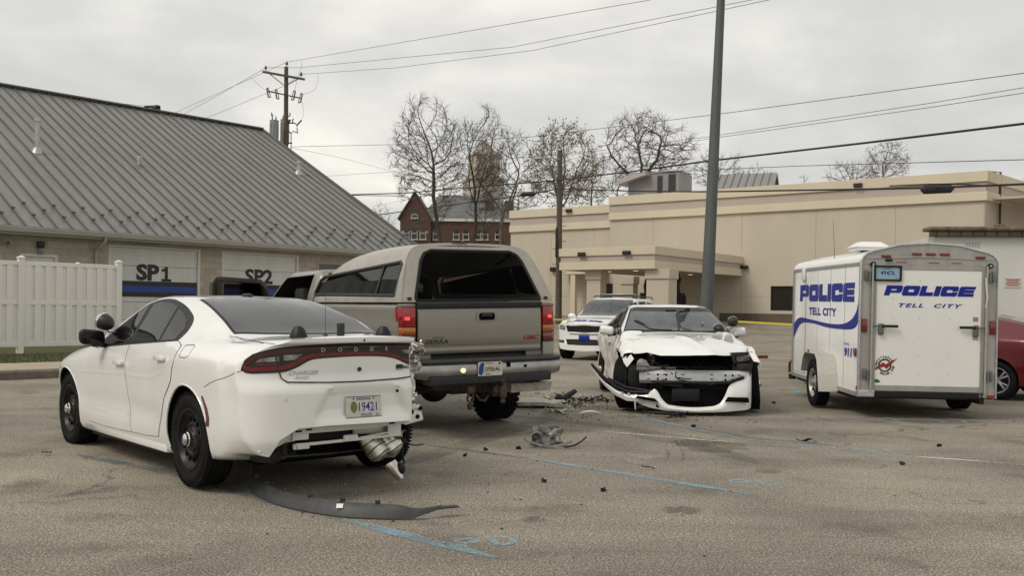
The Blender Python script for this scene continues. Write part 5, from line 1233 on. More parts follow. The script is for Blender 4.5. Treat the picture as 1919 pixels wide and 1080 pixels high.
    b = B(); S.decal(b, 'rear', 'CHARGER', .042, (.485, .905), .005, .012, .35, 1.15, True); S.decal(b, 'rear', 'AWD', .034, (.50, .868), .005, .012, .35, 1.25, True); b.obj('badge', M['galv'], lid, smooth=0)
    b = B(); l, n = S.hit('rear', .035, .92); b.tube([l + n * .002, l + n * .012], .016, 12); l, n = S.hit('rear', .02, 1.135); b.tube([l - n * .01, l + n * .006], .008, 10); b.obj('lock', M['black_paint'], lid)
    b = B(); S.ribbon(b, 'rear', [(-.29,.912),(-.42,.914)], [(-.29,.945),(-.34,.947)], .005, 1, .05, .002, False); b.obj('dealer_badge', M['black_paint'], lid)
    b = B(); S.ribbon(b, 'rear', [(-.29,.902),(-.35,.903)], [(-.29,.913),(-.35,.914)], .006, 1, .05, .002, False); S.decal(b, 'rear', 'uplift', .03, (-.385,.932), .0062, .01, .1, 1, True); b.obj('dealer_badge_blue', M['plate_blue'], lid, smooth=0)
    # plate
    l, n = S.hit('rear', 0.003, .642); px_ = l.x - .010
    f = lambda a, c, d: (px_ - d - .006 + (c) * .10, .003 - a, .642 + c)
    p = plate_at(t, f); tag(p, 'Indiana police plate 19421')
    b = B(); b.text('19421', .092, lambda a, c, d: f(a + .035, c - .004, .0045 + d), .006, 0, .80, .0006); b.text('INDIANA', .028, lambda a, c, d: f(a, c + .058, .0045 + d), .010, 0, 1.05, .0006)
    b.text('POLICE', .028, lambda a, c, d: f(a + .02, c - .060, .0045 + d), .010, 0, 1.0, .0006); b.text('62', .022, lambda a, c, d: f(a + .115, c - .060, .0045 + d), .014, 0, 1, .0006); b.obj('plate_text', M['blue'], p, smooth=0)
    b = B(); b.prism([(-.085 + .028 * math.cos(k * .524), .0 + .044 * math.sin(k * .524)) for k in range(12)], lambda a, c: f(a, c, .0045), lambda a, c: f(a, c, .0058)); b.obj('plate_seal', M['olive'], p)
    b = B()
    for a, c in ((-.085, .062), (.085, .062)): b.tube([f(a, c, .004), f(a, c, .008)], .006, 8)
    for q in ((-.1525,.1525,-.0775,-.0735),(-.1525,.1525,.0735,.0775)): b.prism([(q[0],q[2]),(q[1],q[2]),(q[1],q[3]),(q[0],q[3])], lambda a, c: f(a, c, .0042), lambda a, c: f(a, c, .006))
    b.obj('plate_bolt', M['dark_metal'], p)
    # bumper details
    b = B()
    for y, z in ((.62,.725),(.245,.745)): l, n = S.hit('rear', y, z); b.lathe([(.0005,.004),(.011,.004),(.015,.0)], 'x', (0,0,0), 14) if False else b.tube([l, l + n * .003], .013, 14)
    b.obj('parking_sensor', M['white_matte'], t)
    b = B(); l, n = S.hit('rear', -.30, .745); b.tube([l, l + n * .002], .012, 14); b.obj('empty_sensor_hole', M['void'], t)
    b = B(); S.line(b, 'L', [(-.84,.925),(-.70,.88),(-.5,.83),(-.36,.785)], .004, .0016); S.line(b, 'L', [(.145,1.075),(-.02,1.085),(-.06,1.07),(-.045,1.0),(.0,.985),(.10,.985),(.13,1.0),(.145,1.075)], .005, .0014, smooth=False); b.obj('panel_seam', M['seam'], t, smooth=0)
    for sd in ('L',):
        b = B(); S.ribbon(b, sd, [(-.372,.50),(-.392,.56),(-.372,.62),(-.315,.71)], [(-.418,.50),(-.43,.56),(-.405,.63),(-.33,.72)], .006, 2, .03, .005, False); b.obj('side_marker', M['red_lens'], t)
    b = B(); b.beam((2.5, .84, .175), (.6, .84, .19), .03, .025, .008); b.obj('sill_rail', M['dark_metal'], t)
    b = B(); b.bb(.45, 2.55, .80, .908, .205, .30, .02); b.obj('sill', M['white_paint'], t)
    for sg in (1, -1): sedan_mirror(t, sg, M['black_plastic'], .012)
    spotlight(t, (2.13, .86, 1.235), (.75, .45, .35))
    for y in (.36, -.385):
        b = B(); b.lathe([(.066, 0), (.064, .012), (.050, .05), (.030, .080), (.0005, .090)], 'z', (0, 0, 0), 20)
        l, n = S.hit('top', -.70, y)
        for v in b.bm.verts: v.co.x *= 1.1; v.co += l
        b.obj('antenna_dome', M['black_plastic'], t)
    l, n = S.hit('top', -.66, .11); b = B(); b.lathe([(.022, 0), (.016, .012), (.006, .02)], 'z', tuple(l), 12, True); b.tube([l + Vector((0, 0, .02)), l + Vector((0, .005, .36))], [.0022, .0014], 6); b.obj('whip_antenna', M['black_paint'], t)
    l, n = S.hit('top', -.68, -.01); b = B(); b.box(l + Vector((0, 0, .05)), (.045, .05, .10), None, .008); b.obj('box_antenna', M['black_paint'], t)
    l, n = S.hit('top', .95, 0); b = B(); b.sphere(l + Vector((0, 0, .004)), 1, (.085, .045, .022), 16, 8); b.obj('roof_antenna', M['black_plastic'], t)
    # torn underside: bumper brace, exhaust, hanging muffler, crumpled corner
    b = B(); 
    for q in ((.66,.50,.455,.47,.51),(.50,.20,.52,.40,.40)): pass
    b.slab([[(-.93, y, z) for y, z in ((.79,.36),(.68,.43),(.60,.465),(.53,.475))], [(-.915, y, z) for y, z in ((.74,.33),(.66,.375),(.58,.41),(.50,.415))]], .012)
    b.box((-.95, .47, .458), (.016, .13, .075), None, .006); b.box((-.94, .46, .375), (.03, .13, .045), None, .008); b.beam((-.945, .50, .385), (-.94, -.38, .395), .028, .022, .004)
    b.beam((-.93, .54, .505), (-.93, -.42, .492), .03, .035, .006); b.box((-.95, -.33, .445), (.02, .12, .12), None, .01); b.box((-.955, .06, .405), (.03, .12, .05), None, .01); b.box((-.96, .05, .41), (.03, .06, .02), None, .004)
    b.beam((-.955, -.02, .40), (-.955, -.30, .425), .02, .012, .003); b.obj('bumper_bracket', M['white_matte'], t)
    b = B(); b.slab([[(-.965, y, .525 - .012 * (y < 0)) for y in (.52, .2, -.1, -.44)], [(-.95, y, .478 + .012 * math.sin(y * 23)) for y in (.50, .2, -.1, -.44)]], .008); b.obj('torn_lower_edge', M['white_matte'], t)
    b = B()
    for y in (.49, .41, -.30): b.box((-.966, y, .492 if y < .45 else .485), (.01, .05, .012), None, .003)
    for y, z in ((.60,.455),(.70,.405),(.64,.44)): b.tube([(-.94, y, z), (-.955, y, z)], .008, 8)
    b.obj('bracket_slot', M['void'], t)
    b = B(); b.box((-.78, .05, .45), (.10, .68, .13), None, .03); b.obj('inner_absorber', M['black_plastic'], t)
    b = B(); b.box((-.90, -.17, .455), (.03, .36, .085), Matrix.Rotation(R(3), 3, 'X'), .015); b.obj('heat_shield', M['galv'], t)
    b = B(); b.tube([(-.6, .62, .33), (-.78, .60, .335), (-.90, .57, .35)], [.10, .095, .06], 16); b.tube([(-.88, .57, .36), (-.97, .55, .365)], .048, 14, cap=False); b.obj('exhaust_tip', M['dark_metal'], t)
    b = B()
    A, C = Vector((-.70, -.22, .44)), Vector((-.87, -.38, .13)); dd = (C - A).normalized()
    for off, r0 in ((Vector((0, .055, .02)), .085), (Vector((.02, -.085, .045)), .092)):
        pts = [A + off + dd * k * .82 for k in (-.03, 0, .05, .12, .20, .28, .345, .37, .40)]; b.tube(pts, [.02, r0 * .9, r0, r0, r0, r0, r0, r0 * .82, .03], 18)
    b.tube([A + dd * .34, A + dd * .40, A + dd * .45, A + dd * .50], [.050, .052, .040, .024], 14); b.jitter(.012, 12, 3); mf = b.obj('hanging_muffler', M['muffler'], t, smooth=25)
    b = B()
    for off, r0 in ((Vector((0, .055, .02)), .085), (Vector((.02, -.085, .045)), .092)):
        for k in (.04, .10, .16, .22, .28): b.tube([A + off + dd * k, A + off + dd * (k + .009)], r0 * 1.06, 18)
    b.jitter(.012, 12, 3); b.obj('muffler_seam', M['muffler_band'], mf)
    b = B(); q = A + dd * .385 + Vector((-.03, -.04, -.01)); b.sphere(q, .045, (1, 1, 1.1), 12, 8); b.jitter(.006, 14, 2); b.obj('rubber_hanger', M['black_plastic'], t)
    b = B(); w0 = Vector((-.80, -.47, .56))
    b.tube([w0, w0 + Vector((-.02,-.02,-.12)), w0 + Vector((.0,-.05,-.24)), w0 + Vector((-.01,-.03,-.33)), w0 + Vector((-.01,-.05,-.42))], .008, 6)
    b.tube([w0 + Vector((0,-.04,-.22)), w0 + Vector((0,-.10,-.27)), w0 + Vector((0,-.17,-.285)), w0 + Vector((0,-.24,-.28))], .006, 6); b.box(w0 + Vector((0,-.05,-.24)), (.03, .03, .04), None, .006)
    b.tube([w0 + Vector((0,.05,-.02)), w0 + Vector((0,.04,-.16)), w0 + Vector((0,.0,-.22))], .006, 6); b.obj('dangling_wires', M['black_plastic'], t)
    b = B(); b.box((-.86, -.44, .39), (.004, .055, .045), Matrix.Rotation(R(8), 3, 'X')); b.obj('wire_tag', mat('yellow_green_tag', (.42, .46, .20), .6), t)
    # crumpled quarter panel, lamp remains, torn bumper edge
    def crumple(nm, c, sz, m, seed, n=11, th=.006, amp=.035):
        rnd = random.Random(seed); c = Vector(c); b = B(); rows = []
        for i in range(n):
            r = []
            for j in range(n):
                u, v = i / (n - 1) - .5, j / (n - 1) - .5; q = noise.noise_vector(Vector((u * 3.4, v * 3.4, seed * 3.1))); q2 = noise.noise_vector(Vector((u * 9, v * 9, seed)))
                r.append(c + Vector((sz[0] * (q.x + q2.x * .35), sz[1] * (v + q.y * .22), sz[2] * (u + q.z * .22 + q2.z * .06))))
            rows.append(r)
        b.slab(rows, th); return b.obj(nm, m, t, smooth=22)
    crumple('crumpled_quarter_panel', (-.86, -.565, 1.00), (.13, .15, .22), M['crumpled'], 2, 13)
    crumple('crumpled_quarter_panel', (-.84, -.56, .90), (.07, .12, .10), M['white_matte'], 9, 9)
    crumple('torn_bumper_edge', (-.90, -.505, .79), (.05, .08, .15), M['white_paint'], 5, 9)
    crumple('torn_bumper_edge', (-.86, -.50, .60), (.05, .07, .16), M['white_paint'], 6, 9)
    crumple('crash_box', (-.82, -.55, .65), (.09, .13, .12), M['crumpled'], 7, 11)
    b = B(); b.box((-.88, -.545, .535), (.05, .16, .13), Matrix.Rotation(R(-12), 3, 'X'), .012); b.jitter(.012, 12, 8); cbx = b.obj('crash_bracket', M['white_matte'], t, smooth=20)
    b = B()
    for y, z in ((-.52,.56),(-.575,.52),(-.60,.585)): b.tube([(-.90, y, z), (-.915, y, z)], .018, 10)
    b.obj('bracket_hole', M['void'], cbx)
    b = B(); b.box((-.90, -.505, .585), (.03, .17, .02), Matrix.Rotation(R(-6), 3, 'X'), .004); b.tube([(-.92, -.44, .50), (-.95, -.44, .50)], .032, 12); b.obj('tow_bar_end', M['silver'], cbx)
    b = B(); S.ribbon(b, 'rear', [(-.475,.95),(-.53,.96)], [(-.475,1.09),(-.53,1.07)], .01, 2, .02, .01, False); b.jitter(.008, 20, 4); b.obj('broken_lamp_edge', M['black_plastic'], t)
    for x in (0, 3.052):
        for y in (.80, -.80): make_wheel(t, x, y, .364, .235, 'police')
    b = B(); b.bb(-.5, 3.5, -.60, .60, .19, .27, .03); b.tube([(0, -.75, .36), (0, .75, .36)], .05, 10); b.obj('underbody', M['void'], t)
    # front lamps and grille
    for sg in (1, -1):
        b = B(); S.ribbon(b, 'front', [(sg * .44,.72),(sg * .60,.715),(sg * .76,.70)], [(sg * .44,.80),(sg * .60,.80),(sg * .76,.785)], .004, 2, smooth=False); b.obj('headlamp', M['black_paint'], t)
    b = B(); S.ribbon(b, 'front', [(-.42,.60),(0,.59),(.42,.60)], [(-.43,.78),(0,.79),(.43,.78)], .004, 2); b.obj('grille', M['black_plastic'], t)
    b = B(); S.ribbon(b, 'front', [(-.50,.30),(0,.29),(.50,.30)], [(-.38,.46),(0,.47),(.38,.46)], .004, 2); b.obj('lower_grille', M['black_plastic'], t)
    return t, S
near, S1 = police_sedan_near()
# black lower valance lying behind the car
def valance():
    P = [gnd(486, 884), gnd(463, 908), gnd(480, 932), gnd(540, 955), gnd(640, 972), gnd(720, 976), gnd(790, 976), gnd(830, 970)]
    P = [Vector((p.x, p.y, 0)) for p in P]; c = P[4].copy(); q2 = [(p.x, p.y) for p in P]; Q = dens(q2, .04); rows = [[], [], [], []]
    n = len(Q)
    for i, (x, y) in enumerate(Q):
        a = Q[max(i - 1, 0)]; d = Q[min(i + 1, n - 1)]; tx, ty = d[0] - a[0], d[1] - a[1]; l = math.hypot(tx, ty); nx, ny = -ty / l, tx / l    # away from camera side
        u = i / (n - 1); ht = lerp(.30, .085, sm(u / .26)) * (1 - sm((u - .86) / .14) * .75); lean = lerp(.0, .062, sm(u / .35)) * (1 - sm((u - .80) / .2) * .7)
        z0 = .012 + .045 * sm((u - .90) / .10)
        rip = .012 * math.sin(u * 90) * sm(u / .1)
        for k, (f, g) in enumerate(((0, 0), (.25, .42), (.65, .80), (1.0, 1.0))): rows[k].append(Vector((x - c.x + nx * lean * f, y - c.y + ny * lean * f, z0 + ht * g * (1 if k < 3 else 1 + rip))))
    t = thing('bumper_valance', 'long curved black bumper valance lying on the asphalt behind the near sedan', 'bumper part', tuple(c))
    b = B(); b.slab(rows, .006); b.obj('panel', M['valance'], t, smooth=40)
    for i in range(int(n * .30), int(n * .84), max(1, n // 9)):
        b = B(); p = rows[3][i]; b.box(p + Vector((0, 0, .008)), (.034, .010, .030), None, .003); b.obj('clip_tab', M['dark_trim'], t)
    b = B(); i = int(n * .70); p, q = rows[1][i].lerp(rows[2][i], .6), rows[2][i + 1]; b.box(p + Vector((0, -.012, .008)), (.045, .004, .032), Matrix.Rotation(R(-40), 3, 'X')); b.obj('part_label', M['white_sheet'], t, smooth=0)
    b = B(); p = rows[0][-1]; b.beam(rows[1][-2], rows[1][-1] + Vector((.10, .04, .0)), .06, .008, .002); b.obj('torn_end', M['dark_trim'], t)
valance()
# ------------------------------------------------------------------ pickup truck with cap
def mat_tint(name, tint, refl=0.5):
    m = bpy.data.materials.new(name); m.use_nodes = True; t = m.node_tree; t.nodes.clear(); L = t.links.new
    o = N(t, 'ShaderNodeOutputMaterial'); tr = N(t, 'ShaderNodeBsdfTransparent'); tr.inputs[0].default_value = (*tint, 1)
    g = N(t, 'ShaderNodeBsdfGlossy'); g.inputs['Roughness'].default_value = .03; g.inputs['Color'].default_value = (.9, .9, .9, 1)
    f = N(t, 'ShaderNodeFresnel'); f.inputs['IOR'].default_value = 1.0 + refl; mx = N(t, 'ShaderNodeMixShader')
    L(f.outputs[0], mx.inputs[0]); L(tr.outputs[0], mx.inputs[1]); L(g.outputs[0], mx.inputs[2]); L(mx.outputs[0], o.inputs[0]); return m
M['tint_glass'] = mat_tint('tinted_cap_glass', (.80, .80, .78), .08)
M['tint_side'] = mat_tint('dark_tinted_side_glass', (.50, .50, .48), .38)
M['cab_black'] = mat('black_door_lining', (.014, .014, .013), .7)
M['door_edge'] = mat('dark_bronze_door_frame', (.055, .050, .042), .4, coat=.3)
def rrect(a0, a1, c0, c1, r, n=5):
    P = []
    for cx, cy, s0 in ((a1 - r, c1 - r, 0), (a0 + r, c1 - r, 1), (a0 + r, c0 + r, 2), (a1 - r, c0 + r, 3)):
        for k in range(n + 1): t = (s0 + k / n) * math.pi / 2; P.append((cx + r * math.cos(t), cy + r * math.sin(t)))
    return P
def pickup():
    t = thing('pickup_truck', 'pewter pickup truck with matching bed cap, tinted rear glass and open cab doors', 'truck', (-.325, 10.66, 0))
    t.rotation_euler = Matrix.Rotation(R(120.2), 3, 'Z').to_euler(); t.rotation_euler = (Matrix.Rotation(R(120.2), 3, 'Z') @ Matrix.Rotation(R(-1.3), 3, 'X')).to_euler(); t.location.z = .01
    pew = M['pewter']; cap_m = M['pewter_cap']
    # bed sides
    for sg in (1, -1):
        sec = [(.60, .74), (.90, .70), (.945, .76), (.965, .90), (.985, 1.12), (.985, 1.22), (.965, 1.36), (.955, 1.42), (.930, 1.455), (.86, 1.462), (.60, 1.462)]
        b = B(); nx = 30; rows = []
        for i in range(nx + 1):
            x = lerp(.02, 2.96, i / nx); rows.append([Vector((x, sg * y, z)) for y, z in crom(sec, 2)])
        V = b.grid(rows, close=True)
        for e_ in (V[0], V[-1]): b.bm.faces.new(e_)
        bmesh.ops.recalc_face_normals(b.bm, faces=b.bm.faces[:])
        c = B(); c.lathe([(.47, 0), (.47, .8)], 'y', (1.22, .50 if sg > 0 else -1.30, .45), 48, True)
        o = boolean(b.bm, [c], [pew, M['void']], 'bed_side', t, 40); b.bm.free()
        b = B(); pts = [(1.22 + .475 * math.cos(a), sg * .975, .45 + .475 * math.sin(a)) for a in [math.pi * (1.05 - 1.10 * k / 20) for k in range(21)]]
        b.tube([p for p in pts if p[2] > .68], .014, 6); b.obj('arch_lip', pew, o)
        b = B(); b.bb(-.02, .12, sg * .80, sg * .965, .70, 1.02, .03); b.obj('corner_panel', pew, t)
        b = B(); b.bb(-.012, .10, sg * .775, sg * .965, 1.42, 1.458, .012); b.obj('lamp_cap', pew, t)
    b = B(); b.bb(.05, 2.92, -.62, .62, .74, .90, .02); b.bb(2.88, 2.94, -.80, .80, .9, 1.45, .01); b.obj('bed_floor', M['dark_metal'], t)
    # tailgate
    b = B(); rows = []
    prof = [(.02, .905), (-.018, .915), (-.030, .945), (-.024, .985), (-.034, 1.02), (-.040, 1.15), (-.038, 1.30), (-.030, 1.395), (-.020, 1.41), (.02, 1.41)]
    rows = [[Vector((x, y, z)) for x, z in crom(prof, 2)] for y in (-.772, -.765, -.4, 0, .4, .765, .772)]
    for v in rows[0] + rows[-1]: v.x += .012
    V = b.grid(rows, close=True); b.bm.faces.new(V[0]); b.bm.faces.new(V[-1]); tg = b.obj('tailgate', pew, t, smooth=40)
    b = B(); b.prism([(.03, 1.412), (-.040, 1.405), (-.050, 1.42), (-.050, 1.462), (-.03, 1.474), (.03, 1.474)], lambda x, z: (x, -.775, z), lambda x, z: (x, .775, z)); b.obj('tailgate_cap', M['dark_trim'], tg)
    b = B(); b.prism(rrect(-.195, .075, 1.255, 1.365, .035), lambda y, z: (-.036, y, z), lambda y, z: (-.046, y, z)); hb = b.obj('handle_bezel', pew, tg)
    b = B(); b.prism(rrect(-.16, .04, 1.27, 1.35, .028), lambda y, z: (-.040, y, z), lambda y, z: (-.0475, y, z)); b.obj('handle_recess', M['void'], tg)
    b = B(); b.box((-.050, -.06, 1.325), (.008, .13, .03), None, .004); b.obj('handle_paddle', M['dark_trim'], tg)
    b = B(); b.text('GMC', .075, lambda a, c, d: (-.0395 - d, -.635 - a, 1.065 + c), .018, 0, 1.25, .003); b.obj('maker_badge', M['sticker_red'], tg, smooth=0)
    b = B(); b.text('SIERRA', .068, lambda a, c, d: (-.0385 - d, .56 - a, 1.045 + c), .006, .2, 1.35, .003); b.beam((-.042, .46, 1.092), (-.042, .60, 1.092), .006, .006); b.obj('model_badge', M['black_paint'], tg, smooth=0)
    b = B(); b.bb(-.01, .01, -.79, -.774, .92, 1.46); b.bb(-.01, .01, .774, .79, .92, 1.46); b.obj('tailgate_gap', M['void'], tg, smooth=0)
    # lamps
    for sg in (1, -1):
        lampP = [(.975, .0), (.795, 0)]
        b = B()
        def lamp(z0, z1, pr, m, nm, par):
            b = B(); sec = [(.10, .975 + pr), (.03, .978 + pr), (-.012 - pr, .955), (-.030 - pr, .90), (-.030 - pr, .80), (.02, .795)]
            rows = [[Vector((x, sg * y, z)) for x, y in sec] for z in (z0, z0 + .006, z1 - .006, z1)]
            for v in rows[0] + rows[-1]: v.x += .006
            V = b.grid(rows, close=True); b.bm.faces.new(V[0]); b.bm.faces.new(V[-1]); return b.obj(nm, m, par, smooth=50)
        hs = lamp(1.015, 1.425, -.004, M['black_paint'], 'tail_lamp', t)
        lamp(1.21, 1.418, .002, M['red_lit'], 'brake_lens', hs); lamp(1.125, 1.205, .002, M['amber'], 'indicator_lens', hs); lamp(1.022, 1.120, .002, M['dark_red'] if sg > 0 else M['red_lens'], 'reflector_lens', hs)
        b = B(); b.sphere((-.022, sg * .885, 1.30), 1, (.013, .040, .032), 14, 8); b.obj('lit_bulb', M['red_bulb'], hs)
    # bumper
    def sweep(sec, m, nm, y0=-1.03, y1=1.03, curve=.10, up=0.0, n=30, par=None):
        b = B(); rows = []
        for i in range(n + 1):
            y = lerp(y0, y1, i / n); a = abs(y) / 1.03; k = curve * a ** 4; end = sm((a - .86) / .14)
            rows.append([Vector((x + k + end * .16 * (1 if x < -.1 else 0), y, z + up * sm((a - .72) / .26) * (1 if z < .72 else 0))) for x, z in sec])
        V = b.grid(rows, close=True); b.bm.faces.new(V[0]); b.bm.faces.new(V[-1]); return b.obj(nm, m, par or t, smooth=40)
    bp = sweep([(-.08, .66), (-.27, .655), (-.292, .68), (-.300, .73), (-.298, .79), (-.285, .812), (-.08, .812)], M['worn_chrome'], 'rear_bumper', up=.035)
    sweep([(-.06, .813), (-.29, .813), (-.310, .825), (-.312, .842), (-.295, .858), (-.06, .862)], M['dark_trim'], 'step_pad', par=bp)
    sweep([(-.10, .595), (-.28, .590), (-.300, .605), (-.308, .655), (-.304, .685), (-.12, .685)], M['dark_trim'], 'lower_valance', -.74, .74, .06, par=bp)
    f = lambda a, c, d: (-.309 - d, .05 - a, .752 + c)
    p = plate_at(t, f, .300, .150); tag(p, 'Indiana truck plate 0PB646')
    b = B(); b.text('0PB646', .072, lambda a, c, d: f(a + .028, c - .008, .0045 + d), .006, 0, .84, .0006); b.obj('plate_number', M['black_paint'], p, smooth=0)
    b = B(); b.text('INDIANA', .022, lambda a, c, d: f(a - .01, c + .058, .0045 + d), .008, 0, 1, .0006); b.prism([(-.06, -.060), (.00, -.064), (.0, -.055), (-.06, -.050)], lambda a, c: f(a, c, .0042), lambda a, c: f(a, c, .0055)); b.obj('plate_state', M['sticker_red'], p, smooth=0)
    b = B(); b.prism([(-.145, -.05), (-.11, -.068), (-.085, -.04), (-.080, .02), (-.07, .065), (-.11, .068), (-.135, .03)], lambda a, c: f(a, c, .0042), lambda a, c: f(a, c, .0055)); b.obj('plate_blue_field', M['stripe_blue'], p, smooth=0)
    b = B(); b.prism(rrect(.10, .13, .045, .068, .003), lambda a, c: f(a, c, .0042), lambda a, c: f(a, c, .0055)); b.obj('plate_sticker', M['green'], p, smooth=0)
    b = B(); b.box((-.300, -.185, .785), (.012, .045, .050)); b.tube([(-.302, -.40, .765), (-.306, -.40, .765)], .018, 10); b.obj('bumper_socket', M['void'], bp, smooth=0)
    b = B(); b.tube([(-.300, .375, .745), (-.318, .375, .745)], .026, 14); b.tube([(-.316, .375, .745), (-.322, .375, .745)], .019, 12); b.obj('marker_bulb', M['lamp_on'], t)
    # hitch, frame, pipes
    b = B(); b.box((-.05, -.08, .545), (.24, .085, .085), None, .006); b.box((.05, -.02, .56), (.10, 1.15, .10), None, .02); b.box((-.20, -.06, .50), (.10, .065, .12), None, .01)
    b.box((-.24, -.09, .50), (.06, .16, .055), None, .012); b.obj('tow_hitch', M['copper'], t)
    b = B(); b.box((-.28, -.12, .49), (.075, .075, .12), None, .012); b.tube([(-.28, -.12, .55), (-.28, -.12, .585)], .018, 10); b.sphere((-.28, -.12, .612), .034, (1, 1, 1), 14, 10); b.tube([(-.28, -.12, .43), (-.28, -.12, .40)], .024, 10); b.sphere((-.28, -.12, .385), .03, (1, 1, .8), 12, 8); b.obj('tow_ball', M['copper'], t)
    b = B(); b.box((-.22, .24, .53), (.05, .10, .10), None, .02); b.tube([(-.22, .27, .48), (-.23, .29, .42), (-.22, .25, .38), (-.22, .21, .42), (-.22, .22, .48)], .014, 6); b.tube([(-.22, .18, .47), (-.24, .14, .41), (-.24, .08, .40), (-.22, .03, .45)], .013, 6); b.tube([(-.22, .25, .37), (-.22, .25, .31)], .028, 10); b.box((-.22, .25, .355), (.05, .06, .05), None, .01); b.obj('trailer_socket', M['copper'], t)
    b = B(); b.prism([(-.80, .46), (-.84, .555), (-.30, .56), (-.30, .46)], lambda y, z: (-.16, y, z), lambda y, z: (.10, y, z)); b.obj('cross_tube', M['cream_shard'], t, smooth=0)
    b = B(); b.bb(.1, 5.2, .42, .56, .56, .70, .02); b.bb(.1, 5.2, -.56, -.42, .56, .70, .02); b.tube([(.3, -.66, .60), (-.02, -.68, .60), (-.10, -.70, .59)], .035, 12); b.box((.02, -.62, .60), (.12, .16, .10), None, .03); b.obj('chassis_frame', M['dark_metal'], t)
    b = B(); b.tube([(1.2, -.85, .42), (1.2, .85, .42)], .065, 12); b.sphere((1.2, 0, .42), .17, (.9, 1.1, 1), 16, 10); b.box((.55, 0, .52), (.8, .62, .16), None, .05); b.box((1.9, .30, .50), (1.6, .34, .26), None, .05); b.tube([(.2, .45, .55), (.7, .48, .42), (1.1, .5, .38)], .03, 8); b.obj('rear_axle', M['dark_metal'], t)
    b = B(); b.bb(.1, 6.2, -.90, .90, .66, .735, .02); b.obj('underbody', M['void'], t)
    # cap
    xs_ = [0, .04, .15, .5, 1.0, 1.5, 2.0, 2.4, 2.7, 2.88, 2.96, 3.0]
    top = pch([(0, 2.135), (.9, 2.14), (1.7, 2.115), (2.3, 2.05), (2.65, 1.965), (2.86, 1.87), (3.0, 1.77)]); cw_ = pch([(0, 1), (2.5, 1), (2.85, .985), (3.0, .94)])
    def capsec(x, ins=0.0):
        zt_, cwx = top(x) - ins, cw_(x); k = (zt_ - 1.475) / (2.135 - 1.475); y_ = lambda v: v * cwx - ins
        P = [(y_(.955), 1.475), (y_(.950), 1.52), (y_(.885), 1.475 + .27 * k), (y_(.805), 1.475 + .47 * k), (y_(.735), 1.475 + .575 * k), (y_(.62), 1.475 + .63 * k), (y_(.35), 1.475 + .655 * k), (0, zt_)]
        Q = crom(P, 3); return Q + [(-y, z) for y, z in Q[:-1][::-1]]
    lean = lambda x, z: x + .26 * (z - 1.475) / .66 * (1 - sm(x / 1.2)) - (.12 * (z - 1.475) / .66) * sm((x - 1.6) / .86)
    b = B(); o_ = [[Vector((lean(x, z), y, z)) for y, z in capsec(x)] for x in xs_]; i_ = [[Vector((lean(x, z), y, z)) for y, z in capsec(x, .028)] for x in xs_]
    Vo = b.grid(o_); Vi = b.grid(i_); m_ = len(Vo[0])
    for (A, C) in ((Vo[0], Vi[0]), (Vo[-1], Vi[-1])):
        for k in range(m_ - 1): b.bm.faces.new((A[k], A[k + 1], C[k + 1], C[k]))
    for i in range(len(xs_) - 1):
        for k in (0, m_ - 1): b.bm.faces.new((Vo[i][k], Vo[i + 1][k], Vi[i + 1][k], Vi[i][k]))
    bmesh.ops.recalc_face_normals(b.bm, faces=b.bm.faces[:])
    wz0, wz1 = 1.565, 1.905
    wl = [(.17, 1.555), (2.25, 1.565), (2.22, 1.80), (2.12, 1.835), (.24, 1.925), (.17, 1.88)]
    def wprism(y0, y1, g=0.0):
        P = [(.19, 1.545), (2.84, 1.575), (2.86, 1.60), (2.76, 1.76), (2.66, 1.80), (.30, 1.915), (.22, 1.875)]
        c = B(); c.prism(P, lambda x, z: (x, y0, z), lambda x, z: (x, y1, z)); return c
    cap = boolean(b.bm, [wprism(.5, 1.3), wprism(-1.3, -.5)], [cap_m, M['dark_trim']], 'bed_cap', t, 40); b.bm.free(); tag(cap, 'faded tan-grey fibreglass bed cap')
    sy = lambda z: .955 - (.955 - .885) * max(0, z - 1.50) / .245 if z < 1.745 else .885 - .08 * (z - 1.745) / .2
    for sg in (1, -1):
        P = [(.19, 1.545), (2.84, 1.575), (2.86, 1.60), (2.76, 1.76), (2.66, 1.80), (.30, 1.915), (.22, 1.875)]
        b = B()
        for i in range(len(P)):
            p, q = P[i], P[(i + 1) % len(P)]; b.tube([(p[0], sg * (sy(p[1]) - .004), p[1]), (q[0], sg * (sy(q[1]) - .004), q[1])], .020, 8)
        b.tube([(.74, sg * (sy(1.55) - .002), 1.55), (.74, sg * (sy(1.88) - .004), 1.885)], .014, 6)
        fr = b.obj('side_window_frame', M['dark_trim'], cap)
        for x0, x1, nm in ((.21, .73, 'sliding_pane'), (.75, 2.84, 'side_pane')):
            b = B(); zt0, zt1 = lerp(1.915, 1.80, (x0 - .3) / 2.36), lerp(1.915, 1.80, (x1 - .3) / 2.36)
            rows = [[Vector((x, sg * (sy(z) - .016), z)) for x, z in ((x0, lerp(1.55, zt0 if x0 > .25 else 1.89, f)), (x1, lerp(1.575, zt1 if x1 < 2.2 else 1.72, f)))] for f in (0, .5, 1)]
            b.slab(rows, .004); b.obj(nm, M['tint_side'], cap, smooth=0)
    # rear glass in its frame
    GP = [(.775, 1.492), (-.775, 1.492), (-.775, 1.53), (-.64, 1.93), (-.585, 2.01), (-.50, 2.045), (.50, 2.045), (.585, 2.01), (.64, 1.93), (.775, 1.53)]
    rx = lambda z: .26 * (z - 1.475) / .66 - .012
    b = B(); inner = GP; outer = capsec(0)
    # frame ring between cap edge and glass opening
    oo = [(.93, 1.476), (-.93, 1.476), (-.925, 1.53), (-.80, 1.93), (-.735, 2.045), (-.60, 2.095), (.60, 2.095), (.735, 2.045), (.80, 1.93), (.925, 1.53)]
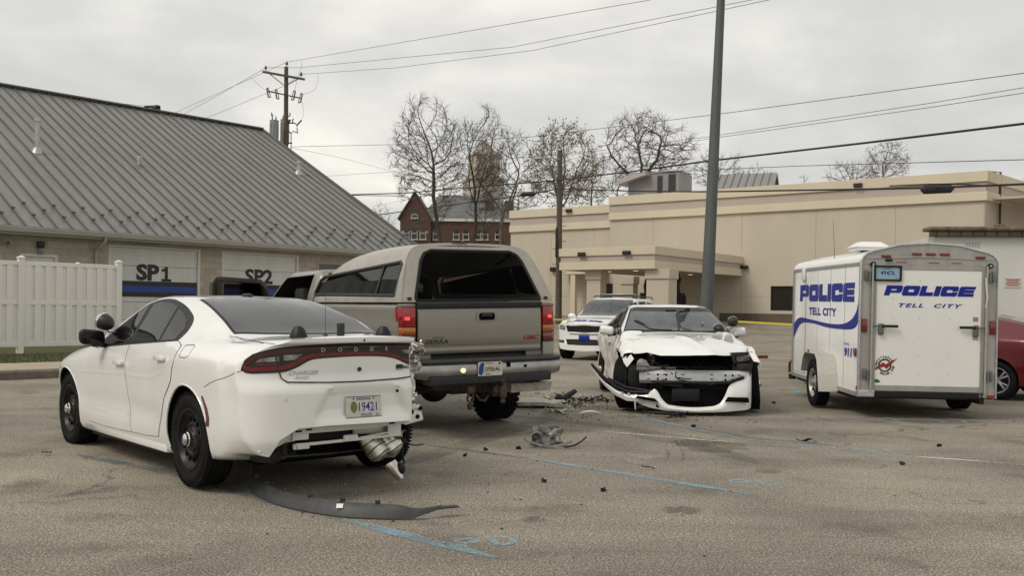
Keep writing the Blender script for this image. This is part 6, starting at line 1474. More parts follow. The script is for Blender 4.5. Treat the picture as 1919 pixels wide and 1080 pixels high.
    A = [b.bm.verts.new((rx(z) + .006, y, z)) for y, z in GP]; C = [b.bm.verts.new((rx(z) + .004, y, z)) for y, z in oo]; A2 = [b.bm.verts.new((rx(z) + .04, y, z)) for y, z in GP]; C2 = [b.bm.verts.new((rx(z) + .04, y, z)) for y, z in oo]
    for k in range(len(GP)):
        k2 = (k + 1) % len(GP)
        for q in ((A[k], A[k2], C[k2], C[k]), (A[k], A2[k], A2[k2], A[k2]), (A2[k], C2[k], C2[k2], A2[k2])): b.bm.faces.new(q)
    b.obj('cap_rear_frame', cap_m, cap, smooth=30)
    b = B(); b.prism(GP, lambda y, z: (rx(z) + .000, y, z), lambda y, z: (rx(z) + .005, y, z)); g = b.obj('rear_hatch_glass', M['tint_glass'], cap, smooth=0)
    b = B(); gi = [(y * .93 + 0, 1.50 + (z - 1.50) * .93) for y, z in GP]
    for k in range(len(GP)):
        k2 = (k + 1) % len(GP); p, q = GP[k], GP[k2]; b.beam((rx(p[1]) + .002, p[0], p[1]), (rx(q[1]) + .002, q[0], q[1]), .030, .012, 0, up=(1, 0, 0))
    b.obj('hatch_border', M['black_plastic'], cap, smooth=0)
    b = B(); b.box((rx(2.10) + .05, .12, 2.125), (.06, .20, .018), None, .006); b.sphere((.22, .10, 2.15), .018, (1, 1, 1), 10, 6); b.obj('third_brake_lamp', M['dark_red'], cap)
    b = B(); b.box((-.005, -.855, 1.515), (.03, .05, .03), None, .01); b.box((-.005, .855, 1.515), (.03, .05, .03), None, .01); b.obj('hatch_latch', M['dark_metal'], cap)
    # cap interior: dark lining, front slider window towards the cab
    b = B(); b.bb(2.80, 2.83, -.75, .75, 1.46, 1.60); b.bb(2.80, 2.83, -.75, -.62, 1.6, 1.76); b.bb(2.80, 2.83, .62, .75, 1.6, 1.76); b.bb(2.80, 2.83, -.75, .75, 1.76, 1.86); b.bb(.3, 2.85, -.86, .86, 1.462, 1.468); b.obj('cap_lining', M['cab_black'], cap, smooth=0)
    b = B(); b.tube([(.26, -.55, 2.02), (.9, -.70, 1.92)], .012, 6); b.tube([(.26, .55, 2.02), (.9, .70, 1.92)], .012, 6); b.obj('hatch_strut', M['dark_metal'], cap)
    # cab
    SH = Shell(dict(
        yb=[(2.52,.90),(6.2,.90)], zb=[(2.52,.70),(6.2,.66)], yl=[(2.52,.955),(6.2,.94)], zl=[(2.52,.82),(6.2,.80)], ym=[(2.52,.985),(5.6,.985),(6.25,.90)], zm=[(2.52,1.12),(6.25,1.0)],
        ys=[(2.52,.965),(5.6,.955),(6.25,.86)], zs=[(2.52,1.34),(6.25,1.20)], yw=[(2.52,.935),(4.6,.93),(5.0,.90),(6.25,.80)], zw=[(2.52,1.42),(4.6,1.40),(5.1,1.36),(6.25,1.26)], bg=[(2.52,.02),(4.5,.02),(4.7,0),(6.3,0)],
        yr=[(2.52,.76),(2.65,.76),(4.0,.74),(4.8,.84),(5.0,.70),(6.25,.60)], zr=[(2.52,1.80),(2.62,1.885),(3.9,1.89),(4.15,1.83),(4.8,1.46),(5.0,1.42),(6.25,1.32)], zt=[(2.52,1.84),(2.65,1.925),(3.4,1.945),(4.0,1.925),(4.8,1.50),(5.0,1.46),(6.25,1.37)]),
        2.52, 6.25, lambda x, y, z: (x - .12 * (abs(y) / .9) ** 3 * sm((x - 5.6) / .6), y, z), None, 20, 60)
    cut = []
    for sg in (1, -1):
        c = B(); c.lathe([(.47, 0), (.47, .8)], 'y', (5.15, .50 if sg > 0 else -1.30, .45), 40, True); cut.append(c)
    c = B(); c.prism([(2.72, .78), (4.62, .78), (4.66, 1.36), (4.10, 1.83), (2.76, 1.85)], lambda x, z: (x, .30, z), lambda x, z: (x, 1.3, z)); cut.append(c)
    cab = boolean(SH.bm, cut, [pew, M['cab_black']], 'cab', t, 40); cab.location.x = .50
    b = B(); SH.ribbon(b, 'R', [(2.80,1.43),(3.7,1.42),(4.55,1.41)], [(2.84,1.80),(3.7,1.83),(4.05,1.80)], .004, 4, .1, smooth=False); b.obj('side_glass', M['glass_dark'], cab)
    b = B(); SH.ribbon(b, 'top', [(4.72,.72),(4.78,0),(4.72,-.72)], [(4.05,.66),(4.08,0),(4.05,-.66)], .004, 6, .1); b.obj('windscreen', M['glass_dark'], cab)
    b = B(); b.prism([(-.62,1.50),(.62,1.50),(.58,1.82),(-.58,1.82)], lambda y, z: (2.505, y, z), lambda y, z: (2.515, y, z)); b.obj('cab_rear_window', M['glass_dark'], cab)
    b = B(); b.bb(2.9, 3.3, .05, .70, .95, 1.62, .06); b.bb(3.6, 4.0, .05, .70, .95, 1.68, .06); b.obj('seat', M['cab_black'], cab)
    # open doors
    def door(nm, label, hx, ang, W, flip, zb0=.82):
        e_ = bpy.data.objects.new(nm, None); COL.objects.link(e_); e_.parent = t; e_.location = (hx, .955, -.065); e_.rotation_euler = (0, 0, ang); tag(e_, label)
        s_ = -1 if flip else 1
        out = [(0, zb0), (W, zb0), (W, 1.40), (W * .995, 1.80), (W * .93, 1.885), (W * .80, 1.905), (.10, 1.905 if flip else 1.60), (.0, 1.84 if flip else 1.40)] if flip else [(0, zb0), (W, zb0), (W, 1.40), (W * .99, 1.82), (W * .93, 1.895), (W * .84, 1.905), (.22, 1.875), (.10, 1.80), (.03, 1.42)]
        hole = [(.08, 1.44), (W - .07, 1.44), (W - .07, 1.79), (W * .90, 1.845), (.12, 1.85)] if flip else [(.13, 1.44), (W - .07, 1.44), (W - .075, 1.79), (W * .90, 1.845), (.27, 1.82), (.19, 1.76)]
        b = B(); b.prism(out, lambda a, z: (s_ * a, .0, z), lambda a, z: (s_ * a, .055, z)); bmesh.ops.recalc_face_normals(b.bm, faces=b.bm.faces[:])
        c = B(); c.prism(hole, lambda a, z: (s_ * a, -.2, z), lambda a, z: (s_ * a, .2, z))
        d = boolean(b.bm, [c], [M['door_edge'], M['black_plastic']], 'door_shell', e_, 30); b.bm.free()
        b = B(); b.prism(hole, lambda a, z: (s_ * a, .018, z), lambda a, z: (s_ * a, .022, z)); b.obj('door_glass', M['tint_side'], e_, smooth=0)
        b = B(); n_ = len(hole)
        for k in range(n_): p, q = hole[k], hole[(k + 1) % n_]; b.beam((s_ * p[0], .060, p[1]), (s_ * q[0], .060, q[1]), .012, .05, 0, up=(0, 1, 0))
        b.bb(s_ * .04, s_ * (W - .04), .056, .085, zb0 + .05, 1.40, .012); b.obj('door_lining', M['cab_black'], e_, smooth=0)
    door('front_door', 'open front door of the pickup', 4.92, R(-180 - 58), 1.20, False)
    for x in (1.20, 5.60):
        for y in (.83, -.83): make_wheel(t, x, y, .415, .30, 'truck')
    return t
pickup()

# ------------------------------------------------------------------ damaged police sedan
def damaged_sedan():
    t = thing('police_sedan', 'wrecked white police sedan with its front bumper torn open, facing the camera', 'car', (2.47, 16.73, 0.02), R(269.8))
    def dent(p):
        if p.y < -.55 and p.x < 3.3:
            k = sm((-.55 - p.y) / .3) * sm((3.4 - p.x) / .5) * (1 - sm((p.z - 1.02) / .12)); n = noise.noise_vector(p * Vector((2.2, 1, 3.2)) if False else Vector((p.x * 2.2, p.y, p.z * 3.0))); n2 = noise.noise_vector(p * 8)
            p = p + Vector((0, (n.y * .075 + n2.y * .022 + .02) * k, n2.z * .012 * k))
        if p.x > 2.75 and p.z > .70:       # buckled bonnet
            k = sm((p.x - 2.75) / .3) * (1 - sm((p.x - 3.7) / .3)); n = noise.noise(Vector((p.x * 2.6, p.y * 3.2, 4.0)))
            p.z += k * (.010 * n + .014 * math.exp(-((p.y - .05 - (p.x - 3.3) * .35) / .07) ** 2))
        if p.x > 3.2 and p.y < -.45: p.z -= .03 * sm((p.x - 3.2) / .4) * sm((-.45 - p.y) / .4); p.x -= .10 * sm((p.x - 3.2) / .4) * sm((-.45 - p.y) / .4)
        if p.x > 3.3 and p.y > .70 and p.z > .6: p.y += .06 * sm((p.x - 3.3) / .4); p.z += .01
        return p
    T2 = dict(SED); S = Shell(T2, -1.06, 3.98, sed_warp, dent); S0 = Shell(T2, -1.06, 3.98, sed_warp)
    cut = []
    for ax in (0, 3.052):
        for sg in (1, -1):
            c = B(); rr = .395 if not (ax > 1 and sg < 0) else .46; c.lathe([(rr, 0), (rr, 1.0)], 'y', (ax, sg * .62 if sg > 0 else -1.62, .385), 56, True); cut.append(c)
    # open nose: everything below the bonnet edge is gone
    c = B(); c.prism([(.93, .05), (.93, .70), (.86, .765), (.50, .80), (.0, .800), (-.45, .785), (-.60, .83), (-.95, .80), (-.95, .05)], lambda y, z: (3.40, y, z), lambda y, z: (4.3, y, z)); cut.append(c)
    c = B(); c.box((3.35, -.75, .55), (.62, .42, .40)); cut.append(c)
    boolean(S0.bm, cut, [M['white_paint'], M['void']], 'body', t, dfn=dent)
    sedan_windows(S, t, (('L', 1), ('R', -1)), M['glass_dark']); sedan_doors(S, t, (('L', 1),)); sedan_doors(S, t, (('R', -1),), M['dirty_white'])
    b = B(); S.ribbon(b, 'R', [(2.65,.55),(2.62,.70),(2.62,.85)], [(2.45,.45),(2.50,.70),(2.60,.90)], .012, 4, .06, .01, False); b.jitter(.02, 7, 3); b.obj('torn_fender', M['dirty_white'], t, smooth=25)
    b = B(); S.ribbon(b, 'R', [(.18,.95),(-.2,1.0),(-.6,1.0)], [(.2,.83),(-.2,.82),(-.6,.80)], .004, 6, .05); b.obj('scuffed_quarter', M['dirty_white'], t)
    b = B(); S.ribbon(b, 'top', [(2.64 - .17 * (abs(y) / .74) ** 2, y) for y in (.80,.4,0,-.4,-.80)], [(1.79 - .07 * (abs(y) / .5) ** 2, y) for y in (.61,.3,0,-.3,-.61)], .003, 10); fr = b.obj('windscreen_seal', M['black_plastic'], t)
    b = B(); S.ribbon(b, 'top', [(2.60 - .17 * (abs(y) / .74) ** 2, y) for y in (.77,.4,0,-.4,-.77)], [(1.83 - .07 * (abs(y) / .5) ** 2, y) for y in (.585,.3,0,-.3,-.585)], .006, 14); b.obj('windscreen', M['glass_front'], fr)
    b = B(); S.ribbon(b, 'top', [(1.97 - .08 * (abs(y) / .5) ** 2, y) for y in (.61,.3,0,-.3,-.61)], [(1.835 - .07 * (abs(y) / .5) ** 2, y) for y in (.572,.3,0,-.3,-.572)], .0078, 3, skirt=0); b.obj('sun_strip', M['glass_dark'], fr)
    # wiper, radio bracket and mirror seen through the glass sit just behind it
    def on_glass(pts, r_, m, nm):
        b = B(); P = []
        for x, y in pts: l, n = S.hit('top', x, y); P.append(l + n * .012)
        b.tube(P, r_, 6); return b.obj(nm, m, t)
    on_glass([(2.58, -.10), (2.56, -.28), (2.50, -.42), (2.36, -.50)], .008, M['black_paint'], 'wiper')
    on_glass([(2.36, -.50), (2.30, -.545), (2.22, -.60)], [.022, .028, .018], M['black_paint'], 'spot_lamp_shadow') if False else on_glass([(2.37, -.48), (2.28, -.54), (2.20, -.60)], [.018, .026, .016], M['black_paint'], 'wiper_tip')
    on_glass([(2.59, .0), (2.42, .02), (2.25, .045), (2.08, .06), (1.98, .10), (1.93, .20)], [.010, .016, .024, .028, .022, .010], M['black_paint'], 'bracket_arm')
    on_glass([(2.59, -.55), (2.62, -.2), (2.62, .2), (2.58, .55)], .009, M['black_paint'], 'wiper_rest')
    on_glass([(2.34, .38), (2.335, .40)], [.034, .034], mat('pale_sticker', (.24, .27, .26), .5), 'sticker')
    l, n = S.hit('top', 1.93, -.02); b = B(); b.box(l + n * .008, (.05, .16, .012), None, .006); b.obj('mirror_mount', M['black_paint'], t)
    for sg in (1, -1): sedan_mirror(t, sg, M['white_paint'], -.01)
    spotlight(t, (2.13, .90, 1.235), (-1, .1, .1)); spotlight(t, (2.44, .62, 1.125), (-1, -.1, .1))
    # inside of the nose
    b = B(); b.bb(3.36, 3.42, -.86, .86, .20, .80); b.obj('radiator_support', M['void'], t, smooth=0)
    b = B()
    for z in (.775, .735, .69, .655): b.box((3.66, .0, z), (.10, 1.18, .014), None, .004)
    for y in (-.59, -.02, .05, .59): b.box((3.67, y, .715), (.06, .022, .15), None, .004)
    b.obj('grille_bars', M['void'], t)
    b = B(); b.bb(3.50, 3.58, -.70, .70, .58, .66, .02); b.bb(3.45, 3.50, -.55, .55, .25, .62, .01); b.tube([(3.60, -.45, .60), (3.62, 0, .625), (3.60, .5, .60)], .018, 8); b.box((3.63, -.10, .628), (.03, .22, .02), None, .006); b.obj('cooling_pack', M['dark_metal'], t)
    bx = 3.72; f = lambda y: -.10 * (abs(y + .13) / .75) ** 2.4
    b = B(); rows = [[Vector((bx + f(y) + (.0 if k in (1, 2) else -.012), y, z)) for k, z in enumerate((.484, .489, .572, .577))] for y in [lerp(-.87, .61, i / 24) for i in range(25)]]; b.slab(rows, .05); bm_ = b.obj('bumper_beam', mat('beam_aluminium', (.62, .63, .64), .45, metal=.35, noise_amt=.1, nscale=12), t); bm_.location = (0, .17, -.035)
    b = B()
    for y, z in ((-.76, .565), (-.76, .497), (-.55, .565), (-.55, .497), (-.31, .568), (.08, .57), (.08, .51), (.46, .565), (.46, .497)): b.box((bx + f(y) + .051, y, z), (.008, .045, .012), None, .003)
    for y in (-.64, -.53, .27, .37): 
        for z in (.560, .500): b.tube([(bx + f(y) + .046, y, z), (bx + f(y) + .054, y, z)], .015, 10)
    b.obj('beam_slot', M['void'], bm_)
    b = B(); b.tube([(3.62, -.78, .70), (3.66, -.75, .62), (3.65, -.80, .60)], [.05, .09, .06], 12); b.tube([(3.6, -.66, .79), (3.64, -.655, .72), (3.65, -.67, .64), (3.63, -.64, .60)], .038, 12); b.box((3.66, -.70, .605), (.12, .34, .045), Matrix.Rotation(R(6), 3, 'X'), .015); b.sphere((3.64, -.80, .65), .07, (1, 1, 1.2), 12, 8); b.box((3.66, -.42, .615), (.1, .16, .03), None, .01); b.jitter(.010, 10, 5); b.obj('washer_bottle', mat('grey_plastic_parts', (.19, .19, .18), .5, noise_amt=.5, nscale=12), t, loc=(0, .12, 0))
    b = B(); rnd = random.Random(8)
    for k in range(9):
        y = rnd.uniform(-.85, -.25); z = rnd.uniform(.45, .75); P = [Vector((3.70 + rnd.uniform(-.04, .05), y, z))]
        for j in range(5): P.append(P[-1] + Vector((rnd.uniform(-.02, .03), rnd.uniform(-.09, .12), rnd.uniform(-.07, .05))))
        b.tube(P, rnd.uniform(.004, .009), 5)
    b.tube([(3.75, -.40, .60), (3.77, -.41, .53), (3.79, -.34, .49), (3.80, -.22, .47)], .008, 6); b.tube([(3.78, -.38, .52), (3.80, -.30, .51), (3.80, -.20, .505)], .007, 6); b.obj('torn_wiring', M['black_plastic'], t, loc=(0, .17, -.03))
    # headlamp on the surviving side
    b = B(); HP = [(.34, .86), (.38, .725), (.58, .735), (.70, .765), (.72, .815), (.66, .875)]
    b.prism(HP, lambda y, z: (3.62 - .10 * (y - .3), y, z - .03), lambda y, z: (3.74 - .32 * (y - .3), y, z - .03)); hl = b.obj('headlamp', M['black_paint'], t, loc=(0, .17, 0))
    b = B(); b.prism([(.42, .80), (.43, .745), (.58, .755), (.655, .785), (.62, .835), (.5, .815)], lambda y, z: (3.73 - .32 * (y - .3), y, z - .03), lambda y, z: (3.752 - .32 * (y - .3), y, z - .03)); b.obj('headlamp_lens', mat('smoky_lens', (.13, .13, .12), .12, coat=.6, noise_amt=.7, nscale=25), hl)
    b = B(); b.sphere((3.66, .60, .785), .02, (1, 1, 1), 10, 6); b.obj('headlamp_bulb', M['clear_lens'], hl)
    b = B(); b.box((3.60, .56, .64), (.18, .28, .10), None, .02); b.tube([(3.66, .66, .70), (3.68, .68, .60), (3.66, .66, .5)], .012, 6); b.box((3.55, .70, .70), (.1, .06, .12), None, .02); b.obj('headlamp_bracket', M['dark_metal'], t, loc=(0, .12, 0))
    # fender liner and wheel exposed on the crushed side
    b = B(); rows = [[Vector((3.052 + .47 * math.cos(a) + .01 * math.sin(a * 9), y, .37 + .45 * math.sin(a))) for a in [math.pi * (-.05 + .60 * k / 14) for k in range(15)]] for y in (-.58, -.66, -.76, -.84)]
    b.slab(rows, .006); b.jitter(.018, 7, 2); b.obj('wheel_liner', M['black_plastic'], t)
    b = B(); b.tube([(3.0, -.62, .75), (3.05, -.60, .45)], .05, 10); b.box((3.1, -.6, .35), (.3, .2, .08), None, .03); b.sphere((3.38, -.83, .30), .035, (1, 1, 1.6), 8, 6); b.obj('suspension', M['galv'], t)
    b = B(); rows = []
    for i, (x, y0, z0) in enumerate(((2.72, -.93, .86), (3.0, -.93, .815), (3.22, -.91, .77), (3.42, -.90, .66), (3.46, -.86, .60))):
        rows.append([Vector((x, y0 + .10 * k / 4, z0 + .030 * k)) for k in range(5)])
    b.slab(rows, .006); b.jitter(.006, 8, 3); b.obj('folded_fender', M['white_paint'], t, smooth=30)
    b = B(); P = [(3.30,.90,.90), (3.50,.89,.87), (3.66,.86,.82), (3.74,.88,.76), (3.78,.90,.71)]
    b.slab([[Vector((x, y - .085, z + .012)) for x, y, z in P], [Vector((x, y, z)) for x, y, z in P], [Vector((x, y + .015, z - .05)) for x, y, z in P]], .006); b.jitter(.006, 9, 1); b.obj('peeled_fender_edge', M['white_paint'], t, smooth=30)
    b = B(); b.prism(rrect(.885, 1.03, .745, .79, .02), lambda y, z: (3.40, y, z), lambda y, z: (3.42, y, z)); b.obj('dangling_marker', M['red_lens'], t, loc=(0, .07, 0))
    b = B(); b.tube([(3.72,.88,.70),(3.73,.885,.665)], .012, 6); b.obj('fender_clip', M['black_plastic'], t)
    # fallen bumper cover
    def cover(P0, P1, nm, m, th=.010, ji=0.0, k=8, sd_=0):
        A = dens(P0, .04); C = dens(P1, .04)
        return A, C
    def fascia(keys, nm, m, jit=0.0):
        """keys: rows of (y, x, z_low, z_high, bulge)"""
        fx_, fl, fh, fb = [pch([(kk[0], kk[j]) for kk in keys]) for j in (1, 2, 3, 4)]
        n = 70; rows = [[] for _ in range(7)]
        for i in range(n + 1):
            y = lerp(keys[0][0], keys[-1][0], i / n)
            for j in range(7):
                u = j / 6; rows[j].append(Vector((fx_(y) + fb(y) * math.sin(math.pi * u) - .03 * u, y, lerp(fl(y), fh(y), u))))
        b = B(); b.slab(rows, .008)
        if jit: b.jitter(jit, 6, 2)
        return b.obj(nm, m, t, smooth=40)
    # lower lip: white band running the whole width, rising into the right wing
    cov = fascia([(-1.02, 3.50, .20, .285, .02), (-.90, 3.66, .125, .225, .03), (-.80, 3.74, .09, .25, .03), (-.74, 3.76, .075, .30, .03), (-.69, 3.78, .065, .33, .03), (-.60, 3.82, .055, .20, .03), (-.50, 3.85, .045, .125, .03), (-.2, 3.90, .035, .10, .03), (.05, 3.89, .035, .115, .03), (.16, 3.87, .04, .15, .03), (.24, 3.86, .045, .26, .03), (.30, 3.85, .05, .40, .035), (.40, 3.82, .055, .445, .04), (.50, 3.78, .06, .47, .045), (.58, 3.72, .07, .52, .05), (.635, 3.64, .08, .585, .04), (.67, 3.52, .12, .60, .02)], 'front_bumper', M['white_paint'], .004); cov.location = (0, .18, 0)
    b = B(); P = [(.23, .185), (.27, .245), (.55, .235), (.56, .17)]
    b.prism(P, lambda y, z: (3.860 - .16 * (y - .2), y, z), lambda y, z: (3.905 - .13 * (y - .2), y, z)); b.obj('bumper_vent', M['void'], cov); b = B(); P = [(-.95, .20), (-.92, .235), (-.70, .205), (-.655, .16)]
    b.prism(P, lambda y, z: (3.70 + .35 * (y + .95), y, z), lambda y, z: (3.745 + .40 * (y + .95), y, z)); b.obj('bumper_vent', M['void'], cov)
    tl = [(-1.53, 3.38, .60), (-1.45, 3.44, .50), (-1.33, 3.50, .385), (-1.20, 3.56, .295), (-1.05, 3.60, .235), (-.90, 3.68, .235), (-.78, 3.74, .24)]
    b = B(); rows = [[], [], []]
    for i, (y, x, z) in enumerate(tl):
        w_ = lerp(.03, .085, sm(i / 4)); rows[0].append(Vector((x, y, z - w_))); rows[1].append(Vector((x + .015, y, z - w_ * .4))); rows[2].append(Vector((x - .01, y, z)))
    b.slab(rows, .008); b.obj('torn_bumper_wing', M['white_paint'], cov, smooth=30)
    b = B(); b.tube([(x - .02, y + .01, z + .035) for y, x, z in tl], [.018, .024, .028, .028, .028, .025, .02], 6); b.tube([(3.45, -1.30, .44), (3.55, -1.05, .33), (3.66, -.8, .30), (3.72, -.62, .285)], .022, 6); b.jitter(.006, 9, 3); b.obj('bumper_liner', M['black_plastic'], cov)
    b = B()
    for i in range(5): y = -1.12 + i * .09; b.box((3.60 + .02 * i, y, .262 - .012 * i), (.02, .025, .022), None, .004)
    b.beam((3.70, -.955, .20), (3.70, -.945, .045), .012, .02, .003); b.obj('bumper_tab', M['white_matte'], cov)
    b = B(); rows = [[Vector((3.86 - .10 * abs(y + .2) - .03 * j, y, z)) for y in [lerp(-.68, .30, i / 16) for i in range(17)]] for j, z in enumerate((.09, .20, .30, .37, .40))]
    b.slab(rows, .01); lg = b.obj('lower_grille', M['void'], cov)
    b = B(); b.box((3.885, -.30, .265), (.02, .37, .165), None, .012); b.obj('plate_holder', M['black_plastic'], cov)
    b = B(); b.tube([(3.80, -.75, .42), (3.84, -.4, .43), (3.84, 0, .425), (3.82, .3, .44), (3.74, .50, .50)], .025, 8); b.box((3.80, -.48, .40), (.08, .30, .07), Matrix.Rotation(R(-10), 3, 'X'), .02); b.tube([(3.86, .02, .40), (3.87, .10, .44)], .014, 6); b.jitter(.008, 8, 6); b.obj('absorber_strip', M['black_plastic'], cov)
    make_wheel(t, 0, .80, .364, .235, 'police'); make_wheel(t, 0, -.80, .364, .235, 'police')
    make_wheel(t, 3.10, .93, .364, .235, 'police', steer=R(-12), camber=R(5)); make_wheel(t, 3.10, -.80, .364, .235, 'police', steer=R(-24), camber=R(3))
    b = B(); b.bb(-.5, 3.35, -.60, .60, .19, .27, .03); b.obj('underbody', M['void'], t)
    return t
damaged_sedan()
# ------------------------------------------------------------------ block lettering of the police vehicles
def police_word(word, size, f, shear=.28, wx=1.25, gap=.10, bld=None, d=.002):
    """wide slotted capitals; f(a,b,d) -> 3d with a running to the reader's right, centred"""
    W = {'P': wx, 'O': wx, 'L': wx * .80, 'I': wx * .34, 'C': wx, 'E': wx * .95}; k = wx / 1.25
    def shp(ch):
        w_ = W[ch]; s_ = .42 * k
        if ch in 'OC':
            L_ = [[(.12*k,0),(s_,0),(s_,1),(.12*k,1),(0,.86),(0,.14)], [(s_,.63),(w_-s_,.63),(w_-s_,1),(s_,1)], [(s_,0),(w_-s_,0),(w_-s_,.37),(s_,.37)]]
            if ch == 'O': L_.append([(w_-s_,0),(w_-.12*k,0),(w_,.14),(w_,.86),(w_-.12*k,1),(w_-s_,1)])
            else: L_ += [[(w_-s_,0),(w_-.12*k,0),(w_,.12),(w_,.42),(w_-s_,.42)], [(w_-s_,.50),(w_,.50),(w_,.88),(w_-.12*k,1),(w_-s_,1)]]
            return L_
        if ch == 'P': return [[(0,0),(s_,0),(s_,1),(0,1)], [(s_,.64),(w_-s_,.64),(w_-s_,1),(s_,1)], [(w_-s_,.27),(w_-.12*k,.27),(w_,.38),(w_,.88),(w_-.12*k,1),(w_-s_,1)], [(s_,.27),(w_-s_,.27),(w_-s_,.50),(s_,.50)]]
        if ch == 'L': return [[(0,0),(s_,0),(s_,1),(0,1)], [(s_,0),(w_,0),(w_,.37),(s_,.37)]]
        if ch == 'I': return [[(0,0),(w_,0),(w_,1),(0,1)]]
        return [[(0,0),(s_,0),(s_,1),(.10*k,1),(0,.88)], [(s_,0),(w_,0),(w_-.03,.30),(s_,.30)], [(s_,.355),(w_-.08,.355),(w_-.08,.645),(s_,.645)], [(s_,.70),(w_-.03,.70),(w_,1),(s_,1)]]
    tot = sum(W[c] for c in word) + gap * (len(word) - 1); x = -tot / 2; b = bld or B()
    for ch in word:
        for P in shp(ch):
            Q = [((x + a + (c - .5) * shear) * size, (c - .5) * size) for a, c in P]
            b.prism(Q, lambda a, c: f(a, c, 0), lambda a, c: f(a, c, d))
        x += W[ch] + gap
    return b
# ------------------------------------------------------------------ police trailer
def trailer():
    K = 1.14; t = thing('cargo_trailer', 'white enclosed POLICE trailer with aluminium rear frame and ramp door', 'trailer', (4.862 * K, 11.285 * K, -.197))
    t.rotation_euler = (Matrix.Rotation(R(87.4), 3, 'Z') @ Matrix.Rotation(R(.35), 3, 'X') @ Matrix.Rotation(R(-.7), 3, 'Y')).to_euler(); t.scale = (K, K, K)
    L, W = 3.22, .775; zb, zs, zt = .44, 2.0, 2.215
    ws = M['white_sheet']; al = M['alu_trim']
    sec = [(W, zb), (W, zs)] + [(W - .16 * (1 - math.cos(a)), zs + .12 * math.sin(a)) for a in (R(25), R(50), R(75))] + [(W - .20, zs + .135), (.35, zt - .02), (0, zt)]
    ring = sec + [(-y, z) for y, z in sec[:-1][::-1]]
    b = B(); rows = [[Vector((x, y * (1 - .0 * x), z)) for y, z in ring] for x in (.04, .6, 1.2, 1.8, 2.4, 3.0, 3.14)]
    rows.append([Vector((3.20, y * .97, zb + (z - zb) * .985)) for y, z in ring]); rows.append([Vector((3.23, y * .90, zb + (z - zb) * .95)) for y, z in ring])
    V = b.grid(rows); b.bm.faces.new(V[0]); b.bm.faces.new(V[-1])
    for i in range(len(V) - 1): b.bm.faces.new((V[i][0], V[i][-1], V[i + 1][-1], V[i + 1][0]))
    b.obj('body', ws, t, smooth=30)
    b = B()
    for x in (.60, 1.22, 1.84, 2.46): 
        for sg in (1, -1): b.bb(x - .008, x + .008, sg * W, sg * (W + .003), zb + .03, zs - .04)
        for z in [zb + .10 + .16 * i for i in range(10)]:
            b.box((x + .02, W + .003, z), (.008, .004, .008))
    b.obj('skin_seam', mat('skin_seam_grey', (.50, .49, .47), .5), t, smooth=0)
    b = B()
    for sg in (1, -1):
        b.bb(.0, 3.16, sg * (W + .001), sg * (W + .012), zb - .02, zb + .035, .003); b.bb(.0, 3.16, sg * (W - .002), sg * (W + .012), zs - .03, zs + .01, .003)
    b.bb(3.10, 3.19, W - .01, W + .008, zb, zs); b.obj('side_trim', al, t, smooth=0)
    # white rolled roof edge
    b = B(); rows = [[Vector((x, y * 1.008, z + .006)) for y, z in ring[1:-1]] for x in (-.02, 3.16)]; b.slab(rows, .006); b.obj('roof_skin', ws, t, smooth=30)
    # rear frame
    b = B(); 
    for sg in (1, -1):
        b = B(); b.bb(-.03, .04, sg * .655, sg * .785, zb, 2.01, .006); b.obj('rear_frame_post', al, t, smooth=0)
    b = B(); arch = [(-.785, 2.01)] + [(-y, z + .01) for y, z in sec[2:-1]] + [(0, zt + .012)] + [(y, z + .01) for y, z in sec[2:-1][::-1]] + [(.785, 2.01)]
    b.prism([(-.785, 1.985)] + arch + [(.785, 1.985)], lambda y, z: (-.035, y, z), lambda y, z: (.04, y, z)); hd = b.obj('rear_header', al, t, smooth=0)
    b = B(); pts = [(-.040, y, z + .012) for y, z in arch]; b.tube([(-.040, -.79, zb)] + pts + [(-.040, .79, zb)], .012, 6); b.obj('frame_edge', M['silver'], hd)
    b = B(); b.tube([(-.038, -.74, 2.055), (-.042, 0, 2.075), (-.038, .74, 2.055)], .006, 5); b.obj('header_lip', M['galv'], hd)
    for y, w_ in ((.50, .11), (.15, .11), (-.01, .11), (-.17, .11), (-.58, .11)): b = B(); b.box((-.045, y, 2.082 + (.03 if abs(y) < .4 else -.0)), (.022, w_, .028), None, .006); b.obj('clearance_lamp', M['red_lens'], hd)
    b = B(); b.box((-.05, .47, 2.035), (.03, .085, .028), None, .012); b.obj('dome_lamp', M['black_plastic'], hd)
    b = B()
    for y in (.32, -.05, -.31): b.bb(-.040, -.036, y - .06, y + .06, 2.008, 2.016)
    b.obj('reflective_strip', M['sticker_red'], hd, smooth=0)
    # ramp door
    b = B(); b.bb(-.028, .02, -.648, .650, .565, 1.98, .004); dr = b.obj('ramp_door', ws, t, smooth=0)
    b = B(); b.bb(-.038, -.010, .600, .652, .50, 2.0, .003); b.bb(-.038, -.010, -.652, -.606, .50, 2.0, .003); b.bb(-.036, -.012, -.605, .599, .50, .565, .003); b.bb(-.034, -.012, -.605, .599, 1.925, 1.985, .003); b.obj('door_trim', al, dr, smooth=0)
    b = B(); b.bb(-.033, -.030, -.645, .64, .985 + .96, 1.99 - .04) if False else None
    for x, zz in ((0, 0),):
        for y in (.40, .10, -.25):
            for i in range(6): b.box((-.0295, y - .0, .70 + .22 * i), (.004, .008, .006))
    b.obj('rivet', M['latch'], dr, smooth=0)
    b = B(); b.bb(-.055, .02, -.60, .60, .425, .498, .01); b.obj('rear_bumper_bar', M['black_plastic'], t, smooth=0)
    b = B(); b.bb(-.05, .03, .60, .80, .425, .505, .01); b.obj('step_corner', M['silver'], t, smooth=0)
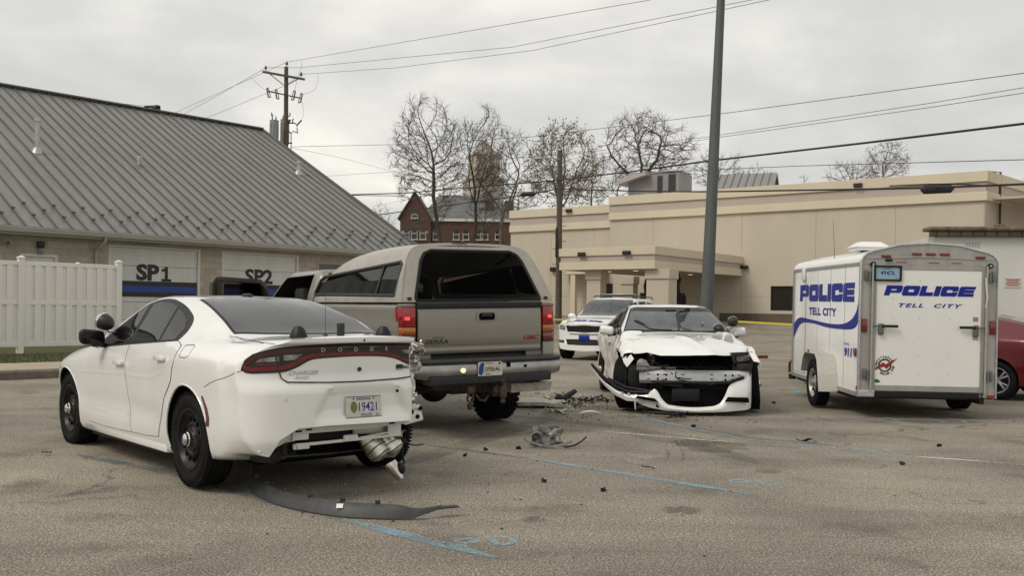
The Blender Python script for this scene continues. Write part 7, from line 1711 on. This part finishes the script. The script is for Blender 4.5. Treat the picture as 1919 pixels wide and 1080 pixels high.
    for sg in (1, -1):
        for z in (1.845, .69):
            b = B(); b.box((-.045, sg * .705, z), (.02, .085, .10), None, .006); b.tube([(-.062, sg * .69, z - .055), (-.062, sg * .69, z + .055)], .014, 8); b.box((-.055, sg * .728, z + .01), (.02, .025, .13), None, .004); b.obj('hinge', M['latch'], t)
        b = B(); b.tube([(-.062, sg * .655, .50), (-.062, sg * .655, 1.98)], .012, 8); b.obj('lock_rod', M['galv'], t)
        b = B(); b.box((-.045, sg * .735, 1.265), (.022, .062, .165), None, .02); b.obj('tail_lamp', M['red_lens'], t)
        b = B(); b.box((-.05, sg * .545, 1.225), (.03, .065, .135), None, .014); b.tube([(-.062, sg * .65, 1.262), (-.062, sg * .55, 1.262)], .010, 6); ht = b.obj('door_latch', M['latch'], t)
        b = B(); b.tube([(-.066, sg * .54, 1.262), (-.066, sg * .355, 1.262)], .016, 10); b.obj('latch_grip', M['black_plastic'], ht)
        b = B(); b.tube([(-.035, sg * .672 - .02, 1.985), (-.066, sg * .672 - .02, 1.985)], .030, 16); g_ = b.obj('rubber_stop', M['black_plastic'], t)
        b = B(); b.tube([(-.064, sg * .672 - .02, 1.985), (-.069, sg * .672 - .02, 1.985)], .012, 10); b.obj('stop_bolt', M['silver'], g_)
    b = B(); b.bb(-.046, -.030, -.785, -.70, .445, .475); b.bb(.005, .04, W + .013, W + .02, .50, .545); b.obj('lower_reflector', M['sticker_red'], t, smooth=0)
    b = B(); b.tube([(-.06, -.640, 1.85), (-.065, -.645, 1.72), (-.07, -.66, 1.62), (-.06, -.645, 1.50)], .009, 6); b.obj('lashing_strap', M['trim_white'], t)
    f = lambda a, c, d: (-.030 - d, -a, c)
    b = police_word('POLICE', .118, lambda a, c, d: f(a + .015, 1.682 + c, d), .30, 1.62, .09); b.obj('lettering_police', M['blue'], dr, smooth=0)
    b = B(); b.text('TELL  CITY', .062, lambda a, c, d: f(a + .0, 1.508 + c, d + .001), .022, .3, 1.95, .0012, space=1.25); b.obj('lettering_tell_city', M['blue'], dr, smooth=0)
    p = plate_at(t, lambda a, c, d: (-.036 - d, .478 - a, 1.880 + c), .275, .135, M['plate_blue']); p.name = 'licence_plate'; tag(p, 'light blue trailer plate 49476')
    b = B()
    for q in ((-.16, .16, .072, .092), (-.16, .16, -.092, -.072), (-.16, -.138, -.0715, .0715), (.138, .16, -.0715, .0715)): b.box((-.044, .478 - (q[0] + q[1]) / 2, 1.880 + (q[2] + q[3]) / 2), (.02, q[1] - q[0], q[3] - q[2]), None, .004)
    b.obj('plate_frame', M['black_plastic'], p)
    b = B(); b.text('49476', .078, lambda a, c, d: (-.0405 - d, .478 - a, 1.882 + c), .008, 0, .85, .0006); b.text('INDIANA', .020, lambda a, c, d: (-.0405 - d, .478 - a, 1.935 + c), .01, 0, 1, .0006); b.text('62', .02, lambda a, c, d: (-.0405 - d, .378 - a, 1.828 + c), .01, 0, 1, .0006); b.obj('plate_number', M['blue'], p, smooth=0)
    # round maker decal: ring, bolt and lettering round the rim
    b = B(); cy, cz = .485, .800; rr = .078
    for k in range(28):
        a0, a1 = 2 * math.pi * k / 28, 2 * math.pi * (k + 1) / 28
        b.prism([(math.cos(a0) * rr, math.sin(a0) * rr), (math.cos(a1) * rr, math.sin(a1) * rr), (math.cos(a1) * rr * .78, math.sin(a1) * rr * .78), (math.cos(a0) * rr * .78, math.sin(a0) * rr * .78)], lambda a, c: f(-cy + a, cz + c, 0), lambda a, c: f(-cy + a, cz + c, .0015))
    def arc_text(txt, r0, a0, a1, flip):
        for i, ch in enumerate(txt):
            a = lerp(a0, a1, i / (len(txt) - 1)); rot = a - math.pi / 2 if not flip else a + math.pi / 2
            cx, cy_ = math.cos(a) * r0, math.sin(a) * r0; cs, sn = math.cos(rot), math.sin(rot)
            b.text(ch, .036, lambda u, v, d: f(-cy + cx + u * cs - v * sn, cz + cy_ + u * sn + v * cs, d), .03, 0, .9, .0008)
    arc_text('HOMESTEADER', .098, R(200), R(35), False); arc_text('TRAILER', .102, R(242), R(298), True); arc_text('.COM', .102, R(312), R(350), True)
    b.obj('round_decal', M['black_paint'], dr, smooth=0)
    b = B(); b.prism([(-.155, -.075), (-.02, .035), (.01, .012), (.145, .09), (.02, -.04), (-.012, -.012)], lambda a, c: f(-cy + a, cz + c, .002), lambda a, c: f(-cy + a, cz + c, .0035)); b.obj('bolt_decal', M['sticker_red'], dr, smooth=0)
    b = B(); b.prism([(-.055, -.012), (-.03, -.022), (.045, -.018), (.055, .0), (.02, .022), (-.03, .018)], lambda a, c: f(-.590 + a, .615 + c, 0), lambda a, c: f(-.590 + a, .615 + c, .002)); b.obj('green_decal', M['green'], dr, smooth=0)
    b = B()
    for z, m_ in ((1.335, 0), (1.12, 1)):
        for i in range(4): b.bb(-.0315, -.0300, -.575, -.515, z + i * .014, z + i * .014 + .007)
    b.obj('warning_label', M['sticker_red'], dr, smooth=0)
    # side graphics
    fs = lambda a, c, d: (-a, W + .001 + d, c)
    b = police_word('POLICE', .235, lambda a, c, d: fs(a - 1.50, 1.655 + c, d), .05, 2.05, .10); b.obj('side_lettering_police', M['blue'], t, smooth=0)
    b = B(); b.text('TELL CITY', .135, lambda a, c, d: fs(a - 1.62, 1.395 + c, d), .05, 0, 1.85, .001, space=1.15); b.obj('side_lettering_tell_city', M['blue'], t, smooth=0)
    up_ = [(.05, 1.62), (.09, 1.47), (.25, 1.35), (.55, 1.275), (1.2, 1.25), (2.2, 1.285), (2.85, 1.29), (3.12, 1.20)]; lo_ = [(.05, 1.30), (.15, 1.235), (.35, 1.205), (.7, 1.195), (1.3, 1.195), (2.2, 1.235), (2.75, 1.20), (3.12, .98)]
    A, C = resample(up_, lo_, .1, True); b = B(); b.slab([[Vector((x, W + .0035, z)) for x, z in A], [Vector((x, W + .0035, z)) for x, z in C]], .002); b.obj('side_stripe', M['blue'], t, smooth=0)
    b = B(); b.text('DIAL', .045, lambda a, c, d: fs(a - .50, 1.02 + c, d), .012, 0, 2.0, .001, space=1.3); b.text('911', .135, lambda a, c, d: fs(a - .42, .915 + c, d), .06, .1, 1.6, .001); b.obj('side_lettering_dial', M['blue'], t, smooth=0)
    b = B(); b.box((.13, W + .012, .94), (.10, .02, .10), None, .03); b.obj('side_marker', M['red_lens'], t)
    b = B(); b.box((2.55, W + .015, 1.93), (.16, .03, .20), None, .02); b.obj('access_hatch', ws, t)
    b = B(); b.bb(.62, 2.72, W + .0005, W + .0025, .47, .50) if False else b.bb(2.44, 2.46, W + .0005, W + .003, .50, 1.9); b.bb(2.46, 3.08, W + .0005, W + .003, .50, .508); b.obj('side_door_seam', al, t, smooth=0)
    # fender, axle, wheels, tongue, roof vent, whip
    for sg in (1, -1):
        P = [(.80, .40), (.86, .62), (.93, .80), (1.02, .865), (1.50, .865), (1.60, .80), (1.70, .60)]
        b = B(); b.slab([[Vector((x, sg * (W + .002), z)) for x, z in P], [Vector((x, sg * 1.02, z)) for x, z in P]], .008 * (1 if sg > 0 else -1)); b.obj('fender', mat('diamond_plate', (.55, .53, .47), .35, metal=.5, bump=.6, bscale=70) if sg > 0 else bpy.data.materials['diamond_plate'], t, smooth=0)
        b = B(); b.box((1.35, sg * 1.015, .885), (.05, .02, .03), None, .006); b.obj('fender_marker', M['red_lens'], t)
        make_wheel(t, 1.26, sg * .90, .303, .17, 'trailer', z=.475)
    b = B(); b.tube([(1.26, -.9, .475), (1.26, .9, .475)], .035, 10); b.bb(.05, 3.15, -.70, -.64, .36, .44); b.bb(.05, 3.15, .64, .70, .36, .44); b.bb(1.0, 1.6, .62, .68, .40, .44); b.bb(.3, .36, -.7, .7, .38, .44); b.obj('chassis', M['dark_metal'], t, smooth=0)
    b = B(); b.beam((3.1, .70, .42), (4.3, .02, .42), .05, .08); b.beam((3.1, -.70, .42), (4.3, -.02, .42), .05, .08); b.tube([(4.15, 0, .45), (4.15, 0, .19)], .03, 10); b.box((4.35, 0, .45), (.2, .08, .08), None, .02); b.bb(3.15, 3.24, W - .06, W + .04, .36, .44, .01); b.obj('tongue', M['dark_metal'], t, smooth=0)
    b = B(); b.tube([(3.25, W + .02, .46), (3.25, W + .02, .60), (3.22, W - .03, .66)], .02, 8); b.obj('corner_marker', M['red_lens'], t)
    b = B(); V1 = [(-.19, -.19), (.19, -.19), (.19, .19), (-.19, .19)]
    b.prism(V1, lambda x, y: (1.15 + x, .33 + y, 2.20), lambda x, y: (1.15 + x, .33 + y, 2.245)); b.prism(V1, lambda x, y: (1.15 + x * 1.12, .33 + y * 1.12, 2.245), lambda x, y: (1.15 + x * .62, .33 + y * .62, 2.315)); b.obj('roof_vent', M['white_sheet'], t, smooth=0)
    b = B(); b.lathe([(.018, 0), (.010, .02), (.004, .03)], 'z', (1.35, .70, 2.08), 10, True); b.tube([(1.35, .70, 2.11), (1.38, .72, 2.62)], [.0035, .002], 6); b.obj('whip_antenna', M['black_paint'], t)
trailer()

# ------------------------------------------------------------------ police SUV beyond
SUV = dict(
 yb=[(-.95,.80),(0,.88),(3.04,.88),(3.9,.76)], zb=[(-.95,.42),(0,.33),(3.04,.33),(3.9,.32)],
 yl=[(-.95,.86),(0,.94),(3.04,.945),(3.9,.80)], zl=[(-.95,.55),(3.9,.46)], ym=[(-.95,.90),(0,.955),(3.04,.96),(3.6,.93),(3.9,.83)], zm=[(-.95,.85),(3.04,.80),(3.9,.68)],
 ys=[(-.95,.88),(0,.945),(3.04,.95),(3.6,.92),(3.9,.82)], zs=[(-.95,1.05),(3.04,1.02),(3.9,.90)], yw=[(-.95,.82),(0,.89),(2.3,.90),(3.04,.88),(3.9,.76)], zw=[(-.95,1.20),(0,1.20),(2.3,1.16),(3.04,1.12),(3.9,.99)],
 bg=[(-.95,.01),(2,.02),(2.4,0),(3.9,0)], yr=[(-.95,.62),(-.4,.68),(1.2,.68),(1.6,.70),(2.3,.82),(2.6,.78),(3.9,.55)], zr=[(-.95,1.50),(-.7,1.68),(0,1.74),(1.2,1.74),(1.45,1.70),(2.3,1.20),(2.6,1.16),(3.9,1.02)],
 zt=[(-.95,1.54),(-.7,1.72),(0,1.79),(1.2,1.79),(1.5,1.74),(2.35,1.26),(2.6,1.20),(3.3,1.16),(3.75,1.08),(3.9,1.00)])
def suv_warp(x, y, z):
    w = sm((x - 3.3) / .6)
    if w > 0: x -= w * (.26 * (abs(y) / .9) ** 3 - .03 * sm((.6 - z) / .2))
    w = sm((-.6 - x) / .3)
    if w > 0: x += w * .14 * (abs(y) / .9) ** 3
    return (x, y, z)
def police_suv():
    h = R(245.8); t = thing('police_suv', 'white police SUV with roof light bar parked behind the wrecked sedan', 'suv', (2.01 - math.cos(h) * 3.9, 26.6 - math.sin(h) * 3.9, 0), h)
    S = Shell(SUV, -.95, 3.9, suv_warp, None, 40, 70); cut = []
    for ax in (0, 3.04):
        for sg in (1, -1): c = B(); c.lathe([(.44, 0), (.44, 1.0)], 'y', (ax, sg * .64 if sg > 0 else -1.64, .42), 40, True); cut.append(c)
    boolean(S.bm, cut, [M['white_paint'], M['void']], 'body', t)
    b = B(); S.ribbon(b, 'top', [(2.40 - .16 * (abs(y) / .8) ** 2, y) for y in (.77,.4,0,-.4,-.77)], [(1.52 - .06 * (abs(y) / .7) ** 2, y) for y in (.66,.3,0,-.3,-.66)], .005, 8, .08); b.obj('windscreen', M['glass_front'], t)
    for sd, sg in (('L', 1), ('R', -1)):
        for A, C, nm in (([(2.15,1.20),(1.35,1.22)], [(1.70,1.62),(1.42,1.67)], 'front_side_glass'), ([(1.25,1.22),(.45,1.23)], [(1.25,1.67),(.50,1.68)], 'rear_side_glass'), ([(.35,1.24),(-.6,1.26)], [(.35,1.67),(-.45,1.62)], 'quarter_glass')):
            b = B(); S.ribbon(b, sd, A, C, .005, 5, .1, smooth=False); b.obj(nm, M['glass_dark'], t)
        b = B(); S.line(b, sd, [(2.45,.45),(2.50,1.0),(2.3,1.15)], .01, .002); S.line(b, sd, [(1.30,.42),(1.30,1.2)], .01, .002); S.line(b, sd, [(.40,.60),(.36,1.2)], .01, .002); b.obj('door_gap', M['seam'], t, smooth=0)
        b = B(); b.sphere((2.12, sg * 1.04, 1.21), 1, (.08, .13, .09), 16, 10); b.beam((2.14, sg * .88, 1.17), (2.12, sg * .98, 1.18), .06, .05); b.obj('door_mirror', M['white_paint'], t)
        b = B(); S.ribbon(b, 'front', [(sg * .60,.83),(sg * .72,.84),(sg * .85,.88)], [(sg * .60,.94),(sg * .72,.97),(sg * .86,1.00)], .004, 4, .04, smooth=False); hl = b.obj('headlamp', M['black_paint'], t)
        b = B(); S.ribbon(b, 'front', [(sg * .62,.85),(sg * .74,.86),(sg * .84,.89)], [(sg * .62,.925),(sg * .74,.955),(sg * .85,.985)], .009, 4, .04, smooth=False); b.obj('headlamp_lens', M['clear_lens'], hl)
        b = B(); S.ribbon(b, 'front', [(sg * .62,.47),(sg * .80,.48)], [(sg * .62,.55),(sg * .80,.56)], .004, 3, .04, smooth=False); fg = b.obj('fog_lamp_recess', M['black_plastic'], t)
        b = B(); l, n = S.hit('front', sg * .71, .515); b.tube([l + n * .004, l + n * .016], .032, 12); b.obj('fog_lamp', M['clear_lens'], fg)
        b = B(); b.tube([(1.25, sg * .66, 1.79), (1.15, sg * .66, 1.835), (-.5, sg * .66, 1.82), (-.6, sg * .65, 1.76)], .018, 6); b.obj('roof_rail', M['black_plastic'], t)
    b = B(); S.ribbon(b, 'front', [(-.50,.80),(0,.79),(.50,.80)], [(-.56,.955),(0,.965),(.56,.955)], .006, 4, .05); gr = b.obj('grille', M['black_plastic'], t)
    b = B(); b.tube([S.hit('front', y, z)[0] + Vector((.012, 0, 0)) for y, z in ((-.50,.80),(-.56,.955),(0,.97),(.56,.955),(.50,.80),(0,.785),(-.50,.80))], .008, 6); b.obj('grille_surround', M['dark_trim'], gr)
    b = B(); S.ribbon(b, 'front', [(-.42,.715),(0,.71),(.42,.715)], [(-.45,.735),(0,.735),(.45,.735)], .005, 1, .06); b.obj('bumper_slot', M['void'], t)
    b = B(); S.ribbon(b, 'front', [(-.50,.43),(0,.42),(.50,.43)], [(-.56,.58),(0,.59),(.56,.58)], .006, 4, .05); b.obj('lower_grille', M['black_plastic'], t)
    b = B(); l, n = S.hit('front', 0, .60); b.box(l + Vector((.02, -.0, .02)), (.012, .305, .155), None, .004); b.obj('front_plate', M['blue'], t)
    b = B(); vs = []
    q = police_word('POLICE', .085, lambda a, c, d: Vector((a, c, d)), .25, 1.9, .10, None, 0.0)
    for v in q.bm.verts: l, n = S.hit('top', 3.66 - v.co.y * 2.2, v.co.x); v.co = l + n * .004
    bmesh.ops.remove_doubles(q.bm, verts=q.bm.verts[:], dist=1e-5); b.bm.free(); q.obj('lettering', M['blue'], t, smooth=0)
    b = B(); S.line(b, 'top', [(3.62,-.60),(3.72,-.3),(3.74,0),(3.72,.3),(3.62,.60)], .01, .002); S.line(b, 'top', [(2.55,.78),(3.1,.76),(3.62,.62)], .008, .002); S.line(b, 'top', [(2.55,-.78),(3.1,-.76),(3.62,-.62)], .008, .002); b.obj('bonnet_gap', M['seam'], t, smooth=0)
    b = B(); b.box((.80, 0, 1.870), (.28, 1.16, .05), None, .02); b.box((.80, 0, 1.835), (.14, 1.0, .03), None, .01); lb = b.obj('light_bar', mat('dark_light_bar', (.06, .055, .055), .15, coat=.6), t)
    b = B(); b.box((.80, 0, 1.899), (.24, 1.05, .012), None, .004); b.obj('light_bar_lid', M['silver'], lb)
    b = B(); b.lathe([(.05, 0), (.04, .05), (.0005, .09)], 'z', (-.35, .1, 1.80), 12, True); b.obj('roof_antenna', M['black_plastic'], t)
    for x in (0, 3.04):
        for y in (.82, -.82): make_wheel(t, x, y, .385, .25, 'police')
    b = B(); b.bb(-.6, 3.6, -.62, .62, .26, .38, .03); b.obj('underbody', M['void'], t)
police_suv()

# ------------------------------------------------------------------ red sedan behind the trailer
RED = dict(SED)
RED.update(zt=[(-1.06,1.10),(-.95,1.12),(-.75,1.14),(-.3,1.30),(.1,1.39),(.6,1.45),(1.1,1.475),(1.5,1.46),(1.8,1.40),(2.3,1.22),(2.60,1.07),(3.4,.93),(3.75,.84),(3.98,.70)],
 zr=[(-1.06,1.08),(-.75,1.12),(-.35,1.26),(.1,1.345),(.6,1.405),(1.1,1.43),(1.5,1.42),(2.0,1.26),(2.48,1.03),(3.0,.96),(3.6,.85),(3.98,.68)],
 yr=[(-1.06,.60),(-.7,.68),(-.3,.68),(.2,.64),(1.2,.59),(1.65,.60),(2.1,.70),(2.48,.775),(2.62,.74),(3,.62),(3.98,.42)])
def red_sedan():
    t = thing('red_sedan', 'dark red sedan with two-tone alloy wheels half hidden behind the police trailer', 'car', (8.71, 16.50, 0), R(131))
    S = Shell(RED, -1.06, 3.98, sed_warp, None, 40, 80); cut = []; rp = M['red_paint']
    for ax in (0, 2.85):
        for sg in (1, -1): c = B(); c.lathe([(.36, 0), (.36, 1.0)], 'y', (ax, sg * .62 if sg > 0 else -1.62, .345), 44, True); cut.append(c)
    boolean(S.bm, cut, [rp, M['void']], 'body', t)
    for sd, sg in (('L', 1), ('R', -1)):
        b = B(); S.ribbon(b, sd, [(2.30,1.02),(1.2,1.09),(.25,1.15)], [(2.26,1.04),(1.62,1.38),(1.0,1.40),(.5,1.34),(.18,1.20)], .005, 6); g_ = b.obj('side_glass', M['glass_dark'], t)
        b = B(); S.line(b, sd, [(2.30,1.02),(1.2,1.08),(.30,1.135),(.06,1.165),(.18,1.215),(.5,1.35)], .022, .007, smooth=False); b.obj('chrome_strip', M['chrome'], g_)
        b = B(); S.line(b, sd, [(1.30,.25),(1.32,1.07)], .008, .002); S.line(b, sd, [(.45,.36),(.36,.62),(.22,.80),(.2,1.1)], .008, .002); b.obj('door_gap', M['seam'], t, smooth=0)
        sedan_mirror(t, sg, rp)
        b = B(); S.ribbon(b, 'rear', [(sg * .50,.86),(sg * .86,.86)], [(sg * .50,.98),(sg * .84,1.02)], .005, 3, .04, smooth=False); b.obj('tail_lamp', M['red_lens'], t)
    b = B(); S.ribbon(b, 'top', [(-.80 + .10 * (abs(y) / .64) ** 2, y) for y in (.66,.4,0,-.4,-.66)], [(.25 - .06 * (abs(y) / .5) ** 2, y) for y in (.60,.3,0,-.3,-.60)], .004, 8); b.obj('rear_window', mat('bright_reflecting_glass', (.10, .10, .10), .06, spec=.9, coat=.8), t)
    b = B(); S.ribbon(b, 'top', [(2.60 - .17 * (abs(y) / .74) ** 2, y) for y in (.72,.4,0,-.4,-.72)], [(1.74, y) for y in (.57,.3,0,-.3,-.57)], .006, 8); b.obj('windscreen', M['glass_dark'], t)
    for x in (0, 2.85):
        for y in (.80, -.80): make_wheel(t, x, y, .325, .22, 'alloy')
    b = B(); b.bb(-.5, 3.5, -.60, .60, .19, .27, .03); b.obj('underbody', M['void'], t)
red_sedan()

# ------------------------------------------------------------------ wreckage on the asphalt
def wreck(name, label, px, py, build, m, cat='debris', group=None, rz=0, smooth=30):
    p = gnd(px, py); b = B(); build(b); o = b.obj(name, m, None, smooth=smooth, loc=(p.x, p.y, .006)); o.rotation_euler = (0, 0, rz); return tag(o, label, cat, group)
def curl(b, L, W, H, n=12, th=.006, arch=.5, ji=.0, seed=0):
    rows = [[Vector((lerp(-L / 2, L / 2, i / n), W * (j / 4 - .5), H * math.sin(math.pi * (i / n)) ** .8 * (1 - arch * abs(j / 4 - .5)) + .01)) for i in range(n + 1)] for j in range(5)]
    b.slab(rows, th)
    if ji: b.jitter(ji, 9, seed)
wreck('broken_panel', 'cream inner side of a broken body panel lying beside the truck tyre', 1003, 764, lambda b: (b.slab([[Vector((x, y, .05 + .07 * (y + .2) + (.03 if x < .3 else -.05 * (x - .3)))) for x in (-.48, -.2, .1, .3, .46)] for y in (-.15, -.05, .12, .28)], .05), b.jitter(.014, 4, 3)), M['cream_shard'], 'broken panel', rz=R(4))
def frags(seed, n, sx, sy, sz, lo=.04, hi=.14):
    def f(b):
        rnd = random.Random(seed)
        for _ in range(n):
            c = Vector((rnd.gauss(0, sx), rnd.gauss(0, sy), abs(rnd.gauss(0, sz)) + .01)); q = Matrix.Rotation(rnd.uniform(0, 6.3), 3, 'Z') @ Matrix.Rotation(rnd.uniform(-.9, .9), 3, 'X') @ Matrix.Rotation(rnd.uniform(-.6, .6), 3, 'Y')
            L_ = rnd.uniform(lo, hi) * rnd.choice((1, 1, 1.8)); b.slab([[c + q @ Vector((L_ * (i / 3 - .5), w_ * (1 - .6 * abs(i / 3 - .4)), .012 * math.sin(i * 1.9 + seed))) for i in range(4)] for w_ in (-rnd.uniform(.008, .03), rnd.uniform(.005, .025))], rnd.uniform(.003, .010))
        b.jitter(.008, 18, seed)
    return f
wreck('plastic_fragment', 'long upright black plastic strip sticking out of the wreckage pile', 1062, 757, lambda b: (b.tube([(-.16, 0, .02), (0, .03, .10), (.14, .05, .19)], [.035, .05, .035], 8), b.box((-.10, 0, .06), (.14, .08, .09), Matrix.Rotation(.5, 3, 'Y'), .02), b.jitter(.015, 10, 4)), M['black_plastic'])
for k, (px, py, sd_, n, lb, m) in enumerate(((1048, 764, 11, 26, 'tangled heap of grey plastic and wire right of the cream panel', 'dark_trim'), (1085, 755, 12, 30, 'scatter of black and grey plastic splinters in the middle of the wreckage', 'dark_metal'), (1112, 753, 13, 22, 'cluster of small black shards nearest the wrecked sedan', 'black_plastic'), (1120, 751, 16, 10, 'few pale silver shards among black ones near the wrecked sedan', 'silver'), (1032, 745, 14, 14, 'crumpled pale plastic bits behind the cream panel', 'cream_shard'), (1046, 775, 15, 10, 'jagged pale bracket pieces in front of the cream panel', 'galv'))):
    o = wreck('wreckage_heap', lb, px, py, frags(sd_, n, .17 if k not in (1,) else .26, .13, .035), M[m], 'wreckage'); o['kind'] = 'stuff'
wreck('white_strip', 'short curved white bumper strip lying in front of the wreckage pile', 1107, 777, lambda b: curl(b, .30, .06, .035, th=.008), M['white_paint'], 'bumper part', rz=R(2))
def shell_piece(b):
    rows = [[Vector((lerp(-.30, .20, i / 14), -.12 - .05 * math.cos(math.pi * (i / 14 - .45)) + .012 * j, (.012 + .010 * j) + .09 * abs(i / 14 - .55) ** 1.7 * 2.0)) for i in range(15)] for j in range(3)]
    b.slab(rows, .005)
    rr_ = []
    for j in range(9):
        v = j / 8; row = []
        for i in range(12):
            u = i / 11; x = lerp(-.22, .10, u); hgt = (.17 + .03 * math.sin(u * 9)) * (1 - .35 * max(0, u - .7)); q = noise.noise_vector(Vector((u * 3.2, v * 3.0, 5.2))) * .075
            row.append(Vector((x + q.x * .6, -.06 + .10 * v + q.y * 1.2, .015 + hgt * v + q.z * .5)))
        rr_.append(row)
    b.slab(rr_, .005)
    b.lathe([(.05, 0), (.042, .04), (.02, .055)], 'y', (-.17, -.07, .085), 14); b.tube([(-.05, .02, .19), (.0, .03, .215), (.06, .02, .19)], [.02, .012, .006], 6)
    b.jitter(.010, 13, 7)
sp_ = wreck('lamp_housing', 'broken grey lamp housing with a curved trim piece, alone between truck and paint lines', 1037, 838, shell_piece, M['broken_grey'], 'lamp housing', rz=R(-6), smooth=20)
b = B(); b.slab([[Vector((lerp(.12, .34, i / 8), -.15 + .06 * (i / 8) ** 2 + .02 * j, .012 + .012 * j + .10 * (i / 8) ** 2.2)) for i in range(9)] for j in range(2)], .007); b.obj('trim_strip', M['black_plastic'], sp_)
for k, (px, py, lb) in enumerate(((973, 843, 'small black shard left of the broken lamp housing'), (1273, 783, 'crumpled black plastic lump in front of the wrecked bumper'), (1300, 801, 'black splinter right of the tyre scrub marks'), (1511, 828, 'thin bent black strip lying on the worn blue line at the right'), (1760, 838, 'small black chip near the far right white line'), (1215, 880, 'hooked black wire end just behind the blue line'), (872, 856, 'flat black sliver behind the near sedan'), (910, 845, 'small black flake between near sedan and lamp housing'), (1022, 905, 'thin black sliver below the pale scuff'), (1340, 757, 'tiny black chip right of the wrecked bumper'), (1450, 757, 'small dark chip between wrecked sedan and trailer'), (655, 876, 'small black chip between valance and hanging muffler'), (1690, 872, 'lone dark crumb near the right white line'), (1130, 922, 'black crumb beside the blue line'))):
    def fb(b, k=k):
        if k == 1: frags(40, 9, .07, .05, .02, .05, .12)(b)
        elif k == 3: b.slab([[Vector((lerp(-.14, .14, i / 8), y, .012 + .02 * math.sin(i * .8) + y * .4)) for i in range(9)] for y in (-.02, .02)], .004)
        elif k == 5: b.tube([(-.03, .06, .01), (-.03, .0, .012), (.0, -.03, .012), (.05, -.03, .02)], .005, 6)
        else: frags(50 + k, 3, .010, .008, .001, .015, .03)(b)
    wreck('plastic_fragment', lb, px, py, fb, M['black_plastic'], 'fragment', rz=k * .7)
rnd = random.Random(99); b = B(); b2 = B()
for i in range(650):
    k = rnd.random(); cx, cy, sx, sy = ((1.0, 14.1, .9, .7) if k < .45 else (1.9, 12.6, 1.1, .5) if k < .62 else (.8, 10.3, 1.3, .9) if k < .85 else (-.4, 7.2, 1.2, .9))
    x, y = rnd.gauss(cx, sx), rnd.gauss(cy, sy); s_ = rnd.uniform(.003, .0095) * (1.5 if y > 12 else .9); (b2 if rnd.random() < .22 else b).box((x, y, s_ * .4 + .004), (s_ * rnd.uniform(.8, 2.4), s_, s_ * .7), Matrix.Rotation(rnd.uniform(0, 6), 3, 'Z'))
tag(b.obj('black_crumbs', M['black_plastic'], smooth=0), 'black plastic crumbs scattered between the cars', 'debris', None, 'stuff'); tag(b2.obj('pale_crumbs', M['plate'], smooth=0), 'pale broken crumbs scattered between the cars', 'debris', None, 'stuff')
p = gnd(88, 854); b = B(); b.slab([[Vector((lerp(-.045, .045, i / 6), y * (1 - abs(i - 3) / 3.2), .012 + .015 * abs(math.sin(i * 1.3)) + abs(y) * .4)) for i in range(7)] for y in (-.035, 0, .035)], .0015); o = b.obj('fallen_leaf', M['leaf_orange'], None, loc=(p.x, p.y, .002)); tag(o, 'curled orange-brown leaf on the asphalt left of the near sedan', 'leaf')
